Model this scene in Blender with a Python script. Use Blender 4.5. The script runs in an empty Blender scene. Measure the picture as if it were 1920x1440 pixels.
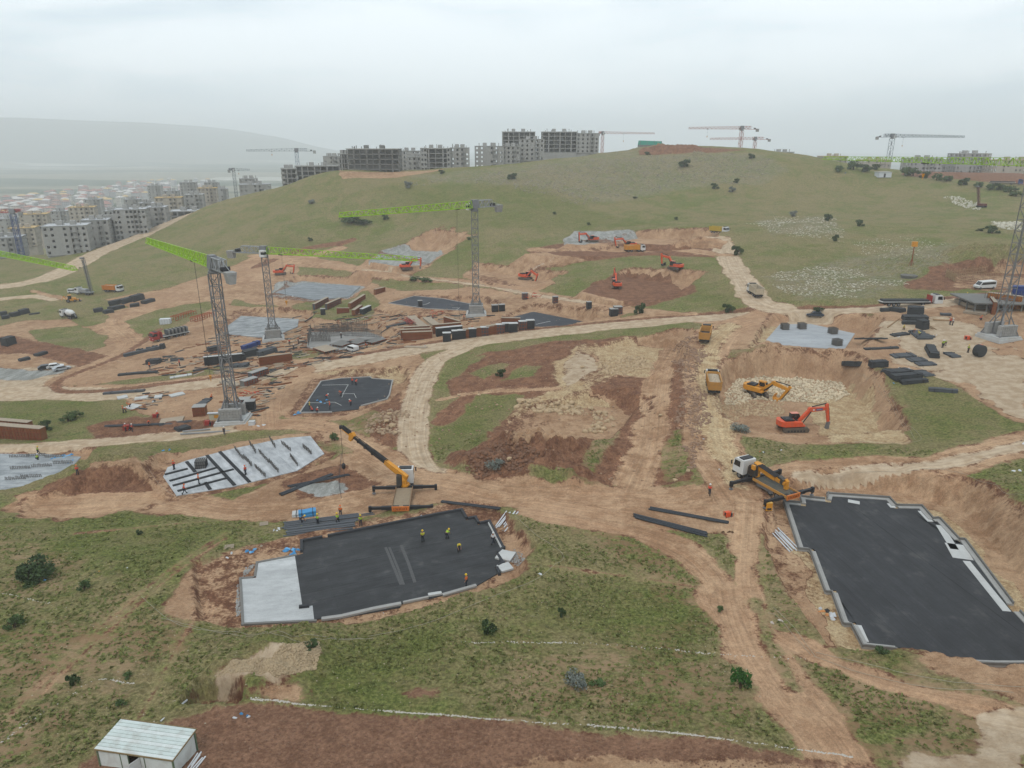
import bpy, bmesh, math, random
import numpy as np
from mathutils import Vector, Matrix

S = bpy.context.scene
C = S.collection
R = math.radians
random.seed(7)
RNG = np.random.default_rng(7)

# ------------------------------------------------------------------ camera
CAM_Z = 60.0
PITCH = 18.5
FPX = 1333.0
cam = bpy.data.cameras.new("camera")
cam.sensor_width = 36.0
cam.lens = 36.0 * FPX / 1920.0
cam.clip_start = 0.5
cam.clip_end = 60000
cam_o = bpy.data.objects.new("camera", cam)
cam_o.location = (0, 0, CAM_Z)
cam_o.rotation_euler = (R(90 - PITCH), 0, 0)
C.objects.link(cam_o)
S.camera = cam_o

# ------------------------------------------------------------------ render settings
S.render.engine = 'CYCLES'
S.view_settings.view_transform = 'Standard'
S.view_settings.look = 'None'
S.view_settings.gamma = 1
S.view_settings.exposure = 0.0
S.cycles.use_denoising = True
S.cycles.max_bounces = 6
S.cycles.diffuse_bounces = 2
S.cycles.glossy_bounces = 2
S.cycles.volume_bounces = 3
S.cycles.transparent_max_bounces = 8
S.cycles.sample_clamp_indirect = 4.0


def lin(r, g, b, k=0.68):
    f = lambda c: (c / 255 / 12.92) if c / 255 <= 0.04045 else ((c / 255 + 0.055) / 1.055) ** 2.4
    return (f(r) * k, f(g) * k, f(b) * k, 1.0)


# ------------------------------------------------------------------ node helper
class NT:
    def __init__(s, tree):
        s.t = tree
        s.n = tree.nodes
        s.l = tree.links

    def put(s, sock, v):
        if hasattr(v, 'is_linked'):
            s.l.new(v, sock)
        elif isinstance(v, (tuple, list)) and len(v) != len(sock.default_value):
            sock.default_value = tuple(v)[:len(sock.default_value)]
        else:
            sock.default_value = v

    def node(s, typ, **kw):
        n = s.n.new(typ)
        for k, v in kw.items():
            setattr(n, k, v)
        return n

    def math(s, op, a, b=0.0, c=0.0, clamp=False):
        n = s.node('ShaderNodeMath', operation=op, use_clamp=clamp)
        for i, v in enumerate((a, b, c)):
            s.put(n.inputs[i], v)
        return n.outputs[0]

    def mix(s, f, a, b, blend='MIX'):
        n = s.node('ShaderNodeMix', data_type='RGBA', blend_type=blend)
        s.put(n.inputs[0], f)
        s.put(n.inputs[6], a)
        s.put(n.inputs[7], b)
        return n.outputs[2]

    def noise(s, vec, scale, detail=4, rough=0.55, dist=0.0):
        n = s.node('ShaderNodeTexNoise')
        if vec is not None:
            s.put(n.inputs['Vector'], vec)
        n.inputs['Scale'].default_value = scale
        n.inputs['Detail'].default_value = detail
        n.inputs['Roughness'].default_value = rough
        n.inputs['Distortion'].default_value = dist
        return n.outputs[0]

    def step(s, v, lo, hi):
        n = s.node('ShaderNodeMapRange', interpolation_type='SMOOTHSTEP', clamp=True)
        s.put(n.inputs[0], v)
        n.inputs[1].default_value = lo
        n.inputs[2].default_value = hi
        return n.outputs[0]

    def rng(s, v, lo, hi, a, b):
        n = s.node('ShaderNodeMapRange', clamp=True)
        s.put(n.inputs[0], v)
        for i, x in enumerate((lo, hi, a, b)):
            n.inputs[1 + i].default_value = x
        return n.outputs[0]

    def scl(s, vec, k):
        n = s.node('ShaderNodeVectorMath', operation='MULTIPLY')
        s.put(n.inputs[0], vec)
        n.inputs[1].default_value = k
        return n.outputs[0]

    def xyz(s, x, y, z=0.0):
        n = s.node('ShaderNodeCombineXYZ')
        for i, v in enumerate((x, y, z)):
            s.put(n.inputs[i], v)
        return n.outputs[0]

    def attr(s, name):
        return s.node('ShaderNodeAttribute', attribute_name=name).outputs['Fac']

    def gray(s, v):
        n = s.node('ShaderNodeCombineColor')
        for i in range(3):
            s.put(n.inputs[i], v)
        return n.outputs[0]


# ------------------------------------------------------------------ world: overcast sky
SUN_EL, SUN_AZ = 58.0, 200.0      # azimuth clockwise from +Y
w = bpy.data.worlds.new("World")
S.world = w
w.use_nodes = True
nt = NT(w.node_tree)
nt.n.clear()
sky = nt.node('ShaderNodeTexSky', sky_type='NISHITA', sun_disc=False)
sky.sun_elevation = R(SUN_EL)
sky.sun_rotation = R(SUN_AZ)
sky.air_density = 1.2
sky.dust_density = 3.0
skyc = nt.mix(1.0, sky.outputs[0], (0.10, 0.10, 0.10, 1), 'MULTIPLY')
gen = nt.node('ShaderNodeTexCoord').outputs['Generated']
cl = nt.noise(nt.scl(gen, (1.0, 1.0, 4.0)), 1.6, 5, 0.5, 0.6)
cl2 = nt.noise(nt.scl(gen, (1.2, 1.2, 7.0)), 3.0, 4, 0.5, 0.4)
cv = nt.math('ADD', nt.math('MULTIPLY', cl, 0.65), nt.math('MULTIPLY', cl2, 0.35))
cloud = nt.mix(nt.step(cv, 0.38, 0.60), lin(196, 212, 222, 1), lin(235, 243, 248, 1))
col = nt.mix(0.9, skyc, cloud)
bg = nt.node('ShaderNodeBackground')
nt.put(bg.inputs[0], col)
bg.inputs[1].default_value = 1.42
out = nt.node('ShaderNodeOutputWorld')
nt.l.new(bg.outputs[0], out.inputs[0])

sun = bpy.data.lights.new("sun", 'SUN')
sun.energy = 1.1
sun.angle = R(11)
sun.color = (1.0, 0.95, 0.88)
sun_o = bpy.data.objects.new("sun", sun)
d = Vector((math.sin(R(SUN_AZ)) * math.cos(R(SUN_EL)), math.cos(R(SUN_AZ)) * math.cos(R(SUN_EL)), math.sin(R(SUN_EL))))
sun_o.rotation_euler = d.to_track_quat('Z', 'Y').to_euler()
sun_o.location = d * 200
C.objects.link(sun_o)

# ------------------------------------------------------------------ surveying: rays of the drone's lens
_cp, _sp = math.cos(R(PITCH)), math.sin(R(PITCH))


def ray(px, py):
    u = (np.asarray(px, float) - 960) / FPX
    v = (720 - np.asarray(py, float)) / FPX
    return u, _cp + v * _sp, -_sp + v * _cp


def at_drop(px, py, drop):
    x, y, z = ray(px, py)
    t = -drop / z
    return x * t, y * t


# ground control: pixel and how far below the camera the ground lies there
CTRL = [
    (0, 1440, 46.5), (500, 1440, 46.5), (960, 1440, 46.5), (1450, 1440, 46.0), (1900, 1440, 45.5),
    (0, 1280, 48.5), (600, 1280, 48.8), (1200, 1280, 48.4), (1700, 1290, 47.4),
    (0, 1100, 51.5), (400, 1100, 51.2), (1100, 1100, 50.6), (1400, 1080, 49.8), (1915, 1030, 45.0),
    (0, 960, 54.5), (420, 950, 53.5), (700, 930, 52.6), (1100, 930, 50.8), (1400, 930, 49.4), (1900, 850, 45.5),
    (0, 835, 58.5), (440, 800, 57.0), (800, 800, 54.0), (1100, 790, 51.0), (1330, 800, 49.0), (1620, 800, 47.5),
    (0, 735, 61.0), (300, 725, 59.0), (700, 690, 55.5), (1000, 660, 51.5), (1320, 660, 46.8), (1660, 680, 45.0), (1900, 660, 43.0),
    (100, 620, 62.5), (300, 620, 60.5), (600, 610, 57.0), (890, 595, 52.5), (1150, 580, 48.5), (1420, 580, 44.0), (1700, 570, 41.0), (1915, 550, 38.5),
    (0, 575, 62.5), (220, 550, 60.5), (450, 540, 57.5), (700, 520, 54.5), (900, 510, 49.5), (1150, 515, 45.0), (1380, 510, 41.0), (1600, 500, 39.5), (1910, 480, 36.0),
    (60, 530, 60.5), (180, 475, 56.0), (330, 412, 46.0), (390, 398, 44.0), (430, 383, 40.5), (480, 366, 33.0),
    (360, 450, 50.0), (500, 430, 43.0), (700, 440, 45.0), (890, 450, 41.5), (1100, 440, 39.5), (1280, 430, 35.5), (1600, 430, 34.5), (1900, 430, 32.5),
    (550, 370, 29.5), (700, 380, 31.0), (900, 380, 29.5), (1100, 370, 27.5), (1300, 360, 25.5), (1600, 360, 25.5), (1900, 375, 27.0),
    (620, 325, 16.2), (700, 325, 16.4), (790, 320, 15.2), (900, 312, 12.5), (1020, 300, 9.0), (1130, 288, 5.0), (1280, 279, 2.0), (1420, 284, 3.4), (1480, 292, 6.0), (1520, 301, 8.8),
    (1620, 320, 14.5), (1700, 320, 15.8), (1760, 330, 17.6), (1900, 345, 20.5), (1920, 326, 18.4), (1000, 1030, 49.3), (330, 1075, 49.9), (1050, 1100, 49.7),
]
cp = []
for px, py, dr in CTRL:
    x, y = at_drop(px, py, dr)
    cp.append((x, y, CAM_Z - dr))
# valley side left of the ridge road, and the far side of the ridge
cp += [(-330, 395, -3), (-262, 425, 0), (-245, 470, 1), (-225, 520, 5), (-215, 560, 8), (-300, 300, -4), (-280, 220, -6), (-240, 130, -2), (-200, 60, 4), (-290, 440, -4),
       (-330, 560, -22), (-430, 470, -22), (-120, 640, 30), (-260, 700, -18),
       (0, 560, 40), (0, 620, 38), (0, 760, 15), (-130, 520, 34), (-112, 570, 30), (-104, 518, 41), (-126, 505, 40), (-70, 545, 38), (246, 512, 45), (100, 640, 48), (240, 640, 42), (265, 580, 40), (330, 560, 38.5), (400, 545, 36), (150, 900, 10), (300, 900, 10), (420, 720, 24),
       (520, 620, 30), (330, 250, 24), (320, 120, 17), (250, 60, 16), (200, 20, 16), (-120, 20, 16), (0, 15, 15), (420, 380, 30)]
cp = np.array(cp)
_c2 = cp[:, :2] / 100.0


def _phi(d2):
    return 0.5 * d2 * np.log(d2 + 1e-9)


_n = len(cp)
_A = np.zeros((_n + 3, _n + 3))
_A[:_n, :_n] = _phi(((_c2[:, None] - _c2[None]) ** 2).sum(-1)) + np.eye(_n) * 0.004
_A[:_n, _n] = 1
_A[:_n, _n + 1:] = _c2
_A[_n:, :_n] = _A[:_n, _n:].T
_w = np.linalg.solve(_A, np.concatenate([cp[:, 2], [0, 0, 0]]))
PLAIN = -52.0


def natural(x, y):
    p = np.stack([x, y], -1) / 100.0
    z = _w[_n] + p @ _w[_n + 1:]
    for i in range(_n):
        z = z + _w[i] * _phi((p[..., 0] - _c2[i, 0]) ** 2 + (p[..., 1] - _c2[i, 1]) ** 2)
    return z


# ------------------------------------------------------------------ value noise
def vnoise(x, y, seed=0):
    xi, yi = np.floor(x).astype(np.int64), np.floor(y).astype(np.int64)
    fx, fy = x - xi, y - yi
    fx, fy = fx * fx * (3 - 2 * fx), fy * fy * (3 - 2 * fy)

    def h(a, b):
        n = (a * 374761393 + b * 668265263 + seed * 1442695041) & 0xffffffff
        n = ((n ^ (n >> 13)) * 1274126177) & 0xffffffff
        return ((n ^ (n >> 16)) & 0xffff) / 65535.0
    return (h(xi, yi) * (1 - fx) + h(xi + 1, yi) * fx) * (1 - fy) + (h(xi, yi + 1) * (1 - fx) + h(xi + 1, yi + 1) * fx) * fy - 0.5


def fbm(x, y, scale, octs=4, seed=0, gain=0.5):
    z, a, f = 0, 1.0, 1.0 / scale
    for o in range(octs):
        z = z + a * vnoise(x * f + 17.3 * o, y * f - 9.1 * o, seed + o)
        a *= gain
        f *= 2.03
    return z


# ------------------------------------------------------------------ the ground sheet: rings and spokes, finer where it matters
rr = np.concatenate([np.geomspace(26, 760, 760), np.geomspace(760, 14000, 75)[1:]])
th = np.concatenate([np.linspace(-180, -48, 34)[:-1], np.linspace(-48, 48, 800), np.linspace(48, 180, 34)[1:]])
NR, NTH = len(rr), len(th)
RRg, THg = np.meshgrid(rr, np.radians(th), indexing='ij')
X, Y = RRg * np.sin(THg), RRg * np.cos(THg)
near = (RRg < 1150) & (Y > -140) & (np.abs(X) < 760)
Z = np.full(X.shape, PLAIN)
Z[near] = natural(X[near], Y[near])
# away from the surveyed ground the land runs out to the plain
fade = np.clip((RRg - 640) / 330, 0, 1)
fade = np.maximum(fade, np.clip((-X - 330) / 260, 0, 1))
fade = np.maximum(fade, np.clip((-Y - 10) / 120, 0, 1) * 1.0)
fade = fade * fade * (3 - 2 * fade)
Z = Z * (1 - fade) + (PLAIN + 3 * fbm(X, Y, 400, 3, 5)) * fade
Z = np.where(RRg > 640, np.clip(Z, PLAIN - 3, 58), Z)
back = np.clip((-Y + 15) / 90, 0, 1)
# far mountain range across the plain
rid = np.clip((RRg - 5200) / 1900, 0, 1) * np.clip((12000 - RRg) / 4000, 0, 1)
az = np.degrees(THg)
prof = np.clip((-9 - az + 5 * fbm(X, Y, 1500, 3, 9)) / 20, 0, 1) ** .85
prof = prof * prof * (3 - 2 * prof)
prof2 = 0.16 * np.clip((az + 60) / 30, 0, 1)
hgt = (318 + 90 * fbm(X, Y, 3200, 4, 3) + 10 * np.sin(az * 0.33 + 1.2)) * prof + 60 * prof2
Z = Z + rid * rid * (3 - 2 * rid) * hgt


def zat(x, y):
    x, y = np.asarray(x, float), np.asarray(y, float)
    r = np.clip(np.hypot(x, y), rr[0], rr[-1] - 1)
    t = np.degrees(np.arctan2(x, y))
    i = np.clip(np.searchsorted(rr, r) - 1, 0, NR - 2)
    j = np.clip(np.searchsorted(th, t) - 1, 0, NTH - 2)
    a = (r - rr[i]) / (rr[i + 1] - rr[i])
    b = (t - th[j]) / (th[j + 1] - th[j])
    return (Z[i, j] * (1 - b) + Z[i, j + 1] * b) * (1 - a) + (Z[i + 1, j] * (1 - b) + Z[i + 1, j + 1] * b) * a


_T = np.geomspace(30, 4000, 700)


def hit(px, py):
    """where the lens ray through (px, py) meets the ground -> x, y arrays"""
    x, y, z = ray(px, py)
    x, y, z = np.atleast_1d(x), np.atleast_1d(y), np.atleast_1d(z)
    hx, hy = x[:, None] * _T, y[:, None] * _T
    d_ = CAM_Z + z[:, None] * _T - zat(hx, hy)
    k = np.argmax(d_ < 0, axis=1)
    k = np.where((d_ < 0).any(1), np.maximum(k, 1), len(_T) - 1)
    i = np.arange(len(k))
    d0, d1 = d_[i, k - 1], d_[i, k]
    f = np.clip(d0 / (d0 - d1 + 1e-9), 0, 1)
    t = _T[k - 1] + f * (_T[k] - _T[k - 1])
    return x * t, y * t


def sdf(poly, x, y):
    """signed distance to a closed polygon, positive inside"""
    d2 = np.full(x.shape, 1e9)
    ins = np.zeros(x.shape, bool)
    n = len(poly)
    for i in range(n):
        ax, ay = poly[i]
        bx, by = poly[(i + 1) % n]
        ex, ey = bx - ax, by - ay
        wx, wy = x - ax, y - ay
        t = np.clip((wx * ex + wy * ey) / (ex * ex + ey * ey + 1e-12), 0, 1)
        d2 = np.minimum(d2, (wx - ex * t) ** 2 + (wy - ey * t) ** 2)
        c = ((ay <= y) & (by > y)) | ((by <= y) & (ay > y))
        ins ^= c & (x < ax + (y - ay) / np.where(abs(by - ay) < 1e-12, 1e-12, by - ay) * ex)
    return np.where(ins, 1, -1) * np.sqrt(d2)


def box_of(poly, m):
    p = np.asarray(poly)
    x0, y0 = p.min(0) - m
    x1, y1 = p.max(0) + m
    return np.nonzero((X > x0) & (X < x1) & (Y > y0) & (Y < y1))


# ------------------------------------------------------------------ cut and filled building pads
CUT = np.full(X.shape, -6.0)       # how deep the natural ground was cut, for the bare cut faces
PADS = {}
PADZ = {}


def pad(name, pix, drop, margin=1.5, slope=1.6, lower=0.15, fslope=0.7, dropz=None):
    """level ground at a drop below the camera inside the pixel outline"""
    global Z
    px, py = np.array(pix, float).T
    x, y = at_drop(px, py, drop)
    poly = np.stack([x, y], 1)
    z0 = CAM_Z - drop - lower
    I = box_of(poly, margin + 25)
    xs, ys, zs = X[I], Y[I], Z[I]
    wob = fbm(xs, ys, 5.0, 3, 11) * 2.2 + .7 * np.abs(fbm(xs, ys, 1.6, 2, 14))
    dist = np.maximum(-sdf(poly, xs, ys) - margin + np.minimum(wob, 0.3) * 0.7, 0)
    ter = dist * slope * (1 + 0.45 * fbm(xs, ys, 3.0, 2, 12))
    up = z0 + ter
    dn = z0 - dist * fslope
    new = np.where(zs > z0, np.minimum(zs, up), np.maximum(zs, dn))
    CUT[I] = np.maximum(CUT[I], np.clip(np.maximum((zs - up) / slope, (dn - zs) / fslope) - .1, -6, 6))
    Z[I] = new
    PADS[name] = (poly, CAM_Z - drop)
    PADZ[name] = (z0, slope)
    return poly


def on_drop(pix, drop):
    px, py = np.array(pix, float).T
    x, y = at_drop(px, py, drop)
    return np.stack([x, y], 1)


SLAB_A = [(568, 1016), (610, 1008), (826, 965), (864, 958), (874, 975), (890, 972), (896, 984), (916, 980), (941, 1028), (929, 1039), (940, 1056),
          (928, 1063), (933, 1075), (895, 1097), (802, 1123), (800, 1118), (752, 1132), (750, 1138), (640, 1158), (589, 1160), (586, 1135), (567, 1137),
          (553, 1042), (568, 1037)]
SLAB_A2 = [(553, 1042), (567, 1137), (586, 1135), (589, 1162), (458, 1168), (453, 1085), (480, 1083), (484, 1055)]
SLAB_B = [(1479, 946), (1512, 949), (1510, 937), (1558, 942), (1561, 931), (1662, 938), (1676, 953), (1723, 954), (1745, 979), (1757, 978), (1794, 1018),
          (1803, 1018), (1893, 1140), (1940, 1190), (1925, 1200), (1952, 1240), (1868, 1240), (1823, 1238), (1723, 1229), (1692, 1214), (1626, 1207),
          (1604, 1166), (1590, 1166), (1568, 1106), (1556, 1106), (1527, 1029), (1506, 1027)]
SLAB_C = [(564, 773), (603, 715), (639, 710), (693, 707), (697, 710), (735, 713), (729, 740), (724, 748), (674, 761), (672, 767), (620, 772)]
SLAB_D = [(730, 568), (777, 555), (830, 560), (887, 571), (905, 577), (884, 582), (800, 578)]
SLAB_E = [(940, 600), (1000, 584), (1050, 594), (1112, 606), (1062, 612), (1000, 613), (960, 609)]
SLAB_F = [(1462, 608), (1520, 607), (1603, 625), (1583, 655), (1505, 650), (1427, 648)]
SLAB_G = [(306, 893), (314, 876), (350, 863), (440, 840), (534, 821), (582, 817), (608, 850), (557, 882), (437, 912), (331, 929)]
SLAB_H = [(-60, 850), (90, 851), (152, 856), (128, 882), (30, 918), (-60, 925)]
SLAB_I = [(425, 612), (452, 592), (560, 598), (558, 612), (505, 634), (430, 626)]
SLAB_J = [(516, 548), (566, 530), (676, 536), (655, 556), (590, 562)]
SLAB_K = [(575, 650), (580, 622), (690, 622), (720, 632), (700, 642), (620, 660)]
pad('A', [(380, 1060), (430, 1040), (560, 1005), (870, 945), (920, 965), (975, 1040), (940, 1085), (905, 1105), (600, 1180), (440, 1178), (395, 1160)], 51.3, 1.0, 1.7)
pad('B', [(1458, 930), (1570, 916), (1690, 922), (1790, 955), (1865, 1035), (1950, 1150), (2060, 1290), (1830, 1262), (1690, 1226), (1570, 1215), (1500, 1120), (1465, 1040)], 50.6, 1.2, 1.7)
pad('C', [(545, 778), (590, 708), (650, 697), (750, 700), (755, 730), (720, 760), (640, 782)], 56.3, 0.5, 1.2)
pad('D', [(715, 570), (775, 549), (900, 566), (930, 580), (880, 592), (760, 585)], 53.6, 0.5, 1.3)
pad('E', [(920, 603), (1000, 578), (1135, 606), (1060, 616), (960, 615)], 52.0, 0.5, 1.3)
pad('F', [(1415, 652), (1455, 602), (1530, 602), (1625, 622), (1598, 662), (1500, 657)], 46.4, 0.5, 1.2)
pad('G', [(280, 885), (300, 866), (440, 830), (590, 808), (625, 850), (560, 890), (440, 920), (325, 938)], 54.9, 0.5, 1.2)
pad('H', [(-100, 845), (100, 845), (165, 852), (135, 890), (30, 930), (-100, 935)], 58.6, 0.5, 1.2)
pad('I', [(420, 615), (448, 583), (575, 590), (575, 615), (505, 640), (425, 632)], 59.4, 0.5, 1.0)
pad('J', [(505, 552), (560, 525), (690, 532), (660, 562), (590, 568)], 57.4, 0.5, 0.9)
pad('K', [(560, 655), (570, 615), (700, 612), (735, 632), (705, 650), (620, 668)], 56.6, 0.5, 0.8)
pad('L', [(690, 488), (715, 473), (800, 468), (838, 476), (800, 497), (740, 502)], 49.4, 0.5, 0.8)
pad('M', [(1060, 458), (1075, 450), (1190, 446), (1330, 452), (1330, 457), (1200, 459)], 40.2, 0.3, 1.1)
pad('N', [(985, 475), (1060, 470), (1200, 468), (1345, 473), (1345, 480), (1200, 478), (1060, 480)], 42.2, 0.3, 1.0)
pad('O', [(1085, 548), (1130, 530), (1180, 520), (1290, 535), (1250, 560), (1150, 565)], 46.6, 0.5, 0.9)
pad('P', [(880, 510), (910, 508), (980, 520), (1040, 528), (1010, 540), (920, 530)], 50.2, 0.5, 0.9)
pad('Q', [(1355, 740), (1375, 712), (1450, 706), (1570, 712), (1620, 760), (1660, 830), (1500, 832), (1400, 818), (1362, 790)], 50.8, 0.5, 1.5)
pad('R', [(1075, 690), (1090, 650), (1260, 650), (1275, 690), (1180, 720), (1110, 725)], 50.2, 0.5, 0.7)
pad('S', [(950, 800), (990, 770), (1110, 755), (1180, 775), (1120, 830), (1000, 835)], 52.6, 0.5, 0.8)
pad('T', [(362, 1336), (382, 1316), (446, 1322), (446, 1338)], 49.6, 0.1, 5)
pad('U', [(1790, 525), (1815, 512), (1930, 510), (1960, 545), (1830, 540)], 38.6, 0.5, 1.0)
pad('V', [(60, 945), (150, 925), (260, 905), (300, 940), (200, 960), (90, 968)], 55.6, 0.5, 0.5)

# heaps of spoil and gravel: pixel, radius, height
HEAPS = [(500, 1240, 5.5, 1.0), (560, 1222, 4.5, 0.9), (440, 1262, 4.0, 0.8), (960, 850, 8, 2.2), (1050, 850, 9, 2.4), (910, 870, 6, 1.6), (1000, 875, 8, 1.8), (1285, 690, 6, 1.5), (1290, 640, 6, 1.4),
         (1290, 760, 5, 1.2), (1300, 830, 5, 1.2), (240, 880, 9, 1.8), (180, 890, 8, 1.5), (720, 800, 6, 1.6), (735, 830, 5, 1.4), (1440, 720, 9, 1.8), (1500, 715, 10, 2.4),
         (1560, 725, 9, 1.6), (1400, 770, 7, 1.2), (1225, 282, 12, 1.8), (1262, 280, 12, 2.4), (1300, 280, 11, 2.0), (1310, 910, 5, 1.0), (450, 610, 8, 1.4), (1720, 500, 12, 3), (1900, 495, 16, 5),
         (530, 575, 8, 1.2), (620, 500, 10, 1.5), (1060, 530, 9, 1.3)]
for px, py, r_, h_ in HEAPS:
    hx, hy = hit(px, py)
    dd = (X - hx[0]) ** 2 + (Y - hy[0]) ** 2
    I = np.nonzero(dd < (2.2 * r_) ** 2)
    q = np.sqrt(dd[I]) / r_ + fbm(X[I], Y[I], r_ * 0.6, 3, 4) * 0.6
    Z[I] += h_ * np.clip(1 - q * q / 2.2, 0, 1) ** 1.3 * (1 + 0.5 * fbm(X[I], Y[I], 1.5, 3, 8))

# ------------------------------------------------------------------ ground cover: signed distance of every vertex to each kind
KINDS = ['soil', 'dirt', 'ochre', 'pale', 'rock', 'red', 'stony', 'lush', 'worn']
SD = {k: np.full(X.shape, -6.0) for k in KINDS}
SD['grass'] = np.full(X.shape, 6.0)
LAT = np.zeros(X.shape)
ALONG = np.zeros(X.shape)
TRK = np.zeros(X.shape)


def paint(kind, I, s):
    s = np.clip(s, -6, 6)
    for k in SD:
        if k in ('stony', 'lush', 'worn'):
            continue
        if k != kind:
            SD[k][I] = np.minimum(SD[k][I], -s)
    SD[kind][I] = np.maximum(SD[kind][I], s)


def cover(kind, pix, wob=1.0):
    px, py = np.array(pix, float).T
    x, y = hit(px, py)
    poly = np.stack([x, y], 1)
    I = box_of(poly, 8)
    if len(I[0]) == 0:
        return
    s = sdf(poly, X[I], Y[I]) + wob * 2.0 * fbm(X[I], Y[I], 6, 4, 21)
    if kind in ('stony', 'lush', 'worn'):
        SD[kind][I] = np.maximum(SD[kind][I], np.clip(s, -6, 6))
    else:
        paint(kind, I, s)


def smooth_line(pts, n=6):
    p = np.array(pts, float)
    p = np.vstack([2 * p[0] - p[1], p, 2 * p[-1] - p[-2]])
    o = []
    for i in range(1, len(p) - 2):
        for t in np.linspace(0, 1, n, endpoint=False):
            a, b, c, d_ = p[i - 1:i + 3]
            o.append(0.5 * (2 * b + (c - a) * t + (2 * a - 5 * b + 4 * c - d_) * t * t + (3 * b - a - 3 * c + d_) * t ** 3))
    o.append(p[-2])
    return np.array(o)


def strip(kind, pix, width, wob=0.8, level=0.0, track=1.0):
    q = np.array(pix, float).T
    x, y = at_drop(*q) if len(q) == 3 else hit(*q)
    line = smooth_line(np.stack([x, y], 1))
    I = box_of(line, width + 8)
    if len(I[0]) == 0:
        return
    xs, ys = X[I], Y[I]
    best = np.full(xs.shape, 1e9)
    lat = np.zeros(xs.shape)
    al = np.zeros(xs.shape)
    zc = np.zeros(xs.shape)
    lz = zat(line[:, 0], line[:, 1])
    lz = np.convolve(np.pad(lz, 7, mode='edge'), np.ones(15) / 15, 'valid')
    acc = 0
    for i in range(len(line) - 1):
        a, b = line[i], line[i + 1]
        e = b - a
        L = math.hypot(*e)
        if L < 1e-6:
            continue
        t = np.clip(((xs - a[0]) * e[0] + (ys - a[1]) * e[1]) / (L * L), 0, 1)
        dx, dy = xs - a[0] - e[0] * t, ys - a[1] - e[1] * t
        d2 = dx * dx + dy * dy
        m = d2 < best
        best = np.where(m, d2, best)
        lat = np.where(m, (e[0] * dy - e[1] * dx) / L, lat)
        al = np.where(m, acc + t * L, al)
        zc = np.where(m, lz[i] + t * (lz[i + 1] - lz[i]), zc)
        acc += L
    dist = np.sqrt(best)
    s = width / 2 - dist + wob * 2.0 * fbm(xs, ys, 5, 3, 31)
    if kind:
        paint(kind, I, s)
    if level > 0:
        f = np.clip((width / 2 + 3 - dist) / 4, 0, 1) * level
        Z[I] = Z[I] * (1 - f) + zc * f
    m = s > -1.0
    ii = (I[0][m], I[1][m])
    LAT[ii] = lat[m]
    ALONG[ii] = al[m]
    TRK[ii] = track


# stony hilltop and lush patches (overlays on grass)
cover('stony', [(760, 330), (900, 318), (1050, 300), (1150, 285), (1300, 280), (1430, 290), (1480, 320), (1420, 345), (1300, 350), (1150, 380), (1000, 350), (850, 345)], 3)
cover('stony', [(1420, 412), (1560, 405), (1580, 440), (1450, 440)], 2)
cover('stony', [(1440, 520), (1600, 480), (1800, 455), (1760, 500), (1640, 560), (1500, 560)], 2)
for q in ([(500, 440), (900, 440), (900, 490), (700, 455), (520, 480)], [(0, 965), (300, 950), (480, 960), (420, 1010), (250, 1040), (0, 1080)], [(940, 1120), (1180, 1080), (1330, 1130), (1310, 1200), (1000, 1190)],
          [(560, 1240), (760, 1190), (820, 1280), (640, 1320)], [(1690, 790), (1560, 840), (1640, 830), (1900, 790), (1700, 700)], [(300, 935), (560, 900), (540, 935), (330, 945)], [(700, 350), (1000, 350), (1250, 420), (900, 430)],
          [(0, 750), (180, 750), (220, 800), (0, 800)], [(1250, 540), (1390, 560), (1380, 590)], [(860, 750), (960, 740), (860, 850), (800, 830)]):
    cover('lush', q, 3)

# bare construction ground
for nm in 'ABCDEFGHIJKLMNQU':
    I = box_of(PADS[nm][0], 8)
    paint('ochre' if nm in 'BF' else 'dirt', I, sdf(PADS[nm][0], X[I], Y[I]) + 1.0 + 2 * fbm(X[I], Y[I], 5, 3, 77))
cover('dirt', [(-60, 620), (60, 600), (200, 560), (300, 545), (480, 480), (560, 470), (640, 490), (740, 515), (880, 538), (1000, 556), (1200, 586), (1000, 620), (800, 650), (560, 690), (330, 720), (150, 730), (60, 700), (-60, 690)])
cover('grass', [(-40, 560), (120, 560), (200, 560), (240, 575), (200, 590), (150, 600), (0, 600)])
cover('grass', [(60, 620), (150, 610), (200, 630), (200, 650), (150, 665), (70, 640)], 1.5)
cover('grass', [(215, 610), (300, 580), (390, 565), (400, 575), (330, 615), (260, 640)], 1)
cover('grass', [(560, 500), (700, 505), (820, 525), (880, 540), (760, 545), (640, 520), (560, 515)], 1.0)
cover('grass', [(545, 572), (600, 560), (690, 545), (710, 560), (700, 600), (640, 604), (560, 600)], 1)
cover('dirt', [(868, 520), (890, 490), (960, 495), (1045, 530), (1000, 548), (940, 540)], 1)
cover('grass', [(440, 560), (520, 575), (560, 580), (540, 586), (430, 570)], .6)
cover('grass', [(130, 600), (200, 592), (215, 602), (160, 612)], .6)
cover('grass', [(560, 655), (600, 660), (590, 676), (545, 672)], .6)
cover('grass', [(440, 700), (500, 690), (540, 690), (480, 702)], .5)
cover('grass', [(670, 585), (700, 578), (705, 590), (670, 600)], 1)
cover('grass', [(170, 722), (330, 700), (420, 685), (420, 700), (250, 720)], .6)
cover('pale', [(-60, 700), (60, 690), (140, 685), (100, 715), (110, 735), (200, 745), (-60, 755)])
cover('rock', [(-40, 690), (60, 695), (130, 690), (120, 700), (60, 712), (-40, 712)], 1)
cover('soil', [(-40, 640), (20, 628), (150, 655), (215, 665), (170, 690), (60, 665), (-40, 660)], 1)
cover('soil', [(160, 800), (260, 780), (400, 785), (480, 790), (300, 818), (180, 825)])
cover('dirt', [(230, 740), (500, 700), (530, 740), (480, 790), (300, 785), (240, 765)])
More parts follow.
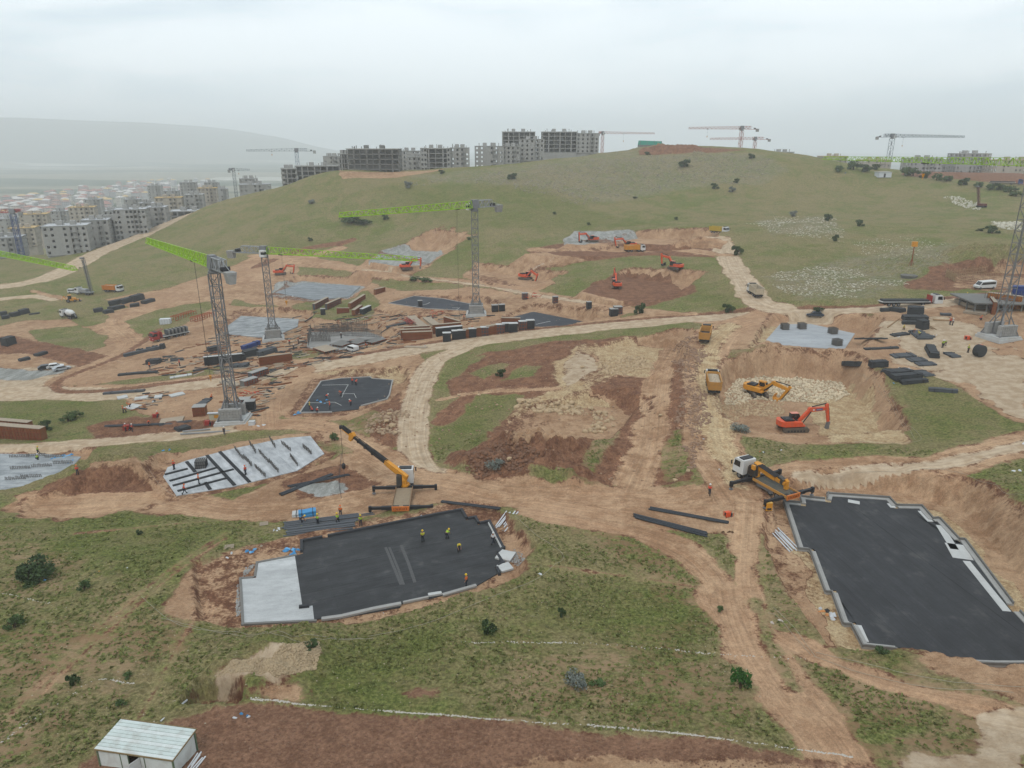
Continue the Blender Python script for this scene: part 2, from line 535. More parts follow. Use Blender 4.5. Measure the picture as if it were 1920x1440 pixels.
cover('dirt', [(540, 680), (780, 660), (800, 690), (760, 740), (760, 800), (640, 790), (520, 780), (490, 740)])
cover('soil', [(680, 780), (745, 740), (765, 800), (740, 850), (700, 820)], 1)
cover('ochre', [(600, 700), (750, 685), (770, 705), (730, 720), (640, 705)])
cover('grass', [(640, 790), (700, 772), (720, 790), (660, 810)], 1)
cover('grass', [(560, 820), (640, 830), (700, 860), (680, 880), (600, 840)], 1)
cover('dirt', [(20, 930), (120, 905), (170, 870), (250, 860), (300, 905), (330, 935), (500, 940), (530, 955), (300, 965), (180, 955), (80, 970)])
cover('soil', [(160, 880), (230, 870), (290, 900), (300, 935), (180, 930), (60, 925), (110, 900)], 1.5)
cover('dirt', [(430, 940), (560, 880), (640, 850), (760, 850), (900, 890), (1100, 910), (1330, 900), (1420, 930), (1470, 960), (1490, 1020), (1420, 1010), (1300, 1000), (1000, 960), (820, 945), (560, 985)])
cover('soil', [(540, 900), (640, 870), (700, 910), (640, 935), (540, 940)], 2)
cover('rock', [(555, 915), (620, 905), (640, 930), (590, 945)], 2)
# central dug-up ground
cover('soil', [(830, 700), (870, 670), (1040, 640), (1180, 632), (1310, 632), (1320, 700), (1310, 820), (1290, 900), (1150, 908), (900, 900), (820, 870), (880, 790), (840, 740)])
cover('grass', [(815, 700), (870, 668), (905, 668), (880, 690), (830, 720)], 1)
cover('grass', [(880, 700), (940, 680), (1020, 685), (1000, 705), (920, 715)], 1)
cover('grass', [(805, 760), (850, 740), (980, 742), (930, 800), (900, 830), (850, 850), (810, 830), (800, 790)], 1)
cover('grass', [(1125, 820), (1165, 788), (1160, 820), (1110, 880), (1095, 870)], .6)
cover('grass', [(1255, 810), (1300, 800), (1310, 880), (1260, 900), (1235, 870)], 1)
cover('ochre', [(1040, 680), (1090, 650), (1180, 640), (1260, 650), (1250, 690), (1150, 700), (1110, 740), (1180, 770), (1090, 790), (960, 790), (990, 750), (1040, 720)], 1.5)
cover('pale', [(1060, 690), (1080, 660), (1110, 665), (1130, 690), (1080, 720), (1050, 745)], 1.5)
cover('dirt', [(950, 800), (1000, 770), (1150, 765), (1180, 780), (1060, 820), (960, 830)], 1.5)
# right side
cover('dirt', [(1360, 620), (1440, 590), (1620, 590), (1900, 560), (1960, 560), (1960, 800), (1900, 790), (1750, 700), (1600, 690), (1380, 690), (1350, 660)])
cover('grass', [(1370, 655), (1430, 645), (1560, 660), (1590, 668), (1440, 685), (1370, 675)], .8)
cover('grass', [(1520, 595), (1630, 590), (1650, 600), (1560, 604)], .6)
cover('ochre', [(1400, 655), (1440, 600), (1480, 600), (1420, 650)], 1)
cover('dirt', [(1320, 700), (1380, 690), (1600, 690), (1640, 740), (1690, 830), (1500, 832), (1400, 820), (1340, 760)])
cover('ochre', [(1500, 720), (1600, 695), (1640, 745), (1690, 830), (1560, 828), (1520, 780)], 1.5)
cover('soil', [(1690, 540), (1740, 500), (1800, 490), (1960, 480), (1960, 540), (1780, 545)], 1.5)
cover('dirt', [(1790, 540), (1810, 510), (1960, 500), (1960, 545)], 1)
cover('soil', [(1280, 640), (1310, 630), (1320, 760), (1330, 880), (1300, 880), (1290, 760)], 1)
# hill benches and pits
cover('soil', [(1085, 550), (1110, 530), (1180, 505), (1260, 520), (1310, 545), (1230, 572), (1150, 568)], 1.2)
cover('soil', [(980, 468), (1060, 455), (1340, 450), (1350, 460), (1340, 482), (1200, 480), (1050, 482)], 1)
cover('rock', [(1055, 448), (1080, 433), (1180, 431), (1200, 445), (1120, 460), (1060, 460)], .8)
cover('rock', [(690, 495), (715, 470), (760, 460), (830, 465), (830, 478), (800, 498), (720, 505)], 1)
cover('rock', SLAB_I, 1)
cover('rock', [(500, 558), (520, 530), (570, 525), (690, 532), (655, 560), (590, 566)], 1)
cover('soil', [(1140, 284), (1200, 279), (1330, 278), (1400, 282), (1330, 288), (1200, 290)], 1)
cover('dirt', [(585, 330), (640, 322), (760, 321), (840, 318), (760, 331), (640, 337)], 1)
cover('pale', [(1650, 610), (1790, 585), (1880, 640), (1925, 700), (1925, 780), (1790, 720), (1680, 660)], 4)
cover('soil', [(1690, 316), (1800, 320), (1925, 328), (1925, 347), (1800, 336), (1690, 328)], .5)
for q in ([(1400, 1180), (1520, 1210), (1700, 1230), (1940, 1260), (1940, 1460), (1560, 1460), (1480, 1340)], [(1000, 965), (1260, 1010), (1350, 1090), (1420, 1250), (1330, 1150), (1180, 1040)], [(1380, 985), (1480, 1000), (1560, 1230), (1440, 1200)],
          [(0, 1180), (240, 1120), (300, 1200), (120, 1320), (0, 1420)], [(1000, 1230), (1250, 1220), (1400, 1290), (1300, 1370), (1050, 1340)], [(1360, 640), (1600, 660), (1590, 690), (1370, 685)], [(1100, 750), (1330, 760), (1330, 900), (1080, 900)],
          [(0, 1000), (160, 1060), (100, 1120), (0, 1110)], [(560, 800), (720, 770), (760, 850), (640, 870)]):
    cover('worn', q, 4)
# roads
strip('pale', [(-80, 545, 61.5), (60, 530, 60.4), (130, 500, 57.6), (180, 475, 56), (230, 449, 51.6), (280, 428, 48.0), (330, 410, 44.2), (390, 395, 42.0), (432, 380, 38.8), (445, 374, 36.4)], 12, level=1.0)
strip('pale', [(110, 560), (60, 555), (0, 560), (-60, 570)], 6)
strip('dirt', [(60, 545), (110, 558), (150, 562)], 3)
strip('dirt', [(640, 462), (560, 490), (480, 520), (400, 545), (300, 575), (215, 600), (250, 640), (220, 668), (150, 695), (105, 718), (130, 737)], 7, level=.5)
strip('soil', [(660, 450), (560, 470), (480, 500)], 6)
strip('dirt', [(480, 478), (600, 490), (740, 510), (880, 530), (1000, 550), (1150, 573), (1240, 588), (1330, 600)], 8, level=.8)
strip('pale', [(680, 505), (880, 532), (1000, 552), (1100, 566)], 3)
strip('pale', [(-80, 740), (30, 735), (200, 738), (330, 724), (480, 706), (620, 684), (780, 656), (960, 632), (1140, 612), (1300, 596), (1420, 586), (1560, 580), (1700, 572), (1850, 556), (2000, 540)], 9.5, level=.9)
strip('soil', [(300, 618), (230, 665), (150, 697), (108, 716), (108, 730), (140, 735), (250, 727), (400, 708), (600, 677), (790, 645), (960, 621), (1140, 603), (1300, 590), (1480, 576), (1700, 566), (1900, 546)], 2.6, .3)
strip('dirt', [(420, 697), (600, 671), (790, 640), (960, 617), (1140, 599), (1300, 587)], 3, .4)
strip('pale', [(870, 650), (815, 680), (788, 730), (775, 790), (778, 850), (800, 890)], 6.4, .5, level=.8)
strip('pale', [(-60, 842), (150, 832), (300, 820), (420, 806), (500, 795), (570, 797)], 5, level=.7)
strip('dirt', [(470, 798), (560, 795), (640, 815), (700, 845), (760, 880), (820, 905)], 6, level=.7)
strip('dirt', [(500, 790), (500, 760), (520, 725), (570, 695)], 6, .8)
strip('dirt', [(60, 945), (280, 945), (420, 955), (560, 955), (700, 930), (800, 905), (950, 925), (1150, 935), (1260, 940), (1400, 930)], 7, level=.5)
strip('dirt', [(1400, 930), (1345, 850), (1335, 780), (1325, 700), (1325, 650), (1360, 615), (1440, 588)], 10, level=.8)
strip('ochre', [(1400, 900), (1350, 830), (1340, 760), (1325, 690), (1330, 650), (1370, 612)], 5.5, 1.2)
strip('pale', [(1470, 582), (1425, 568), (1402, 540), (1372, 492), (1352, 462), (1340, 445)], 9, level=.6)
strip('dirt', [(1352, 456), (1300, 454), (1200, 455), (1110, 458)], 5)
strip('dirt', [(1368, 478), (1330, 475), (1200, 472), (1090, 470), (1000, 468)], 6)
strip('dirt', [(1440, 905), (1540, 888), (1660, 880), (1760, 870), (1840, 852), (1990, 820)], 8, level=.8)
strip('pale', [(1500, 893), (1660, 882), (1760, 871), (1840, 853), (1990, 820)], 3, .4)
strip('dirt', [(1190, 905), (1215, 840), (1225, 770), (1235, 700), (1265, 650)], 5.5)
strip('soil', [(830, 790), (880, 740), (960, 690), (1040, 650)], 5, .8)
strip('dirt', [(820, 750), (900, 735), (1000, 730), (1040, 728)], 2.5, .5)
strip('dirt', [(1000, 958), (1150, 985), (1260, 1020), (1330, 1070), (1390, 1170), (1440, 1250), (1500, 1330), (1560, 1400), (1590, 1470)], 5.5, .8)
strip('dirt', [(1400, 960), (1395, 1040), (1400, 1120), (1440, 1220), (1500, 1300)], 4, 1.0)
strip('grass', [(1420, 1130), (1450, 1220), (1490, 1290)], 1.2, .5)
cover('grass', [(1415, 1000), (1460, 1010), (1500, 1080), (1540, 1180), (1560, 1230), (1500, 1230), (1440, 1140)], 1.5)
strip('dirt', [(1480, 1200), (1600, 1262), (1750, 1300), (1930, 1330)], 2.5, 1.4)
cover('dirt', [(1700, 1235), (1760, 1225), (1960, 1235), (1960, 1330), (1850, 1300), (1740, 1270)], 1)
cover('dirt', [(1560, 960), (1580, 905), (1700, 895), (1830, 905), (1960, 985), (1960, 1120), (1860, 1050), (1770, 960), (1680, 930)], 1)
cover('pale', [(1740, 1440), (1830, 1380), (1960, 1330), (1960, 1480), (1700, 1480)], 2)
# foreground
cover('red', [(120, 1480), (200, 1400), (340, 1345), (400, 1325), (460, 1312), (600, 1335), (760, 1345), (900, 1355), (1080, 1366), (1280, 1380), (1480, 1408), (1640, 1440), (1640, 1490)], .6)
cover('dirt', [(820, 1490), (960, 1438), (1150, 1420), (1300, 1425), (1460, 1420), (1640, 1450), (1600, 1490)], .8)
cover('red', [(750, 1300), (780, 1290), (822, 1294), (815, 1308), (765, 1312)], .4)
cover('pale', [(400, 1290), (405, 1260), (450, 1235), (520, 1205), (580, 1200), (605, 1222), (580, 1250), (520, 1285), (450, 1292)], .6)
cover('dirt', [(300, 1150), (320, 1110), (370, 1075), (400, 1060), (400, 1165), (340, 1160)], .8)
cover('dirt', [(440, 1295), (560, 1288), (560, 1310), (460, 1312)], .8)
strip('dirt', [(205, 1430), (270, 1330), (330, 1220), (400, 1110)], .0, .25)
for ln, wd in (([(80, 1300), (150, 1230), (240, 1150), (320, 1080), (420, 1010)], .55), ([(20, 1340), (120, 1240), (220, 1150), (330, 1060), (420, 1000)], .45), ([(140, 1000), (300, 985), (480, 965)], .4),
               ([(1030, 1060), (1180, 1080), (1300, 1100)], .3)):
    strip('dirt', ln, wd, .22)
# roads graded past the pads must not spill over them
for nm, (z0, sl) in PADZ.items():
    I = box_of(PADS[nm][0], 10)
    dd = -sdf(PADS[nm][0], X[I], Y[I])
    zn = Z[I]
    lim = z0 + np.maximum(dd - .5 + .5 * fbm(X[I], Y[I], 4, 3, 13), 0) * (sl + 1.0)
    Z[I] = np.where(dd < .4, z0, np.where(dd < 8, np.minimum(zn, lim), zn))
# raw faces of every cut
s = CUT + 0.6 * fbm(X, Y, 2.5, 3, 41)
I = np.nonzero((CUT > -5.5) & (SD['rock'] < 0.3) & (SD['pale'] < 0.5) & (SD['ochre'] < 0.5) & (SD['soil'] < .5))
paint('dirt', I, s[I])
band = .28 - np.abs(s - .25)
I = np.nonzero((CUT > -5.5) & (band > -1) & (SD['pale'] < .3))
paint('soil', I, band[I])
del I

# ------------------------------------------------------------------ small relief by kind of ground
bare = np.clip(-SD['grass'] / 1.5, 0, 1)
road = np.clip(SD['pale'] / 1.5, 0, 1)
lowR = np.clip((420 - RRg) / 120, 0, 1)
padm = np.ones(X.shape)
for nm, (poly, z0) in PADS.items():
    I = box_of(poly, 4)
    padm[I] = np.minimum(padm[I], np.clip((-sdf(poly, X[I], Y[I])) / 3.0, 0, 1))
rough_soil = np.clip(SD['soil'] / 2, 0, 1)
rel = 0.22 * fbm(X, Y, 9, 3, 51) * (1 - 0.8 * bare) + fbm(X, Y, 2.6, 3, 52) * (0.16 * (1 - bare) + 0.22 * bare * (1 - road) + 0.5 * rough_soil * (1 - road))
rel += 0.25 * np.abs(fbm(X, Y, 1.2, 2, 55)) * rough_soil + 0.10 * fbm(X, Y, .7, 2, 56) * np.clip(SD['red'], 0, 1)
Z += rel * lowR * padm * np.clip(1.1 - TRK * 0.7, 0.2, 1)
hill = np.clip((RRg - 200) / 100, 0, 1) * np.clip((700 - RRg) / 100, 0, 1)
Z += fbm(X, Y, 22, 4, 61) * 1.0 * hill * (1 - bare) * padm * (Y > 100)
# wheel ruts
rut = (np.exp(-((np.abs(LAT) - 1.0) / 0.3) ** 2) * -0.09) * TRK * lowR
Z += rut

# ------------------------------------------------------------------ materials
MATS = {}


def mat(name, c, rough=0.8, metal=0.0, var=0.15, vs=2.0, bump=0.0, dirt=0.0, coord='Object', spec=0.3, emis=None):
    """plain paint / concrete / wood with uneven tone, grime and fine relief"""
    if name in MATS:
        return MATS[name]
    m = bpy.data.materials.new(name)
    m.use_nodes = True
    t = NT(m.node_tree)
    b = t.n['Principled BSDF']
    co = t.node('ShaderNodeTexCoord').outputs[coord]
    n = t.noise(co, vs, 5, 0.6)
    n2 = t.noise(co, vs * 6.3, 3, 0.6)
    k = t.rng(t.math('ADD', t.math('MULTIPLY', n, .65), t.math('MULTIPLY', n2, .35)), 0.3, 0.7, 1 - var, 1 + var)
    col = t.mix(1.0, c, t.gray(k), 'MULTIPLY')
    if dirt:
        dn = t.noise(co, vs * 0.7, 6, 0.65, 0.5)
        col = t.mix(t.math('MULTIPLY', t.step(dn, .45, .7), dirt), col, lin(150, 125, 100))
    t.put(b.inputs['Base Color'], col)
    b.inputs['Roughness'].default_value = rough
    b.inputs['Metallic'].default_value = metal
    b.inputs['Specular IOR Level'].default_value = spec
    if bump:
        bn = t.node('ShaderNodeBump')
        bn.inputs['Strength'].default_value = bump
        bn.inputs['Distance'].default_value = 0.05
        t.put(bn.inputs['Height'], n2)
        t.l.new(bn.outputs[0], b.inputs['Normal'])
    MATS[name] = m
    return m


def ground_material():
    m = bpy.data.materials.new("ground_cover")
    m.use_nodes = True
    t = NT(m.node_tree)
    b = t.n['Principled BSDF']
    pos = t.node('ShaderNodeNewGeometry').outputs['Position']
    flat = t.scl(pos, (1, 1, 0.35))
    a1 = t.noise(flat, 0.018, 5, .6)
    a2 = t.noise(flat, 0.09, 5, .62, .4)
    a3 = t.noise(flat, 0.55, 5, .62)
    a4 = t.noise(flat, 2.6, 5, .68)
    a5 = t.noise(flat, 11.0, 3, .6)
    tra = t.xyz(t.math('MULTIPLY', t.attr('lat'), 1.6), t.math('MULTIPLY', t.attr('along'), 0.035))
    st = t.noise(tra, 1.3, 5, .65, .5)
    # edges break up with the noise
    e = t.math('ADD', t.math('MULTIPLY', t.math('SUBTRACT', a3, .5), 2.0), t.math('MULTIPLY', t.math('SUBTRACT', a4, .5), 1.7))

    def mask(k, w=.35, amp=1.0, off=0.0):
        return t.step(t.math('ADD', t.attr('sd_' + k), t.math('MULTIPLY_ADD', e, amp, off)), -w, w)

    def tone(cA, cB, f, lo=.35, hi=.65):
        return t.mix(t.step(f, lo, hi), cA, cB)
    # grass: green blades, dry straw and bare specks in between
    gmix = t.math('ADD', t.math('MULTIPLY', a2, .45), t.math('ADD', t.math('MULTIPLY', a1, .3), t.math('MULTIPLY', a3, .25)))
    green = tone(lin(97, 108, 53), lin(132, 137, 78), a4)
    dry = tone(lin(134, 122, 84), lin(160, 144, 106), a4)
    g = t.mix(t.math('MULTIPLY', t.step(gmix, .40, .56), .85), green, dry)
    lush = t.step(t.math('ADD', t.attr('sd_lush'), t.math('MULTIPLY', e, 4.0)), -5.0, 4.0)
    g = t.mix(t.math('MULTIPLY', lush, .42), g, tone(lin(84, 98, 38), lin(112, 122, 56), a4))
    hs_ = t.noise(t.scl(pos, (.4, .9, .2)), 1.3, 6, .8)
    stf = t.math('MULTIPLY', t.step(t.math('ADD', t.attr('sd_stony'), t.math('MULTIPLY', e, 2.5)), -3, 3), t.step(t.noise(flat, .8, 6, .75), .40, .62))
    g = t.mix(t.math('MULTIPLY', stf, .8), g, tone(lin(124, 118, 102), lin(172, 164, 144), hs_))
    hs = t.step(t.noise(t.scl(pos, (.35, .9, 0)), 1.0, 7, .8), .52, .66)
    g = t.mix(t.math('MULTIPLY', hs, .6), g, lin(78, 80, 48))
    hl = t.step(t.noise(t.scl(pos, (.5, 1.1, 0.2)), 1.0, 7, .82, .3), .57, .68)
    g = t.mix(t.math('MULTIPLY', hl, t.math('MULTIPLY_ADD', stf, .5, .28)), g, lin(176, 168, 148))
    tuft = t.step(t.noise(flat, 1.1, 4, .7), .58, .72)
    g = t.mix(t.math('MULTIPLY', tuft, .3), g, lin(66, 76, 42))
    tuft2 = t.step(t.noise(flat, .33, 5, .7, .8), .57, .70)
    g = t.mix(t.math('MULTIPLY', tuft2, .35), g, lin(72, 80, 44))
    fl = t.step(a5, .66, .74)
    g = t.mix(t.math('MULTIPLY', fl, .5), g, lin(176, 166, 140))
    g = t.mix(1, g, t.gray(t.math('MULTIPLY', t.rng(a5, .3, .7, .72, 1.26), t.rng(a4, .36, .64, .76, 1.22))), 'MULTIPLY')
    # earths
    soil = tone(lin(118, 82, 63), lin(156, 114, 88), t.math('ADD', t.math('MULTIPLY', a3, .6), t.math('MULTIPLY', a4, .4)), .38, .62)
    dirt = tone(lin(164, 127, 97), lin(204, 169, 135), t.math('ADD', t.math('MULTIPLY', a2, .5), t.math('MULTIPLY', a3, .5)), .38, .62)
    dirt = t.mix(t.math('MULTIPLY', t.step(a1, .45, .6), .5), dirt, lin(192, 154, 122))
    och = tone(lin(182, 150, 112), lin(212, 188, 150), t.math('ADD', t.math('MULTIPLY', a3, .6), t.math('MULTIPLY', a4, .4)), .38, .62)
    pale = tone(lin(188, 163, 134), lin(212, 190, 163), a3)
    rock = tone(lin(146, 146, 140), lin(182, 182, 177), t.noise(t.scl(pos, (1.5, .4, 2)), .3, 5, .7), .35, .65)
    rede = tone(lin(132, 97, 77), lin(160, 122, 98), t.math('ADD', t.math('MULTIPLY', a3, .5), t.math('MULTIPLY', a4, .5)), .38, .62)
    # worn streaks along roads
    tr = t.attr('track')
    stk = t.math('MULTIPLY', tr, t.math('SUBTRACT', st, .5))
    bare = soil
    for k, c, w_, am in (('red', rede, .3, .6), ('dirt', dirt, .35, 1.3), ('ochre', och, .6, 1.4), ('rock', rock, .25, .8), ('pale', pale, .35, .9)):
        bare = t.mix(mask(k, w_, am), bare, c)
    bare = t.mix(1, bare, t.gray(t.math('MULTIPLY_ADD', stk, 1.15, 1.0)), 'MULTIPLY')
    peb = t.step(t.noise(flat, 4.5, 3, .6), .62, .72)
    bare = t.mix(t.math('MULTIPLY', peb, .35), bare, lin(200, 184, 160))
    pit = t.step(t.noise(flat, 1.7, 5, .7), .60, .74)
    bare = t.mix(t.math('MULTIPLY', pit, .28), bare, lin(110, 84, 66))
    drag = t.noise(t.scl(pos, (.3, .7, 0)), 1.0, 6, .75, 1.5)
    bare = t.mix(1, bare, t.gray(t.rng(drag, .3, .7, .93, 1.07)), 'MULTIPLY')
    rough = t.mix(t.math('MULTIPLY', mask('pale', .35, .9), .75), t.gray(t.math('MULTIPLY', t.rng(a5, .3, .7, .76, 1.22), t.rng(a4, .36, .64, .84, 1.14))), (1, 1, 1, 1))
    bare = t.mix(1, bare, rough, 'MULTIPLY')
    # thin weeds creep over the bare edges
    worn = t.step(t.math('ADD', t.attr('sd_worn'), t.math('MULTIPLY', e, 3.0)), -4, 4)
    thin = t.step(t.math('ADD', t.math('MULTIPLY', drag, .6), t.math('MULTIPLY', a3, .4)), .44, .56)
    thin = t.math('MULTIPLY', thin, t.math('MULTIPLY_ADD', worn, .85, .1))
    gm = t.math('MULTIPLY', mask('grass', .25, 1.0), t.math('SUBTRACT', 1.0, thin))
    gsoil = t.mix(t.step(a2, .4, .6), lin(150, 120, 90), lin(176, 148, 116))
    bare = t.mix(mask('grass', .25, 1.0), bare, gsoil)
    col = t.mix(gm, bare, g)
    # far plain: fields
    vor = t.node('ShaderNodeTexVoronoi')
    vor.inputs['Scale'].default_value = 1.0
    t.put(vor.inputs['Vector'], t.scl(pos, (.0016, .0055, 0)))
    vc = t.node('ShaderNodeSeparateColor')
    t.l.new(vor.outputs['Color'], vc.inputs[0])
    fld = t.mix(t.step(vc.outputs[0], .35, .75), lin(74, 92, 66), lin(150, 145, 122))
    fld = t.mix(t.math('MULTIPLY', t.step(vc.outputs[1], .86, .9), .8), fld, lin(215, 212, 200))
    fld = t.mix(t.math('MULTIPLY', t.step(a1, .4, .7), .5), fld, lin(100, 108, 84))
    sep = t.node('ShaderNodeSeparateXYZ')
    t.l.new(pos, sep.inputs[0])
    ln_ = t.node('ShaderNodeVectorMath', operation='LENGTH')
    t.l.new(pos, ln_.inputs[0])
    fld = t.mix(t.step(sep.outputs[2], -46, -20), fld, lin(112, 116, 98))
    col = t.mix(t.step(ln_.outputs['Value'], 900, 1300), col, fld)
    t.put(b.inputs['Base Color'], col)
    b.inputs['Roughness'].default_value = .95
    b.inputs['Specular IOR Level'].default_value = .1
    bn = t.node('ShaderNodeBump')
    bn.inputs['Strength'].default_value = .8
    bn.inputs['Distance'].default_value = .25
    t.put(bn.inputs['Height'], t.math('ADD', t.math('MULTIPLY', t.math('MULTIPLY', a4, t.math('MULTIPLY_ADD', tr, -.8, 1.0)), 1.5), t.math('ADD', t.math('MULTIPLY', a5, .22), t.math('MULTIPLY', st, t.math('MULTIPLY', tr, .5)))))
    t.l.new(bn.outputs[0], b.inputs['Normal'])
    return m


def build_ground():
    me = bpy.data.meshes.new("ground")
    nv = NR * (NTH - 1) + 1          # the last spoke is the first one
    W = NTH - 1
    co = np.stack([X[:, :-1], Y[:, :-1], Z[:, :-1]], -1).reshape(-1, 3)
    co = np.vstack([co, [[0, 0, float(Z[0].mean())]]])
    i, j = np.meshgrid(np.arange(NR - 1), np.arange(W), indexing='ij')
    j2 = (j + 1) % W
    q = np.stack([i * W + j, i * W + j2, (i + 1) * W + j2, (i + 1) * W + j], -1).reshape(-1, 4)[:, ::-1]
    k = np.arange(W)
    tri = np.stack([np.full(W, nv - 1), (k + 1) % W, k], -1)[:, ::-1]
    me.vertices.add(nv)
    me.vertices.foreach_set('co', co.astype(np.float32).ravel())
    nl = q.size + tri.size
    me.loops.add(nl)
    me.loops.foreach_set('vertex_index', np.concatenate([q.ravel(), tri.ravel()]).astype(np.int32))
    me.polygons.add(len(q) + len(tri))
    st = np.concatenate([np.arange(len(q)) * 4, q.size + np.arange(len(tri)) * 3])
    me.polygons.foreach_set('loop_start', st.astype(np.int32))
    me.update(calc_edges=True)
    me.polygons.foreach_set('use_smooth', np.ones(len(me.polygons), bool))

    def put(name, a):
        at = me.attributes.new(name, 'FLOAT', 'POINT')
        at.data.foreach_set('value', np.append(a[:, :-1].ravel(), a[0, 0]).astype(np.float32))
    for k_ in SD:
        put('sd_' + k_, SD[k_])
    put('lat', LAT)
    put('along', ALONG)
    put('track', TRK)
    o = bpy.data.objects.new("ground", me)
    C.objects.link(o)
    me.materials.append(ground_material())
    o['kind'] = 'structure'
    o['label'] = 'grassy hillside with dug earth, dirt roads and a far plain'
    return o


build_ground()


# ------------------------------------------------------------------ haze over the valley
def build_haze():
    bm = bmesh.new()
    bmesh.ops.create_cube(bm, size=1)
    me = bpy.data.meshes.new("haze")
    for v in bm.verts:
        v.co = Vector((v.co.x * 29000, v.co.y * 29000, -60 + (v.co.z + .5) * 440))
    bm.to_mesh(me)
    o = bpy.data.objects.new("haze", me)
    C.objects.link(o)
    m = bpy.data.materials.new("haze_air")
    m.use_nodes = True
    t = NT(m.node_tree)
    t.n.remove(t.n['Principled BSDF'])
    v = t.node('ShaderNodeVolumePrincipled')
    v.inputs['Color'].default_value = (.975, .99, 1.0, 1)
    v.inputs['Density'].default_value = HAZE
    v.inputs['Anisotropy'].default_value = 0.2
    t.l.new(v.outputs[0], t.n['Material Output'].inputs['Volume'])
    me.materials.append(m)
    o['kind'] = 'stuff'
    o['label'] = 'pale dusty haze over the valley'


HAZE = 0.00029
build_haze()

# ================================================================== object helpers
class MB:
    def __init__(s):
        s.v, s.f = [], []

    def add(s, vs, fs):
        n = len(s.v)
        s.v += [tuple(v) for v in vs]
        s.f += [tuple(i + n for i in f) for f in fs]
        return s

    def box(s, x0, y0, z0, x1, y1, z1):
        v = [(x, y, z) for z in (z0, z1) for y in (y0, y1) for x in (x0, x1)]
        return s.add(v, [(0, 2, 3, 1), (4, 5, 7, 6), (0, 1, 5, 4), (2, 6, 7, 3), (0, 4, 6, 2), (1, 3, 7, 5)])

    def hexa(s, lo, hi):
        """lower and upper quads of points"""
        return s.add(list(lo) + list(hi), [(3, 2, 1, 0), (4, 5, 6, 7), (0, 1, 5, 4), (1, 2, 6, 5), (2, 3, 7, 6), (3, 0, 4, 7)])

    def bar(s, p, q, w, h=None, n=4, w2=None):
        p, q = Vector(p), Vector(q)
        a = q - p
        if a.length < 1e-6:
            return s
        a.normalize()
        up = Vector((0, 0, 1)) if abs(a.z) < 0.95 else Vector((1, 0, 0))
        u = a.cross(up).normalized()
        t = u.cross(a)
        h = h or w
        vs = []
        for c, k in ((p, 1.0), (q, (w2 or w) / w)):
            if n == 4:
                o = [(-1, -1), (1, -1), (1, 1), (-1, 1)]
                vs += [c + u * (x * w * k / 2) + t * (y * h * k / 2) for x, y in o]
            else:
                vs += [c + u * (math.cos(6.28318 * i / n) * w * k / 2) + t * (math.sin(6.28318 * i / n) * h * k / 2) for i in range(n)]
        f = [(i, (i + 1) % n, n + (i + 1) % n, n + i) for i in range(n)]
        f += [tuple(range(n))[::-1], tuple(range(n, 2 * n))]
        return s.add(vs, f)

    def tube(s, p, q, r, n=8, r2=None):
        return s.bar(p, q, 2 * r, n=n, w2=None if r2 is None else 2 * r2)

    def prism(s, poly, z0, z1):
        n = len(poly)
        return s.add([(x, y, z0) for x, y in poly] + [(x, y, z1) for x, y in poly],
                     [tuple(range(n))[::-1], tuple(range(n, 2 * n))] + [(i, (i + 1) % n, n + (i + 1) % n, n + i) for i in range(n)])

    def prof(s, pts, y0, y1):
        """profile in x,z pushed along y"""
        n = len(pts)
        return s.add([(x, y0, z) for x, z in pts] + [(x, y1, z) for x, z in pts],
                     [tuple(range(n)), tuple(range(n, 2 * n))[::-1]] + [(i, n + i, n + (i + 1) % n, (i + 1) % n) for i in range(n)])

    def lathe(s, c, prof, n=12, axis='z'):
        vs, m = [], len(prof)
        for r, h in prof:
            for i in range(n):
                a = 6.28318 * i / n
                x, y = r * math.cos(a), r * math.sin(a)
                vs.append((c[0] + x, c[1] + y, c[2] + h) if axis == 'z' else ((c[0] + x, c[1] + h, c[2] + y) if axis == 'y' else (c[0] + h, c[1] + x, c[2] + y)))
        fs = [(j * n + i, j * n + (i + 1) % n, (j + 1) * n + (i + 1) % n, (j + 1) * n + i) for j in range(m - 1) for i in range(n)]
        fs += [tuple(range(n))[::-1], tuple(range((m - 1) * n, m * n))]
        return s.add(vs, fs)

    def sheet(s, pts):
        return s.add(pts, [tuple(range(len(pts)))])

    def mesh(s, name, m, smooth=False):
        me = bpy.data.meshes.new(name)
        me.from_pydata(s.v, [], s.f)
        me.update()
        if smooth:
            me.polygons.foreach_set('use_smooth', np.ones(len(me.polygons), bool))
        for x in (m if isinstance(m, (list, tuple)) else [m]):
            me.materials.append(x)
        return me

    def obj(s, name, m, parent=None, smooth=False, kind=None, label=None):
        return put_obj(name, s.mesh(name, m, smooth), parent, kind, label)


def put_obj(name, me, parent=None, kind=None, label=None):
    o = bpy.data.objects.new(name, me)
    C.objects.link(o)
    if parent:
        o.parent = parent
    if kind:
        o['kind'] = kind
    if label:
        o['label'] = label
    return o


def tag(o, label, cat, group=None, kind=None):
    o['label'], o['category'] = label, cat
    if group:
        o['group'] = group
    o['kind'] = kind or 'thing'
    return o


def thing(name, label, cat, loc=(0, 0, 0), rz=0.0, group=None):
    o = bpy.data.objects.new(name, None)
    o.empty_display_size = 0.3
    C.objects.link(o)
    o.location = loc
    o.rotation_euler = (0, 0, rz)
    return tag(o, label, cat, group)


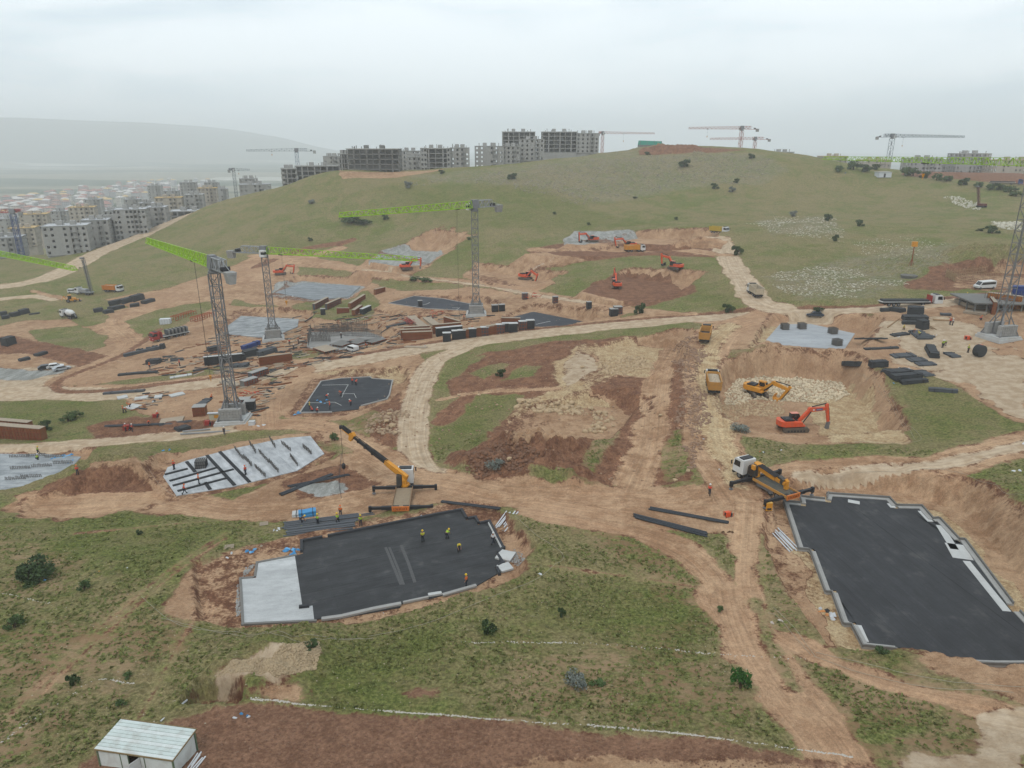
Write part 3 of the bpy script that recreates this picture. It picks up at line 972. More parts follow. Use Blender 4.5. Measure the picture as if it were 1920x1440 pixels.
def copy_tree(src, loc, rz, label, group=None, recolor=None, scale=None):
    def cp(o, par):
        c = o.copy()
        C.objects.link(c)
        c.parent = par
        if recolor and c.type == 'MESH':
            for i, sl in enumerate(c.material_slots):
                if sl.material and sl.material.name in recolor:
                    m_ = recolor[sl.material.name]
                    c.material_slots[i].link = 'OBJECT'
                    c.material_slots[i].material = m_
        for ch in o.children:
            cp(ch, c)
        return c
    r = cp(src, None)
    r.location = loc
    r.rotation_euler = (0, 0, rz) if not isinstance(rz, tuple) else rz
    if scale:
        r.scale = scale if isinstance(scale, tuple) else (scale,) * 3
    r['label'] = label
    if group:
        r['group'] = group
    return r


def G(px, py, dz=0.0):
    x, y = hit(px, py)
    return Vector((float(x[0]), float(y[0]), float(zat(x, y)[0]) + dz))


def GD(px, py, drop):
    x, y = at_drop(px, py, drop)
    return Vector((float(x), float(y), CAM_Z - drop))


def z_of(y, py):
    """height of a point at ground distance y that the lens sees at picture row py"""
    v = (720 - py) / FPX
    return CAM_Z + y * (v * _cp - _sp) / (_cp + v * _sp)


def col_at(px, y, z):
    """x of a point at distance y and height z seen at picture column px"""
    return (px - 960) / FPX * (y * _cp - (z - CAM_Z) * _sp)


def head(a, b):
    return math.atan2(b[1] - a[1], b[0] - a[0])


# paints
LIME = mat('lime_paint', lin(160, 205, 30), .45, var=.08)
STEEL = mat('grey_steel', lin(134, 134, 136), .5, .3, .15)
GALV = mat('galvanised', lin(176, 178, 180), .45, .4, .12)
CONC = mat('concrete', lin(172, 170, 166), .9, var=.14, vs=.8, bump=.3)
CONCD = mat('concrete_dark', lin(128, 126, 122), .9, var=.16, vs=.5, bump=.3)
CONCL = mat('concrete_pale', lin(205, 206, 204), .9, var=.12, vs=.35, dirt=.25, bump=.3)
WHITE = mat('white_paint', lin(232, 232, 230), .4, var=.05, dirt=.15)
BLACK = mat('black_rubber', lin(38, 38, 39), .8, var=.2)
DARK = mat('dark_steel', lin(52, 51, 54), .55, .2, .2)
GLASS = mat('dark_glass', lin(28, 32, 36), .12, var=.05, spec=.6)
ORNG = mat('orange_red_paint', lin(236, 92, 48), .5, var=.12, dirt=.4)
YELL = mat('amber_paint', lin(232, 158, 44), .5, var=.12, dirt=.4)
YELD = mat('dusty_yellow_paint', lin(206, 150, 74), .55, var=.1, dirt=.4)
CREAM = mat('dusty_cream_paint', lin(214, 198, 172), .6, var=.08, dirt=.3)
BRWN = mat('plywood_brown', lin(140, 88, 54), .8, var=.22, vs=1.5)
BRWL = mat('weathered_board', lin(176, 160, 140), .85, var=.15, vs=2)
WOOD = mat('timber', lin(168, 136, 100), .85, var=.2, vs=2)
RUST = mat('rusty_steel', lin(150, 80, 50), .8, var=.25, vs=2)
REDP = mat('red_primer', lin(170, 52, 44), .6, var=.15)
BLUE = mat('blue_plastic', lin(70, 150, 205), .5, var=.15, vs=3)
BLUD = mat('deep_blue_plastic', lin(36, 62, 128), .5, var=.2, vs=3)
FELT = mat('charcoal_bundle', lin(62, 64, 67), .85, var=.18, vs=2.5, bump=.3)
FELTB = mat('slate_bundle', lin(84, 87, 91), .85, var=.18, vs=2.5, bump=.3)
SKIN = mat('skin', lin(176, 128, 100), .6)
LOAD = mat('rock_load', lin(190, 172, 148), .95, var=.35, vs=3, bump=.8)
PIPE = mat('grey_pipe', lin(92, 96, 102), .5, var=.12)
PLAST = mat('white_sheet', lin(222, 225, 228), .6, var=.1)


# ------------------------------------------------------------------ tower cranes
def lattice(mb, o, ax, side, up, L, W, H, n, r, tri=True, taper=1.0):
    """truss of length L from o along ax: top chord(s) and two bottom chords, braced"""
    P = []
    for i in range(n + 1):
        k = i / n
        hh = H * (1 - (1 - taper) * k)
        c = o + ax * (L * k)
        b0, b1 = c - side * W / 2, c + side * W / 2
        if tri:
            P.append((b0, b1, c + up * hh))
        else:
            P.append((b0, b1, b1 + up * hh, b0 + up * hh))
    m = len(P[0])
    for i in range(n):
        for k in range(m):
            mb.bar(P[i][k], P[i + 1][k], r * 1.5)
        for k in range(m):
            k2 = (k + 1) % m
            mb.bar(P[i][k], P[i][k2], r)
            if (i + k) % 2:
                mb.bar(P[i][k], P[i + 1][k2], r)
            else:
                mb.bar(P[i][k2], P[i + 1][k], r)
    for k in range(m):
        mb.bar(P[n][k], P[n][(k + 1) % m], r)
    return P


def tower_crane(base, H, az, jl, cl, label, jibm, mastm, mw=1.8, jh=1.7, group=None, r=.085, base_kind=True, trolley=.3, rot=0.0, cable=12, cwm=None):
    t = thing('tower_crane', label, 'tower crane', base, 0, group)
    mb = MB()
    e = Vector((math.cos(rot), math.sin(rot), 0))
    f = Vector((-e.y, e.x, 0))
    z0 = 4.2 if base_kind else 0
    nsec = max(3, int((H - z0) / (mw * 1.25)))
    lattice(mb, Vector((0, 0, z0)) - f * 0 - e * 0 - Vector((0, 0, 0)) + f * (-mw / 2) + Vector((0, 0, 0)), Vector((0, 0, 1)), e, f, H - z0, mw, mw, nsec, r, tri=False)
    mb.obj('mast', mastm, t)
    lad = MB()
    for s_ in (-.2, .2):
        lad.bar(e * s_ + Vector((0, 0, z0)), e * s_ + Vector((0, 0, H)), .05)
    for i in range(int((H - z0) / .6)):
        lad.bar(e * -.2 + Vector((0, 0, z0 + i * .6)), e * .2 + Vector((0, 0, z0 + i * .6)), .04)
    lad.obj('ladder', mastm, t)
    if base_kind:
        sl = MB()
        hs = 3.3
        for i, zz in enumerate((0, .45)):
            h_ = hs - i * .25
            sl.hexa([e * (a * h_) + f * (b * h_) + Vector((0, 0, zz - .3 * (i == 0))) for a, b in ((-1, -1), (1, -1), (1, 1), (-1, 1))],
                    [e * (a * h_) + f * (b * h_) + Vector((0, 0, zz + .45)) for a, b in ((-1, -1), (1, -1), (1, 1), (-1, 1))])
        sl.obj('foundation_pad', CONCL, t)
        bm_ = MB()
        for a in (-1, 1):
            for b in (-1, 1):
                bm_.bar(e * (a * 2.6) + f * (b * 2.6) + Vector((0, 0, .9)), e * (a * mw / 2) + f * (b * mw / 2) + Vector((0, 0, z0 + 1.2)), .26)
                bm_.bar(e * (a * mw / 2) + f * (b * mw / 2) + Vector((0, 0, .9)), e * (a * mw / 2) + f * (b * mw / 2) + Vector((0, 0, z0)), .22)
        bm_.bar(e * -2.6 + f * -2.6 + Vector((0, 0, 1.0)), e * 2.6 + f * 2.6 + Vector((0, 0, 1.0)), .4)
        bm_.bar(e * 2.6 + f * -2.6 + Vector((0, 0, 1.0)), e * -2.6 + f * 2.6 + Vector((0, 0, 1.0)), .4)
        bm_.obj('base_frame', mastm, t)
        for k in range(4):
            for s_ in (-1, 1):
                blk = MB()
                c = f * (s_ * 1.75) + Vector((0, 0, 1.05 + k * .62))
                blk.hexa([c + e * (a * 2.3) + f * (b * .55) for a, b in ((-1, -1), (1, -1), (1, 1), (-1, 1))],
                         [c + e * (a * 2.26) + f * (b * .53) + Vector((0, 0, .56)) for a, b in ((-1, -1), (1, -1), (1, 1), (-1, 1))])
                for q in range(7):
                    blk.bar(c + e * (-1.9 + q * .63) + f * (s_ * .55) + Vector((0, 0, .08)), c + e * (-1.9 + q * .63) + f * (s_ * .55) + Vector((0, 0, .48)), .3, .1)
                blk.obj('ballast_block', CONC, t)
    up = Vector((0, 0, 1))
    a = Vector((math.cos(az), math.sin(az), 0))
    s_ = Vector((-a.y, a.x, 0))
    sm = MB()
    sm.lathe((0, 0, H), [(mw * .55, 0), (mw * .62, .15), (mw * .62, .5), (mw * .5, .55), (mw * .5, 1.0)], 14)
    sm.hexa([a * (x * mw * .6) + s_ * (y * mw * .5) + up * (H + 1.0) for x, y in ((-1, -1), (1, -1), (1, 1), (-1, 1))],
            [a * (x * mw * .55) + s_ * (y * mw * .35) + up * (H + 1.4 + jh) for x, y in ((-1, -1), (1, -1), (1, 1), (-1, 1))])
    sm.obj('slewing_unit', STEEL, t)
    cb = MB()
    cc = s_ * -(mw * .5 + .75) + a * .7 + up * (H + .3)
    for zz0, zz1 in ((0, .7), (1.5, 2.0)):
        cb.hexa([cc + a * (x * .85) + s_ * (y * .65) + up * zz0 for x, y in ((-1, -1), (1, -1), (1, 1), (-1, 1))],
                [cc + a * (x * .85) + s_ * (y * .65) + up * zz1 for x, y in ((-1, -1), (1, -1), (1, 1), (-1, 1))])
    cb.hexa([cc + a * (x - .55) * .9 * .3 - a * .45 + s_ * (y * .62) + up * .7 for x, y in ((-1, -1), (1, -1), (1, 1), (-1, 1))],
            [cc + a * (x - .55) * .9 * .3 - a * .45 + s_ * (y * .62) + up * 1.5 for x, y in ((-1, -1), (1, -1), (1, 1), (-1, 1))])
    cab_ = cb.obj('cab', WHITE, t)
    wn = MB()
    wn.hexa([cc + a * (.2 + x * .6) + s_ * (y * .6) + up * .7 for x, y in ((-1, -1), (1, -1), (1, 1), (-1, 1))],
            [cc + a * (.2 + x * .56) + s_ * (y * .58) + up * 1.5 for x, y in ((-1, -1), (1, -1), (1, 1), (-1, 1))])
    wn.obj('cab_window', GLASS, cab_)
    zj = H + 1.1
    jb = MB()
    nj = max(6, int(jl / 1.9))
    lattice(jb, up * zj + a * (mw * .6), a, s_, up, jl - mw * .6, 1.15, jh, nj, r * .85, True, .55)
    jb.obj('jib', jibm, t)
    cj = MB()
    root = min(6.5, cl * .5)
    lattice(cj, up * zj - a * (mw * .6), -a, s_, up, root, 1.3, jh * 1.0, 4, r, False)
    for q in (-.55, .55):
        cj.bar(up * zj - a * root + s_ * q, up * zj - a * cl + s_ * q, .22, .3)
    for q in range(5):
        k = root + (cl - root) * q / 4
        cj.bar(up * zj - a * k + s_ * -.6, up * zj - a * k + s_ * .6, .12)
    cj.bar(up * (zj + jh) - a * root, up * (zj + .2) - a * cl, .1)
    cj.obj('counter_jib', GALV if jibm is LIME else jibm, t)
    for q in range(3):
        wb = MB()
        c = up * (zj - 1.9) - a * (cl - .35 - q * .75)
        wb.hexa([c + a * (x * .3) + s_ * (y * .6) for x, y in ((-1, -1), (1, -1), (1, 1), (-1, 1))],
                [c + a * (x * .34) + s_ * (y * 1.0) + up * 2.3 for x, y in ((-1, -1), (1, -1), (1, 1), (-1, 1))])
        wb.obj('counterweight', cwm or CONC, t)
    wi = MB()
    c = up * (zj + .2) - a * (cl - 3.6)
    wi.hexa([c + a * (x * .7) + s_ * (y * .6) for x, y in ((-1, -1), (1, -1), (1, 1), (-1, 1))],
            [c + a * (x * .6) + s_ * (y * .5) + up * .8 for x, y in ((-1, -1), (1, -1), (1, 1), (-1, 1))])
    wi.tube(c + s_ * -.9 + up * .5, c + s_ * .9 + up * .5, .42, 10)
    wi.obj('hoist_winch', DARK, t)
    tr = MB()
    c = up * (zj - .25) + a * (jl * trolley)
    tr.hexa([c + a * (x * .7) + s_ * (y * .6) for x, y in ((-1, -1), (1, -1), (1, 1), (-1, 1))],
            [c + a * (x * .7) + s_ * (y * .7) + up * .3 for x, y in ((-1, -1), (1, -1), (1, 1), (-1, 1))])
    tro = tr.obj('trolley', DARK, t)
    ca = MB()
    for q in (-.2, .2):
        ca.bar(c + a * q, c + a * q * .3 - up * cable, .035)
    ca.obj('hoist_cable', DARK, tro)
    hk = MB().hexa([c - up * (cable + .9) + a * (x * .2) + s_ * (y * .12) for x, y in ((-1, -1), (1, -1), (1, 1), (-1, 1))],
                   [c - up * cable + a * (x * .35) + s_ * (y * .2) for x, y in ((-1, -1), (1, -1), (1, 1), (-1, 1))])
    hk.bar(c - up * (cable + .9), c - up * (cable + 1.5), .12)
    hk.obj('hook_block', YELL, tro)
    return t


# ------------------------------------------------------------------ concrete buildings
def facade(mb, p, q, z0, fl, fh, bays, ww=1.3, wh=1.4, sill=.95, th=.28, skip=()):
    p, q = Vector((p[0], p[1], 0)), Vector((q[0], q[1], 0))
    u = q - p
    L = u.length
    u.normalize()
    n = Vector((u.y, -u.x, 0))

    def bx(a, b, za, zb):
        lo = [p + u * a, p + u * b, p + u * b - n * th, p + u * a - n * th]
        mb.hexa([v + Vector((0, 0, za)) for v in lo], [v + Vector((0, 0, zb)) for v in lo])
    bw = L / bays
    for k in range(fl):
        z = z0 + k * fh
        bx(0, L, z + .001, z + sill)
        bx(0, L, z + sill + wh, z + fh - .001)
        e = 0.0
        for b in range(bays):
            if (b, k) in skip or (b, -1) in skip:
                bx(e, b * bw + bw, z + sill, z + sill + wh)
                e = b * bw + bw
                continue
            a0 = b * bw + (bw - ww) / 2
            bx(e, a0, z + sill, z + sill + wh)
            e = a0 + ww
        bx(e, L, z + sill, z + sill + wh)


def building(c, w, d, fl, rot, label, style='walled', fh=3.0, down=0.0, wallm=None, roofm=None, stubs=5, group='unfinished concrete apartment blocks', bays=None, roof='flat', seed=0, name='apartment_block', added_wall=True):
    """c = centre at the bottom of the lowest storey seen; goes down a further `down` metres into the slope"""
    rd = random.Random(seed + int(w * 10))
    wallm = wallm or CONC
    roofm = roofm or CONCL
    t = thing(name, label, 'building', (c[0], c[1], c[2]), rot, group)
    x0, x1, y0, y1 = -w / 2, w / 2, -d / 2, d / 2
    if down > 0:
        MB().box(x0 + .4, y0 + .4, -down, x1 - .4, y1 - .4, -.3).obj('basement', wallm, t)
    for k in range(fl + 1):
        MB().box(x0 + .3, y0 + .3, k * fh - .28, x1 - .3, y1 - .3, k * fh - .03).obj('floor_slab', CONCD if k < fl else roofm, t)
    H = fl * fh
    if style == 'walled':
        bx = bays or max(3, int(w / 3.1))
        by = max(2, int(d / 3.4))
        sk = {(int(bx * .36), -1)} if bx > 5 else set()
        sk |= {(rd.randrange(bx), rd.randrange(fl)) for _ in range(bx // 2)}
        for nm, p, q, n_ in (('front', (x0, y0), (x1, y0), bx), ('back', (x1, y1), (x0, y1), bx), ('east', (x1, y0 + .28), (x1, y1 - .28), by), ('west', (x0, y1 - .28), (x0, y0 + .28), by)):
            mb = MB()
            facade(mb, p, q, 0, fl, fh, n_, 1.3 if n_ == bx else 1.1, 1.45, .9, skip=sk if nm == 'front' else {(0, -1)} if rd.random() < .3 else ())
            mb.obj('wall', wallm, t)
        # recessed stair bay with balconies
        rb = MB()
        xb = x0 + w * .62
        for k in range(fl):
            rb.box(xb, y0 - .9, k * fh - .25, xb + w * .16, y0 - .02, k * fh - .05)
            rb.box(xb, y0 - .9, k * fh - .05, xb + .15, y0 - .02, k * fh + fh - .3)
            rb.box(xb + w * .16 - .15, y0 - .9, k * fh - .05, xb + w * .16, y0 - .02, k * fh + fh - .3)
        rb.obj('balcony', wallm, t)
    else:
        nx, ny = max(3, int(w / 4.2)), max(2, int(d / 4.5))
        cm = MB()
        for i in range(nx + 1):
            for j in range(ny + 1):
                if 0 < i < nx and 0 < j < ny:
                    continue
                px_, py_ = x0 + .35 + i * (w - .9) / nx, y0 + .35 + j * (d - .9) / ny
                cm.box(px_ - .05, py_ - .05, 0, px_ + .3 + (.5 if j in (0, ny) and i % 2 else 0), py_ + .3, H - .3)
        cm.obj('column', wallm, t)
        bm_ = MB()
        for k in range(1, fl + 1):
            bm_.box(x0 + .3, y0 + .28, k * fh - .62, x1 - .3, y0 + .52, k * fh - .29)
            bm_.box(x0 + .3, y1 - .52, k * fh - .62, x1 - .3, y1 - .28, k * fh - .29)
        bm_.obj('beam', wallm, t)
        if style == 'ends':
            mb = MB()
            facade(mb, (x0, y0), (x0 + w * .22, y0), 0, fl, fh, 2)
            facade(mb, (x1 - w * .12, y0), (x1, y0), 0, fl, fh, 1)
            mb.obj('wall', wallm, t)
        mb = MB()
        facade(mb, (x1, y0 + .6), (x1, y1 - .6), 0, fl, fh, max(2, int(d / 4)))
        mb.obj('wall', wallm, t)
        for k in range(fl):
            mb = MB()
            for q in range(nx):
                if rd.random() < .55:
                    xx = x0 + .6 + q * (w - 1) / nx
                    mb.box(xx, y0 + 2.2 + rd.random() * 1.5, k * fh, xx + w / nx * .8, y0 + 2.4 + 1.6, k * fh + fh - .3)
            if mb.f:
                mb.obj('added_partition', CONCD, t)  # partition walls added to darken the open floors
    if added_wall:
        e_ = .02 if style != 'walled' else .3
        MB().box(x0 + w * e_ + .3, y0 + d * .5, 0, x1 - w * e_ - .3, y0 + d * .58, H - .3).obj('added_dark_wall', CONCD, t)  # cross wall added to darken the rooms and block sky behind the openings
    if roof == 'hip':
        ov = .6
        rf = MB()
        b = [(x0 - ov, y0 - ov, H), (x1 + ov, y0 - ov, H), (x1 + ov, y1 + ov, H), (x0 - ov, y1 + ov, H)]
        i = min(w, d) * .45
        tp = [(x0 + i, y0 + i * d / max(w, d) * .95, H + 2.4), (x1 - i, y0 + i * d / max(w, d) * .95, H + 2.4), (x1 - i, y1 - i * d / max(w, d) * .95, H + 2.4), (x0 + i, y1 - i * d / max(w, d) * .95, H + 2.4)]
        rf.hexa([Vector(v) for v in b], [Vector(v) for v in tp])
        rf.obj('roof', roofm, t)
    elif roof == 'flat':
        pr = MB()
        pr.box(x0 - .25, y0 - .25, H - .02, x1 + .25, y0 - .02, H + .22).box(x0 - .25, y1 + .02, H - .02, x1 + .25, y1 + .25, H + .22)
        pr.box(x0 - .25, y0 - .02, H - .02, x0 - .02, y1 + .02, H + .22).box(x1 + .02, y0 - .02, H - .02, x1 + .25, y1 + .02, H + .22)
        pr.obj('parapet', roofm, t)
        for q in range(2):
            xx = x0 + w * (.35 + .3 * q)
            MB().box(xx - 1.4, -1.6, H - .02, xx + 1.4, 1.6, H + 2.3).obj('stair_core', wallm, t)
    sb = MB()
    for q in range(stubs):
        xx, yy = x0 + rd.uniform(.08, .92) * w, y0 + rd.uniform(.2, .8) * d
        h_ = rd.uniform(1.0, 2.6)
        sb.box(xx - .2, yy - .2, H, xx + .25, yy + .2, H + h_)
    if stubs:
        sb.obj('column_stub', wallm, t)
    return t


# ------------------------------------------------------------------ wheels and vehicles (x forward, ground at z = 0)
_WH = {}


def wheel(par, x, y, r=.52, w=.32):
    k = (round(r, 2), round(w, 2))
    if k not in _WH:
        a = MB().lathe((0, 0, 0), [(r * .6, -w / 2), (r * .95, -w / 2), (r, -w * .35), (r, w * .35), (r * .95, w / 2), (r * .6, w / 2)], 16, 'y').mesh('wheel', BLACK, False)
        b = MB().lathe((0, 0, 0), [(r * .56, -w * .52), (r * .3, -w * .54), (r * .3, w * .54), (r * .56, w * .52)], 12, 'y').mesh('rim', STEEL)
        _WH[k] = (a, b)
    o = put_obj('wheel', _WH[k][0], par)
    o.location = (x, y, r)
    put_obj('rim', _WH[k][1], o)


def truck_cab(t, x1, m, L=2.1, z0=.75, h=2.25, w=1.24):
    """flat-fronted lorry cab whose nose is at x1"""
    x0 = x1 - L
    cb = MB().prof([(x0, z0), (x1, z0), (x1 + .05, z0 + .95), (x1 - .22, z0 + h - .15), (x1 - .5, z0 + h), (x0, z0 + h)], -w, w)
    o = cb.obj('cab', m, t)
    MB().add([(x1 + .062, -w * .9, z0 + 1.0), (x1 + .062, w * .9, z0 + 1.0), (x1 - .19, w * .88, z0 + h - .2), (x1 - .19, -w * .88, z0 + h - .2)], [(0, 1, 2, 3)]).obj('windscreen', GLASS, o)
    for s_ in (-1, 1):
        MB().add([(x0 + .7, s_ * (w + .012), z0 + 1.05), (x1 - .15, s_ * (w + .012), z0 + 1.05), (x1 - .35, s_ * (w + .012), z0 + h - .35), (x0 + .7, s_ * (w + .012), z0 + h - .35)], [(0, 1, 2, 3)]).obj('side_window', GLASS, o)
        mi = MB().bar((x1 - .05, s_ * w, z0 + 1.7), (x1 + .1, s_ * (w + .28), z0 + 1.7), .05)
        mi.box(x1 + .02, s_ * (w + .28) - .1, z0 + 1.1, x1 + .14, s_ * (w + .28) + .1, z0 + 1.75)
        mi.obj('mirror', BLACK, o)
        MB().box(x1 + .0, s_ * w * .75 - .2, z0 + .1, x1 + .07, s_ * w * .75 + .2, z0 + .32).obj('headlight', PLAST, o)
    MB().box(x1 - .25, -w * .98, z0 - .35, x1 + .12, w * .98, z0 - .002).obj('bumper', DARK if m is WHITE else m, t)
    MB().box(x0 + .35, -w * .8, z0 + h + .002, x0 + 1.3, w * .8, z0 + h + .16).obj('roof_visor', DARK, o)
    return o


def chassis(t, x0, x1, axles, r=.52):
    cm = MB().box(x0, -.45, .62, x1, -.25, .95).box(x0, .25, .62, x1, .45, .95)
    for ax in axles:
        cm.box(ax - .12, -.9, .42, ax + .12, .9, .62)
    cm.obj('chassis', DARK, t)
    for ax in axles:
        for s_ in (-1, 1):
            wheel(t, ax, s_ * 1.02, r)


def dump_truck(loc, rz, label, bodym, cabm, load=None, group='tipper trucks on the site roads'):
    t = thing('dump_truck', label, 'truck', loc, rz, group)
    chassis(t, -4.1, 3.0, (3.1, 1.5, -1.7, -3.05))
    truck_cab(t, 4.25, cabm)
    b = MB()
    x0, x1, w, zb, zt = -4.35, 1.95, 1.24, 1.15, 2.85
    b.box(x0, -w, zb - .15, x1, w, zb)
    for s_ in (-1, 1):
        b.hexa([Vector((x0, s_ * w, zb)), Vector((x1, s_ * w, zb)), Vector((x1, s_ * (w - .1), zb)), Vector((x0, s_ * (w - .1), zb))],
               [Vector((x0 - .15, s_ * (w + .05), zt)), Vector((x1, s_ * (w + .05), zt)), Vector((x1, s_ * (w - .07), zt)), Vector((x0 - .15, s_ * (w - .07), zt))])
        for q in range(7):
            xx = x0 + .3 + q * .98
            b.bar((xx, s_ * (w + .05), zb), (xx, s_ * (w + .1), zt), .1)
        b.bar((x0 - .15, s_ * (w + .06), zt), (x1, s_ * (w + .06), zt), .12)
    b.box(x1 - .1, -w, zb, x1, w, zt + .15)
    b.box(x1, -w * .9, zt + .05, x1 + .75, w * .9, zt + .15)
    tip = b.obj('tipper_body', bodym, t)
    g = MB().hexa([Vector((x0, -w + .1, zb)), Vector((x0 + .1, -w + .1, zb)), Vector((x0 + .1, w - .1, zb)), Vector((x0, w - .1, zb))],
                  [Vector((x0 - .15, -w + .07, zt - .1)), Vector((x0 - .05, -w + .07, zt - .1)), Vector((x0 - .05, w - .07, zt - .1)), Vector((x0 - .15, w - .07, zt - .1))])
    for q in range(4):
        yy = -w + .35 + q * .6
        g.bar((x0 - .02, yy, zb), (x0 - .16, yy, zt - .1), .08)
    g.obj('tailgate', bodym, tip)
    if load:
        rd = random.Random(3)
        vs, n_, m_ = [], 11, 5
        for i in range(n_):
            for j in range(m_):
                e = min(i, n_ - 1 - i, j * 2, (m_ - 1 - j) * 2)
                vs.append((x0 + .05 + i * (x1 - x0 - .2) / (n_ - 1), -w + .12 + j * (2 * w - .24) / (m_ - 1), zt - .35 + min(e, 3) * .14 * load + rd.uniform(-.12, .12)))
        MB().add(vs, [(i * m_ + j, (i + 1) * m_ + j, (i + 1) * m_ + j + 1, i * m_ + j + 1) for i in range(n_ - 1) for j in range(m_ - 1)]).obj('rubble_load', LOAD, t)
    else:
        MB().box(x0 + .1, -w + .12, zb + .004, x1 - .12, w - .12, zb + .5).obj('soil_remnant', mat('dark_soil', lin(70, 62, 58), .9), t)
    MB().box(x0 - .1, -1.1, .55, x0 + .1, 1.1, .8).obj('rear_bumper', DARK, t)
    return t


def excavator(loc, rz, label, m=ORNG, swing=0.0, boom=(50, -18, -95), tool='bucket', group='tracked excavators digging the pits', lift=0):
    """rz heads the tracks; swing turns the house; boom = angles of boom, its outer half and stick to the horizon"""
    t = thing('excavator', label, 'excavator', loc, rz, group)
    for s_ in (-1, 1):
        mb = MB()
        pr = []
        for a in np.linspace(-90, 90, 7):
            pr.append((2.05 + .46 * math.cos(R(a)), .48 + .46 * math.sin(R(a))))
        for a in np.linspace(90, 270, 7):
            pr.append((-2.05 + .46 * math.cos(R(a)), .48 + .46 * math.sin(R(a))))
        mb.prof(pr, s_ * 1.3 - .3, s_ * 1.3 + .3)
        for q in range(14):
            mb.box(-2.1 + q * .32, s_ * 1.3 - .32, .935, -1.95 + q * .32, s_ * 1.3 + .32, .98)
        tr = mb.obj('track', mat('track_steel', lin(112, 102, 92), .75, .2, .25, dirt=.5), t)
        rl = MB()
        for q in range(6):
            rl.lathe((-1.5 + q * .6, s_ * 1.3, .36), [(.2, -.34), (.2, .34)], 8, 'y')
        rl.obj('track_rollers', DARK, tr)
    MB().box(-1.1, -1.0, .45, 1.1, 1.0, .95).lathe((0, 0, .95), [(.8, 0), (.8, .2)], 14).obj('undercarriage', DARK, t)
    c_, sn = math.cos(swing), math.sin(swing)

    def W(mb, name, m_, sm=False, par=None):
        mb.v = [(x * c_ - y * sn, x * sn + y * c_, z) for x, y, z in mb.v]
        return mb.obj(name, m_, par or t, sm)
    body = W(MB().box(-2.3, -1.45, 1.15, 1.6, 1.45, 1.42).prof([(-2.3, 1.42), (1.1, 1.42), (1.1, 1.95), (-.4, 2.1), (-2.3, 2.15)], -1.44, -.55).prof([(-2.3, 1.42), (.1, 1.42), (.1, 2.15), (-2.3, 2.15)], .0, 1.44), 'house', m)
    cw = MB()
    n_ = 9
    arc = [(-2.3 - .95 * math.cos(R(a)), 1.47 * math.sin(R(a))) for a in np.linspace(-90, 90, n_)]
    cw.prism([(-2.25, -1.47)] + arc[1:-1] + [(-2.25, 1.47)], 1.2, 2.2)
    W(cw, 'counterweight', m)
    W(MB().box(-2.2, -1.0, 2.155, -.4, 1.0, 2.42).box(-1.9, -.8, 2.42, -1.2, .2, 2.52), 'engine_hood', DARK)
    cab = W(MB().prof([(-.3, 1.43), (1.5, 1.43), (1.62, 2.1), (1.2, 3.0), (-.3, 3.05)], .5, 1.42), 'cab', DARK if m is not YELL else m)
    W(MB().box(-.32, .48, 3.056, 1.15, 1.44, 3.13), 'cab_roof', mat('pale_red', lin(232, 150, 130), .5) if m is ORNG else m, par=cab)
    W(MB().add([(1.585, .55, 1.7), (1.585, 1.37, 1.7), (1.65, 1.37, 2.1), (1.65, .55, 2.1)], [(0, 1, 2, 3)]).add([(1.655, .55, 2.12), (1.655, 1.37, 2.12), (1.245, 1.37, 2.95), (1.245, .55, 2.95)], [(0, 1, 2, 3)])
      .add([(-.1, 1.433, 2.0), (1.4, 1.433, 2.0), (1.1, 1.433, 2.9), (-.1, 1.433, 2.9)], [(0, 1, 2, 3)]).add([(-.1, .487, 2.0), (1.4, .487, 2.0), (1.1, .487, 2.9), (-.1, .487, 2.9)], [(0, 1, 2, 3)]), 'cab_window', GLASS, par=cab)
    # arm
    p0 = Vector((1.0, 0, 1.75))

    def D(a):
        return Vector((math.cos(R(a)), 0, math.sin(R(a))))
    p1 = p0 + D(boom[0]) * 3.0
    p2 = p1 + D(boom[1]) * 3.2
    p3 = p2 + D(boom[2]) * 3.0
    bo = W(MB().bar(p0, p1, .5, .5, w2=.62).bar(p1, p2, .62, .85, w2=.42).lathe((p1.x, 0, p1.z), [(.46, -.3), (.46, .3)], 12, 'y'), 'boom', m)
    st = W(MB().bar(p2 - D(boom[2]) * .9 + D(boom[2] + 90) * .12, p3, .42, .62, w2=.3).lathe((p2.x, 0, p2.z), [(.34, -.28), (.34, .28)], 10, 'y'), 'stick', m)
    hy = MB()
    for s_ in (-1, 1):
        hy.tube(p0 + Vector((.6, s_ * .42, -.25)), p1 + Vector((0, s_ * .42, -.25)), .1, 8)
    hy.tube(p1 + D(boom[1] + 90) * .55 + D(boom[1]) * .3, p2 - D(boom[2]) * .85 + D(boom[1] + 90) * .2, .11, 8)
    hy.tube(p2 + D(boom[2] + 90) * .45, p3 + D(boom[2] + 90) * .3 - D(boom[2]) * .4, .1, 8)
    W(hy, 'hydraulic_cylinder', DARK)
    if tool == 'bucket':
        b = MB()
        ang = boom[2] - 65
        u, v_ = D(ang), D(ang - 90)
        pr = [p3 + v_ * -.3, p3 + u * .5 + v_ * -.45, p3 + u * 1.15 + v_ * -.2, p3 + u * 1.3 + v_ * .35, p3 + u * 1.05 + v_ * .9, p3 + u * .95 + v_ * .8, p3 + u * 1.1 + v_ * .3, p3 + u * .9 + v_ * 0, p3 + v_ * .2]
        b.prof([(p.x, p.z) for p in pr], -.65, .65)
        for q in range(5):
            b.bar(p3 + u * 1.02 + v_ * .85 + Vector((0, -.55 + q * .275, 0)), p3 + u * .98 + v_ * 1.1 + Vector((0, -.55 + q * .275, 0)), .09)
        W(b, 'bucket', DARK if m is ORNG else m)
    else:
        b = MB()
        e = p3 + Vector((-.25, 0, -2.1))
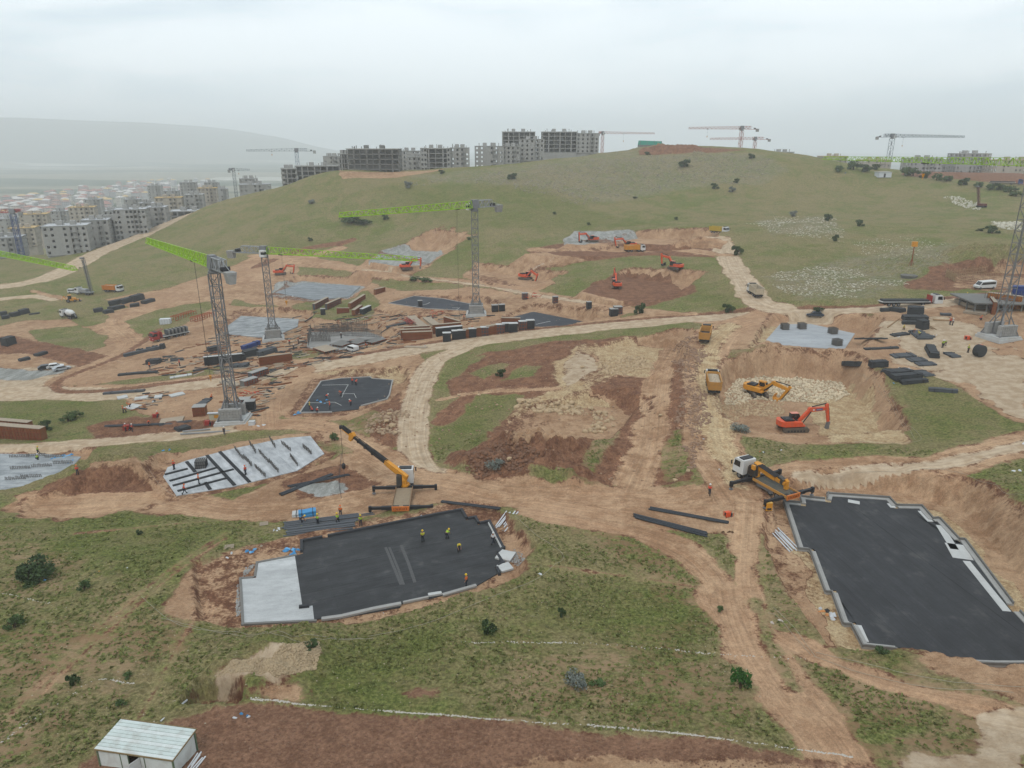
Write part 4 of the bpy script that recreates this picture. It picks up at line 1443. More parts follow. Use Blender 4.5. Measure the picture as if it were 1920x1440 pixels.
        b.bar(p3 + Vector((.05, 0, .25)), p3 + (e - p3) * .3, .5, .55).bar(p3 + (e - p3) * .3, p3 + (e - p3) * .8, .55, .6).tube(p3 + (e - p3) * .8, e + (e - p3) * .18, .1, 8)
        W(b, 'hydraulic_hammer', STEEL)
    return t


def car(loc, rz, label, m, L=4.3, kind='hatch', cat='car', name='parked_car'):
    t = thing(name, label, cat, loc, rz)
    w = .88
    if kind == 'van':
        w, pr = .98, [(-L / 2, .4), (L / 2 - .1, .4), (L / 2, .95), (L / 2 - .55, 1.15), (L / 2 - 1.3, 2.15), (-L / 2 + .15, 2.3), (-L / 2, 2.1)]
        win = [(L / 2 - .75, 1.2), (L / 2 - 1.3, 1.95), (-L / 2 + .3, 2.0), (-L / 2 + .25, 1.35)]
    elif kind == 'doblo':
        pr = [(-L / 2, .35), (L / 2, .35), (L / 2, .8), (L / 2 - .8, 1.0), (L / 2 - 1.5, 1.7), (-L / 2 + .12, 1.8), (-L / 2, 1.6)]
        win = [(L / 2 - 1.0, 1.05), (L / 2 - 1.55, 1.6), (-L / 2 + .3, 1.65), (-L / 2 + .2, 1.1)]
    else:
        pr = [(-L / 2, .35), (L / 2, .35), (L / 2 + .02, .7), (L / 2 - 1.0, .88), (L / 2 - 1.75, 1.4), (-L / 2 + 1.0, 1.43), (-L / 2 + .35, 1.0), (-L / 2, .9)]
        win = [(L / 2 - 1.15, .92), (L / 2 - 1.8, 1.33), (-L / 2 + 1.05, 1.36), (-L / 2 + .55, .98)]
    b = MB().prof(pr, -w, w).obj('body', m, t)
    for s_ in (-1, 1):
        MB().add([(x, s_ * (w + .008), z) for x, z in win], [(0, 1, 2, 3)]).obj('side_window', GLASS, b)
        MB().box(L / 2 - .05, s_ * w * .7 - .16, .6, L / 2 + .035, s_ * w * .7 + .16, .75).obj('headlight', PLAST, b)
        for x in (L / 2 - .85, -L / 2 + .8):
            wheel(t, x, s_ * (w - .08), .33, .22)
    a, c = pr[3], pr[4]
    MB().add([(a[0] + .0, -w * .85, a[1] + .03), (a[0] + .0, w * .85, a[1] + .03), (c[0] + .06, w * .8, c[1] - .04), (c[0] + .06, -w * .8, c[1] - .04)], [(0, 1, 2, 3)]).obj('windscreen', GLASS, b)
    return t


def crane_truck(loc, rz, label, parked, boom_tip=None, deckm=None):
    """lorry with a slewing telescopic loader crane behind the cab and four outriggers"""
    t = thing('crane_truck', label, 'crane truck', loc, rz, 'truck mounted cranes beside the black slabs')
    chassis(t, -5.6, 4.4, (3.9, 2.4, -2.6, -3.9), .52)
    truck_cab(t, 5.3, WHITE, L=2.2, z0=.85, h=2.35)
    dk = MB().box(-5.8, -1.25, 1.02, .9, 1.25, 1.16)
    dk.obj('deck', deckm or mat('steel_deck', lin(92, 92, 84), .7, var=.2, dirt=.5), t)
    rl = MB()
    for s_ in (-1, 1):
        rl.box(-5.8, s_ * 1.3 - .05, 1.0, .9, s_ * 1.3 + .05, 1.42)
    rl.obj('side_rail', mat('dusty_rail', lin(150, 116, 84), .7, dirt=.5) if parked is None else YELD, t)
    for s_ in (-1, 1):
        MB().box(-3.2, s_ * 1.16 - .03, .45, .2, s_ * 1.16 + .03, .95).obj('underrun_guard', STEEL, t)
    tp = MB().box(-5.97, -1.28, .75, -5.82, 1.28, 1.5)
    tb = tp.obj('tail_board', mat('amber_orange', lin(228, 128, 52), .5, dirt=.3), t)
    lt = MB()
    for q in range(8):
        yy = -.95 + q * .26
        lt.box(-5.985, yy, .95, -5.972, yy + .17, 1.02).box(-5.985, yy + (.1 if q % 2 else 0), 1.02, -5.985 + .013, yy + (.17 if q % 2 else .07), 1.25).box(-5.985, yy, 1.25 - .06 * (q % 3), -5.972, yy + .17, 1.31 - .06 * (q % 3))
    lt.obj('lettering', mat('letter_dark_red', lin(120, 40, 24), .6), tb)
    for xx, ln_, nm in ((1.5, 4.9, 'front'), (-5.2, 4.6, 'rear')):
        for s_ in (-1, 1):
            o = MB().bar((xx, s_ * .3, .98), (xx, s_ * 2.9, .98), .5).bar((xx, s_ * 2.6, .98), (xx, s_ * ln_, .98), .4)
            o.bar((xx + .19, s_ * 2.3, .98), (xx + .19, s_ * 2.35, .98), .3)
            leg = o.obj('outrigger', DARK, t)
            MB().bar((xx, s_ * ln_, 1.3), (xx, s_ * ln_, .45), .42).tube((xx, s_ * ln_, .5), (xx, s_ * ln_, .1), .09).obj('jack', DARK, leg)
            MB().lathe((xx, s_ * ln_, 0), [(.3, -.04), (.3, .1), (.12, .14)], 10).obj('foot_pad', STEEL, leg)
    tw = MB().lathe((1.75, 0, 1.16), [(.75, 0), (.75, .35), (.6, .4)], 14)
    tw.prof([(1.15, 1.5), (2.35, 1.5), (2.3, 2.3), (1.9, 3.0), (1.4, 3.0), (1.1, 2.3)], -.35, .35)
    tw.obj('crane_column', YELL, t)
    MB().prof([(.8, 1.5), (2.3, 1.5), (2.2, 2.7), (1.9, 3.15), (1.0, 3.15)], .42, 1.2).obj('operator_cab', mat('dusty_black', lin(66, 64, 60), .5, dirt=.3), t)
    MB().prof([(.9, 1.6), (2.2, 1.6), (2.1, 2.6), (1.85, 3.0), (1.1, 3.0)], 1.205, 1.22).obj('operator_window', GLASS, t)
    if parked is None:
        rz_ = -rz
        tip = Vector(boom_tip) - Vector(loc)
        q = Vector((tip.x * math.cos(rz_) - tip.y * math.sin(rz_), tip.x * math.sin(rz_) + tip.y * math.cos(rz_), tip.z))
        p0 = Vector((1.6, 0, 2.9))
        mid = p0 + Vector((-.3, 0, .3))
        d_ = (q - p0)
        u = d_.normalized()
        k1 = p0 + u * d_.length * .28
        sd = u.cross(Vector((0, 0, 1))).normalized()
        nu = sd.cross(u)
        MB().bar(p0 - u * .6, k1, .62, .8).bar(p0 - u * .3 - nu * .6, k1 - u * .5 - nu * .5, .26, .3).obj('main_boom', YELL, t)
        prev = k1 - u * .3
        cuts = (.48, .60, .71, .80)
        for i, k in enumerate(cuts):
            e = p0 + u * d_.length * k
            s_ = MB().bar(prev, e, .52 - i * .08, .62 - i * .09)
            s_.bar(e - u * .35, e, .66 - i * .09, .76 - i * .1)
            for w_ in (-1, 1):
                s_.tube(prev + nu * (.48 - i * .05) + sd * (w_ * .16), e + nu * (.46 - i * .05) + sd * (w_ * .16), .06, 6)
            s_.obj('boom_section', DARK, t)
            prev = e - u * .25
        e = p0 + u * d_.length * .79
        kn = MB().prof([(0, -.9), (.5, -.9), (.7, .3), (.2, .8), (-.4, .4)], -.3, .3)
        mt = Matrix((u, sd, nu)).transposed()
        kn.v = [tuple(e + mt @ Vector(v)) for v in kn.v]
        kn.obj('knuckle', YELL, t)
        MB().bar(e + nu * .2, e + u * d_.length * .2 + nu * .2, .34, .42).bar(e + u * .6 + nu * .65, e + u * d_.length * .17 + nu * .6, .2, .24).obj('fly_boom', DARK, t)
        MB().bar(e + u * .8 - nu * .15, e + u * d_.length * .18 - nu * .02, .3, .2).obj('fly_boom_plate', YELL, t)
        he = e + u * d_.length * .2
        MB().lathe((he.x, he.y, he.z), [(.34, -.15), (.34, .15)], 10, 'y').obj('boom_head', DARK, t)
        MB().bar(he, he - Vector((0, 0, 6.5)), .05).obj('hoist_cable', DARK, t)
        MB().lathe((he.x, he.y, he.z - 7.6), [(.1, 0), (.34, .25), (.34, .8), (.1, 1.1)], 10).obj('hook_block', DARK, t)
        MB().bar(he - Vector((0, 0, 7.6)), he - Vector((0, 0, 15.5)), .06).obj('sling_chain', DARK, t)
    else:
        p0 = Vector((1.9, 0, 2.9))
        q = Vector((-4.0, -.15, 2.2))
        b = MB()
        for i, (w_, a, k, zz) in enumerate(((.7, 0, .7, 0), (.55, .1, .86, .02), (.4, .2, 1, .04))):
            b.bar(p0 + (q - p0) * a + Vector((0, 0, zz)), p0 + (q - p0) * k + Vector((0, 0, zz)), w_, w_ * 1.05)
        b.obj('main_boom', YELL, t)
        for i in range(4):
            MB().tube((1.0, -.42 + i * .28, 3.25), (-2.6, -.42 + i * .28, 2.85), .09, 6).obj('boom_cylinder', DARK, t)
        MB().bar((-2.6, -.3, 2.6), (-3.7, -.3, 2.35), .75, .8).obj('boom_housing', mat('dusty_black', lin(66, 64, 60), .5), t)
        MB().prof([(-4.2, 1.3), (-3.7, 1.3), (-3.5, 2.7), (-3.8, 2.9), (-4.2, 2.6)], -.75, -.25).obj('knuckle', YELL, t)
        MB().box(1.2, -1.1, 2.0, 2.6, -.4, 3.0).box(.9, .9, 2.6, 1.5, 1.25, 3.3).obj('winch_housing', YELL, t)
    return t


# ------------------------------------------------------------------ people
def skin_body(chains, name, m, sub=1):
    me = bpy.data.meshes.new(name)
    vs, es, rs, idx = [], [], [], {}

    def vid(p, r):
        k = tuple(round(c, 4) for c in p)
        if k not in idx:
            idx[k] = len(vs)
            vs.append(p)
            rs.append(r)
        return idx[k]
    for ch in chains:
        ids = [vid(p, r) for p, r in ch]
        es += list(zip(ids[:-1], ids[1:]))
    me.from_pydata(vs, es, [])
    o = bpy.data.objects.new(name, me)
    C.objects.link(o)
    md = o.modifiers.new('skin', 'SKIN')
    md.use_smooth_shade = True
    sd = o.modifiers.new('sub', 'SUBSURF')
    sd.levels = sub
    sd.render_levels = sub
    for i, d_ in enumerate(me.skin_vertices[0].data):
        rr_ = rs[i] if isinstance(rs[i], tuple) else (rs[i], rs[i])
        d_.radius = rr_
        d_.use_root = i == 0
    dg = bpy.context.evaluated_depsgraph_get()
    dg.update()
    new = bpy.data.meshes.new_from_object(o.evaluated_get(dg))
    new.name = name
    new.materials.clear()
    new.materials.append(m)
    new.polygons.foreach_set('use_smooth', np.ones(len(new.polygons), bool))
    bpy.data.objects.remove(o)
    bpy.data.meshes.remove(me)
    return new


VESTS = {'red': mat('vest_red', lin(232, 82, 62), .7), 'orange': mat('vest_orange', lin(236, 112, 40), .7), 'green': mat('vest_green', lin(168, 206, 60), .7),
         'yellow': mat('vest_yellow', lin(206, 204, 70), .7), 'white': mat('shirt_white', lin(222, 222, 222), .7), 'dark': mat('jacket_dark', lin(50, 52, 58), .8)}
HATS = {'yellow': mat('helmet_yellow', lin(236, 196, 40), .4), 'white': mat('helmet_white', lin(236, 236, 232), .4), 'orange': mat('helmet_orange', lin(234, 110, 40), .4)}
TROU = [mat('trousers_navy', lin(46, 50, 62), .8), mat('trousers_grey', lin(86, 88, 92), .8)]


def make_person(pose):
    V = Vector
    if pose == 'stand':
        pel, che, nk, hd = V((0, 0, .95)), V((.02, 0, 1.28)), V((.03, 0, 1.5)), V((.05, 0, 1.66))
        legs = [(V((.0, .1, .93)), V((.03, .11, .5)), V((-.02, .12, .08)), V((.12, .13, .05))), (V((0, -.1, .93)), V((.05, -.12, .5)), V((.04, -.14, .08)), V((.18, -.15, .05)))]
        arms = [(V((.02, .2, 1.42)), V((.0, .27, 1.12)), V((.12, .26, .88)), V((.2, .24, .8))), (V((.02, -.2, 1.42)), V((-.02, -.28, 1.13)), V((.14, -.2, .98)), V((.24, -.15, .98)))]
    elif pose == 'walk':
        pel, che, nk, hd = V((0, 0, .93)), V((.05, 0, 1.26)), V((.08, 0, 1.47)), V((.12, 0, 1.63))
        legs = [(V((.0, .1, .91)), V((.2, .1, .52)), V((.3, .1, .1)), V((.44, .1, .07))), (V((0, -.1, .91)), V((-.05, -.1, .5)), V((-.36, -.1, .16)), V((-.26, -.1, .05)))]
        arms = [(V((.05, .2, 1.39)), V((-.1, .26, 1.12)), V((-.05, .27, .86)), V((.0, .27, .78))), (V((.05, -.2, 1.39)), V((.16, -.26, 1.12)), V((.33, -.24, .98)), V((.42, -.23, .98)))]
    elif pose == 'bend':
        pel, che, nk, hd = V((-.12, 0, .9)), V((.15, 0, 1.1)), V((.36, 0, 1.16)), V((.5, 0, 1.2))
        legs = [(V((-.12, .1, .88)), V((.0, .12, .48)), V((-.05, .14, .08)), V((.1, .14, .05))), (V((-.12, -.1, .88)), V((.1, -.12, .5)), V((.14, -.14, .08)), V((.28, -.14, .05)))]
        arms = [(V((.28, .19, 1.12)), V((.34, .24, .84)), V((.45, .2, .6)), V((.5, .18, .52))), (V((.28, -.19, 1.12)), V((.38, -.24, .85)), V((.5, -.18, .62)), V((.55, -.15, .54)))]
    else:
        pel, che, nk, hd = V((-.1, 0, .42)), V((.08, 0, .72)), V((.16, 0, .92)), V((.24, 0, 1.06))
        legs = [(V((-.08, .1, .42)), V((.34, .14, .5)), V((.12, .15, .08)), V((.26, .15, .05))), (V((-.08, -.1, .42)), V((.3, -.14, .52)), V((.05, -.15, .08)), V((.2, -.15, .05)))]
        arms = [(V((.12, .19, .86)), V((.3, .24, .64)), V((.48, .16, .5)), V((.55, .13, .46))), (V((.12, -.19, .86)), V((.3, -.24, .62)), V((.46, -.18, .44)), V((.52, -.15, .38)))]
    ch = [[(pel, (.15, .12)), (che, (.17, .12)), (nk, (.06, .06)), (hd, (.1, .11)), (hd + (hd - nk).normalized() * .1, (.07, .08))]]
    ch.append([(hd, (.1, .11)), (hd + V((.11, 0, .0)), (.025, .02))])
    for l in legs:
        ch.append([(pel, (.15, .12)), (l[0], (.1, .1)), (l[1], (.07, .07)), (l[2], (.05, .05)), (l[3], (.045, .05))])
    for a in arms:
        ch.append([(che, (.17, .12)), (a[0], (.065, .065)), (a[1], (.05, .05)), (a[2], (.04, .04)), (a[3], (.045, .025)), (a[3] + (a[3] - a[2]).normalized() * .09, (.03, .015))])
    t = thing('person', 'x', 'person')
    put_obj('body', skin_body(ch, 'body', SKIN), t)
    vt = [[(pel + (che - pel) * .1, (.175, .145)), (pel + (che - pel) * .6, (.19, .145)), (che + (nk - che) * .45, (.2, .14))]]
    for a in arms:
        vt.append([(pel + (che - pel) * .6, (.19, .145)), (a[0], (.085, .085)), (a[0] + (a[1] - a[0]) * .8, (.068, .068))])
    put_obj('safety_vest', skin_body(vt, 'safety_vest', VESTS['red']), t)
    tr = []
    for l in legs:
        tr.append([(pel, (.165, .135)), (l[0], (.115, .115)), (l[1], (.088, .088)), (l[2] + (l[1] - l[2]) * .15, (.068, .068))])
    put_obj('trousers', skin_body(tr, 'trousers', TROU[0]), t)
    bt = MB()
    for l in legs:
        bt.bar(l[2] + V((-.06, 0, -.01)), l[3] + V((.04, 0, 0)), .12, .12).bar(l[2] + V((0, 0, -.02)), l[2] + V((0, 0, .12)), .13)
    bt.obj('boots', BLACK, t)
    hm = MB().lathe((hd.x, hd.y, hd.z + .05), [(.17, -.01), (.15, .02), (.14, .08), (.1, .14), (.03, .17)], 10)
    hm.obj('helmet', HATS['yellow'], t, True)
    t.location = (0, -400, -300)
    return t


# ------------------------------------------------------------------ bushes and trees
LEAF = [mat('leaf_dark', lin(70, 90, 52), .8, var=.5, vs=2.5), mat('leaf_mid', lin(88, 110, 62), .8, var=.5, vs=1.5), mat('leaf_silver', lin(132, 138, 130), .8, var=.25, vs=2), mat('leaf_bright', lin(66, 112, 46), .8, var=.3, vs=2)]
BARK = mat('bark', lin(92, 76, 60), .9, var=.2)


def crown_mesh(seed, n, w, h, leaf, lm, z0=.15):
    rd = random.Random(seed)
    mb = MB()
    cl = [(rd.uniform(-.5, .5) * w, rd.uniform(-.5, .5) * w, rd.uniform(.1, .78) * h, rd.uniform(.18, .42)) for _ in range(11)]
    for _ in range(n):
        cx, cy, cz, cr = rd.choice(cl)
        d_ = Vector((rd.gauss(0, 1), rd.gauss(0, 1), rd.gauss(0, .9)))
        d_ = d_.normalized() * (cr * rd.uniform(.55, 1.1))
        p = Vector((cx + d_.x * w, cy + d_.y * w, max(.03 * h, cz + d_.z * h * .62)))
        a = Vector((rd.gauss(0, 1), rd.gauss(0, 1), rd.gauss(0, 1))).normalized()
        b = a.cross(Vector((rd.gauss(0, 1), rd.gauss(0, 1), rd.gauss(0, 1)))).normalized()
        s_ = leaf * rd.uniform(.6, 1.3)
        mb.add([p - a * s_, p + b * s_ * .6, p + a * s_, p - b * s_ * .6], [(0, 1, 2, 3)])
    return mb.mesh('crown', lm)


def trunk_mesh(seed, w, h):
    rd = random.Random(seed)
    mb = MB()
    mb.tube((0, 0, -.3), (0, 0, h * .35), .09 * w + .03, 7, .06 * w + .02)
    for k in range(6):
        a = rd.uniform(0, 6.28)
        mb.tube((0, 0, h * (.1 + .04 * k)), (math.cos(a) * w * .5, math.sin(a) * w * .5, h * rd.uniform(.5, .85)), .04 * w + .01, 5, .012)
    return mb.mesh('trunk', BARK)


SHRUBS = []
for i, (n, leaf, lm) in enumerate(((800, .10, LEAF[0]), (800, .10, LEAF[1]), (900, .07, LEAF[2]), (900, .09, LEAF[3]), (2400, .07, LEAF[0]))):
    SHRUBS.append((crown_mesh(i + 1, n, 1.0, 1.0, leaf, lm), trunk_mesh(i + 1, 1.0, 1.0)))


def shrub(px, py, w, h, kind, label, cat='shrub', name='shrub', group=None):
    """px, py = foot"""
    p = G(px, py)
    t = thing(name, label, cat, p, random.uniform(0, 6.28), group)
    a = put_obj('crown', SHRUBS[kind][0], t)
    b = put_obj('trunk', SHRUBS[kind][1], t)
    a.scale = b.scale = (w / 1.55, w / 1.55, h / 1.15)
    return t


# ------------------------------------------------------------------ building-yard goods
def formwork(a, b, h, t, label, face=None, top=None, group='stacked formwork boxes', n=1):
    """timber shutter box standing along the line a-b"""
    a, b = Vector(a), Vector(b)
    L = (b - a).length
    face = face or BRWN
    th_ = thing('formwork_box', label, 'formwork', (a + b) / 2, head(a, b), group)
    th_.location.z = min(a.z, b.z)
    MB().box(-L / 2, -t / 2, .05, L / 2, -t / 2 + .06, h).box(-L / 2, t / 2 - .06, .05, L / 2, t / 2, h).box(-L / 2, -t / 2 + .06, .05, -L / 2 + .06, t / 2 - .06, h).box(L / 2 - .06, -t / 2 + .06, .05, L / 2, t / 2 - .06, h).obj('panel', face, th_)
    MB().box(-L / 2 - .1, -t / 2 - .12, h + .002, L / 2 + .1, t / 2 + .12, h + .1).obj('top_board', top or BRWL, th_)
    nst = max(2, int(L / .75))
    for s_ in (-1, 1):
        m_ = MB()
        for k in range(nst + 1):
            x = -L / 2 + .08 + k * (L - .16) / nst
            m_.box(x - .05, s_ * (t / 2 + .06) - .055, 0, x + .05, s_ * (t / 2 + .06) + .055, h - .02)
        m_.box(-L / 2, s_ * (t / 2 + .16) - .04, h * .3, L / 2, s_ * (t / 2 + .16) + .04, h * .3 + .12)
        m_.box(-L / 2, s_ * (t / 2 + .16) - .04, h * .7, L / 2, s_ * (t / 2 + .16) + .04, h * .7 + .12)
        for k in range(0, nst, 2):
            x = -L / 2 + .2 + k * (L - .3) / nst
            m_.bar((x, s_ * (t / 2 + .2), .1), (min(x + .7, L / 2), s_ * (t / 2 + .2), h * .95), .07)
        m_.obj('framing', RUST if face is not FELT else DARK, th_)
    return th_


def bundle(a, b, w, h, label, m=None, n=4, name='membrane_bundle', cat='bundle', group='dark bundles of sheeting', rounded=True, strap=True):
    """stack of flat sheets bent over a little, strapped"""
    a, b = Vector(a), Vector(b)
    L = max((b - a).length, .4)
    t = thing(name, label, cat, (a + b) / 2, head(a, b), group)
    t.location.z = max(min(a.z, b.z), float(zat((a.x + b.x) / 2, (a.y + b.y) / 2))) - .02
    sl = (b.z - a.z) / L
    t.rotation_euler[1] = -math.atan(sl)
    rd = random.Random(int(L * 100 + w * 10))
    for k in range(n):
        z0, z1 = h * k / n + .004, h * (k + 1) / n - .006
        e = .02 + rd.uniform(0, .09)
        ww = w / 2 * (1 - (.12 * (k == n - 1) if rounded else 0))
        pr = [(-ww, z0), (ww, z0), (ww, z1 - (.04 if rounded else 0)), (ww - .05, z1), (-ww + .05, z1), (-ww, z1 - (.04 if rounded else 0))]
        mb = MB()
        x0, x1 = -L / 2 + e, L / 2 - rd.uniform(0, .1)
        ns = 4
        vs = []
        for i in range(ns + 1):
            x = x0 + (x1 - x0) * i / ns
            jj = rd.uniform(-.03, .03)
            vs += [(x, y + jj, z + (.04 * math.sin(i * 1.7 + L) if h > .3 else 0)) for y, z in pr]
        m6 = 6
        fs = [(i * m6 + j, (i + 1) * m6 + j, (i + 1) * m6 + (j + 1) % m6, i * m6 + (j + 1) % m6) for i in range(ns) for j in range(m6)]
        fs += [tuple(range(m6)), tuple(range(ns * m6, ns * m6 + m6))[::-1]]
        mb.add(vs, fs).obj('sheet', m or FELT, t)
    if strap and L > 1.5:
        for q in (-.3, .3):
            MB().box(q * L - .04, -w / 2 - .03, 0, q * L + .04, w / 2 + .03, h + .06).obj('strap', DARK, t)
    return t


def rods(a, b, n, r, label, m=None, name='pipe_bundle', cat='pipes', group='pipes and bars lying about', spread=.25, child='pipe', jitter=.4):
    a, b = Vector(a), Vector(b)
    t = thing(name, label, cat, (a + b) / 2, head(a, b), group)
    L = (b - a).length
    sl = -math.atan((b.z - a.z) / max(L, .1))
    t.rotation_euler[1] = sl
    t.location.z += r
    rd = random.Random(int(L * 31))
    for k in range(n):
        y = (k - (n - 1) / 2) * spread
        d_ = rd.uniform(-jitter, jitter)
        MB().tube((-L / 2 + d_, y + rd.uniform(-.1, .1), .02 * (k % 3)), (L / 2 + d_ * .7, y + rd.uniform(-.15, .15), .02 * (k % 3)), r, 8).obj(child, m or PIPE, t)
    return t


def scraps(px, py, n, s, label, mats, name='plastic_scraps', cat='litter', group=None, z=None):
    p = G(px, py) if z is None else GD(px, py, z)
    rd = random.Random(int(px * 7 + py))
    t = thing(name, label, cat, p, 0, group)
    for k in range(n):
        x, y = rd.gauss(0, s * .5), rd.gauss(0, s * .4)
        zz = (float(zat(p.x + x, p.y + y)) - p.z) if z is None else 0
        a = rd.uniform(0, 6.28)
        w, l = rd.uniform(.25, .6) * s * .45, rd.uniform(.4, .9) * s * .5
        n_ = 8
        ring = []
        for i in range(n_):
            b = 6.283 * i / n_
            q = rd.uniform(.7, 1.15)
            ring.append((x + math.cos(a) * math.cos(b) * l * q - math.sin(a) * math.sin(b) * w * q, y + math.sin(a) * math.cos(b) * l * q + math.cos(a) * math.sin(b) * w * q, zz + rd.uniform(.02, .09)))
        cpt = (x, y, zz + .1 + rd.uniform(.05, .25) * min(s, 1.2))
        MB().add(ring + [(r_[0], r_[1], zz - .03) for r_ in ring] + [cpt], [(i, (i + 1) % n_, 2 * n_) for i in range(n_)] + [(n_ + i, n_ + (i + 1) % n_, (i + 1) % n_, i) for i in range(n_)]).obj('scrap', mats[k % len(mats)], t)
    return t


def rock_mesh(seed, m):
    rd = random.Random(seed)
    bm = bmesh.new()
    bmesh.ops.create_icosphere(bm, subdivisions=1, radius=.5)
    for v in bm.verts:
        v.co *= rd.uniform(.72, 1.15)
        v.co.z *= .75
    me = bpy.data.meshes.new('rock')
    bm.to_mesh(me)
    bm.free()
    me.materials.append(m)
    return me


def rubble(name, label, polys, n, s0, s1, m, seed, sink=.3, wild=4, flat=1.0):
    flat = .5 if wild > 13 else flat
    """broken stone strewn over an outline: far too many to count"""
    rng = np.random.default_rng(seed)
    base = []
    for k in range(4):
        me = rock_mesh(seed * 5 + k, m)
        base.append((np.array([v.co[:] for v in me.vertices]), np.array([p.vertices[:] for p in me.polygons])))
        bpy.data.meshes.remove(me)
    V_, F_, off = [], [], 0
    for pix in polys:
        px, py = np.array(pix, float).T
        x, y = hit(px, py)
        poly = np.stack([x, y], 1)
        lo, hi = poly.min(0), poly.max(0)
        P = rng.uniform(lo, hi, (n * 4, 2))
        sd_ = np.minimum(sdf(poly, P[:, 0], P[:, 1]), 5) + wild * fbm(P[:, 0], P[:, 1], 9, 3, seed)
        P = P[sd_ > 0][:n]
        zz = zat(P[:, 0], P[:, 1])
        sz = s0 + (s1 - s0) * rng.random(len(P)) ** 3
        for i in range(len(P)):
            bv, bf = base[i % 4]
            a = rng.uniform(0, 6.28)
            ca, sa = math.cos(a), math.sin(a)
            q = bv * sz[i] * (1, 1, flat)
            V_.append(np.stack([q[:, 0] * ca - q[:, 1] * sa + P[i, 0], q[:, 0] * sa + q[:, 1] * ca + P[i, 1], q[:, 2] + zz[i] + sz[i] * (.35 - sink)], 1))
            F_.append(bf + off)
            off += len(bv)
    V_, F_ = np.vstack(V_), np.vstack(F_)
    me = bpy.data.meshes.new(name)
    me.vertices.add(len(V_))
    me.vertices.foreach_set('co', V_.astype(np.float32).ravel())
    me.loops.add(F_.size)
    me.loops.foreach_set('vertex_index', F_.astype(np.int32).ravel())
    me.polygons.add(len(F_))
    me.polygons.foreach_set('loop_start', (np.arange(len(F_)) * 3).astype(np.int32))
    me.update(calc_edges=True)
    me.materials.append(m)
    return put_obj(name, me, None, 'stuff', label)

# ================================================================== foundations
def membrane_material(name, ang, tone, blank=False):
    m = bpy.data.materials.new(name)
    m.use_nodes = True
    t = NT(m.node_tree)
    b = t.n['Principled BSDF']
    pos = t.node('ShaderNodeNewGeometry').outputs['Position']
    rot = t.node('ShaderNodeVectorRotate', rotation_type='Z_AXIS')
    t.put(rot.inputs['Vector'], pos)
    rot.inputs['Angle'].default_value = -ang
    v = rot.outputs[0]
    n1 = t.noise(t.scl(v, (.25, .9, 1)), 1.0, 6, .7)
    n2 = t.noise(v, .35, 5, .6)
    n3 = t.noise(v, 6, 4, .6)
    k = t.math('ADD', t.math('MULTIPLY', n1, .5), t.math('ADD', t.math('MULTIPLY', n2, .3), t.math('MULTIPLY', n3, .2)))
    c = t.mix(t.step(k, .36, .66), tone[0], tone[1])
    c = t.mix(t.math('MULTIPLY', t.step(n2, .56, .75), .35), c, lin(112, 110, 106))
    br = t.node('ShaderNodeTexBrick')
    br.inputs['Scale'].default_value = 1.0
    br.inputs['Mortar Size'].default_value = .03
    br.inputs['Brick Width'].default_value = 8.0
    br.inputs['Row Height'].default_value = 1.0
    t.put(br.inputs['Vector'], v)
    c = t.mix(t.math('MULTIPLY', br.outputs['Fac'], .4 if 'membrane' in name else 0.0), c, lin(28, 28, 30))
    sc = t.step(t.noise(t.scl(v, (.8, 2.2, 1)), 1.0, 6, .8, 1.0), .60, .72)
    c = t.mix(t.math('MULTIPLY', sc, .3), c, lin(120, 117, 112))
    t.put(b.inputs['Base Color'], c)
    b.inputs['Roughness'].default_value = .75
    b.inputs['Specular IOR Level'].default_value = .25
    return m


def inset_strips(poly, ang, width):
    """cut a polygon into parallel strips: list of outlines"""
    ca, sa = math.cos(-ang), math.sin(-ang)
    q = [(x * ca - y * sa, x * sa + y * ca) for x, y in poly]
    ys = [p[1] for p in q]
    out = []
    y0 = min(ys)
    while y0 < max(ys):
        y1 = y0 + width

        def clip(pl, yy, keep_above):
            r = []
            for i in range(len(pl)):
                a, b = pl[i], pl[(i + 1) % len(pl)]
                ia, ib = (a[1] >= yy) == keep_above, (b[1] >= yy) == keep_above
                if ia:
                    r.append(a)
                if ia != ib:
                    k = (yy - a[1]) / (b[1] - a[1])
                    r.append((a[0] + (b[0] - a[0]) * k, yy))
            return r
        c = clip(q, y0, True)
        if len(c) > 2:
            c = clip(c, y1, False)
        if len(c) > 2:
            out.append([(x * ca + y * sa, -x * sa + y * ca) for x, y in c])
        y0 = y1
    return out


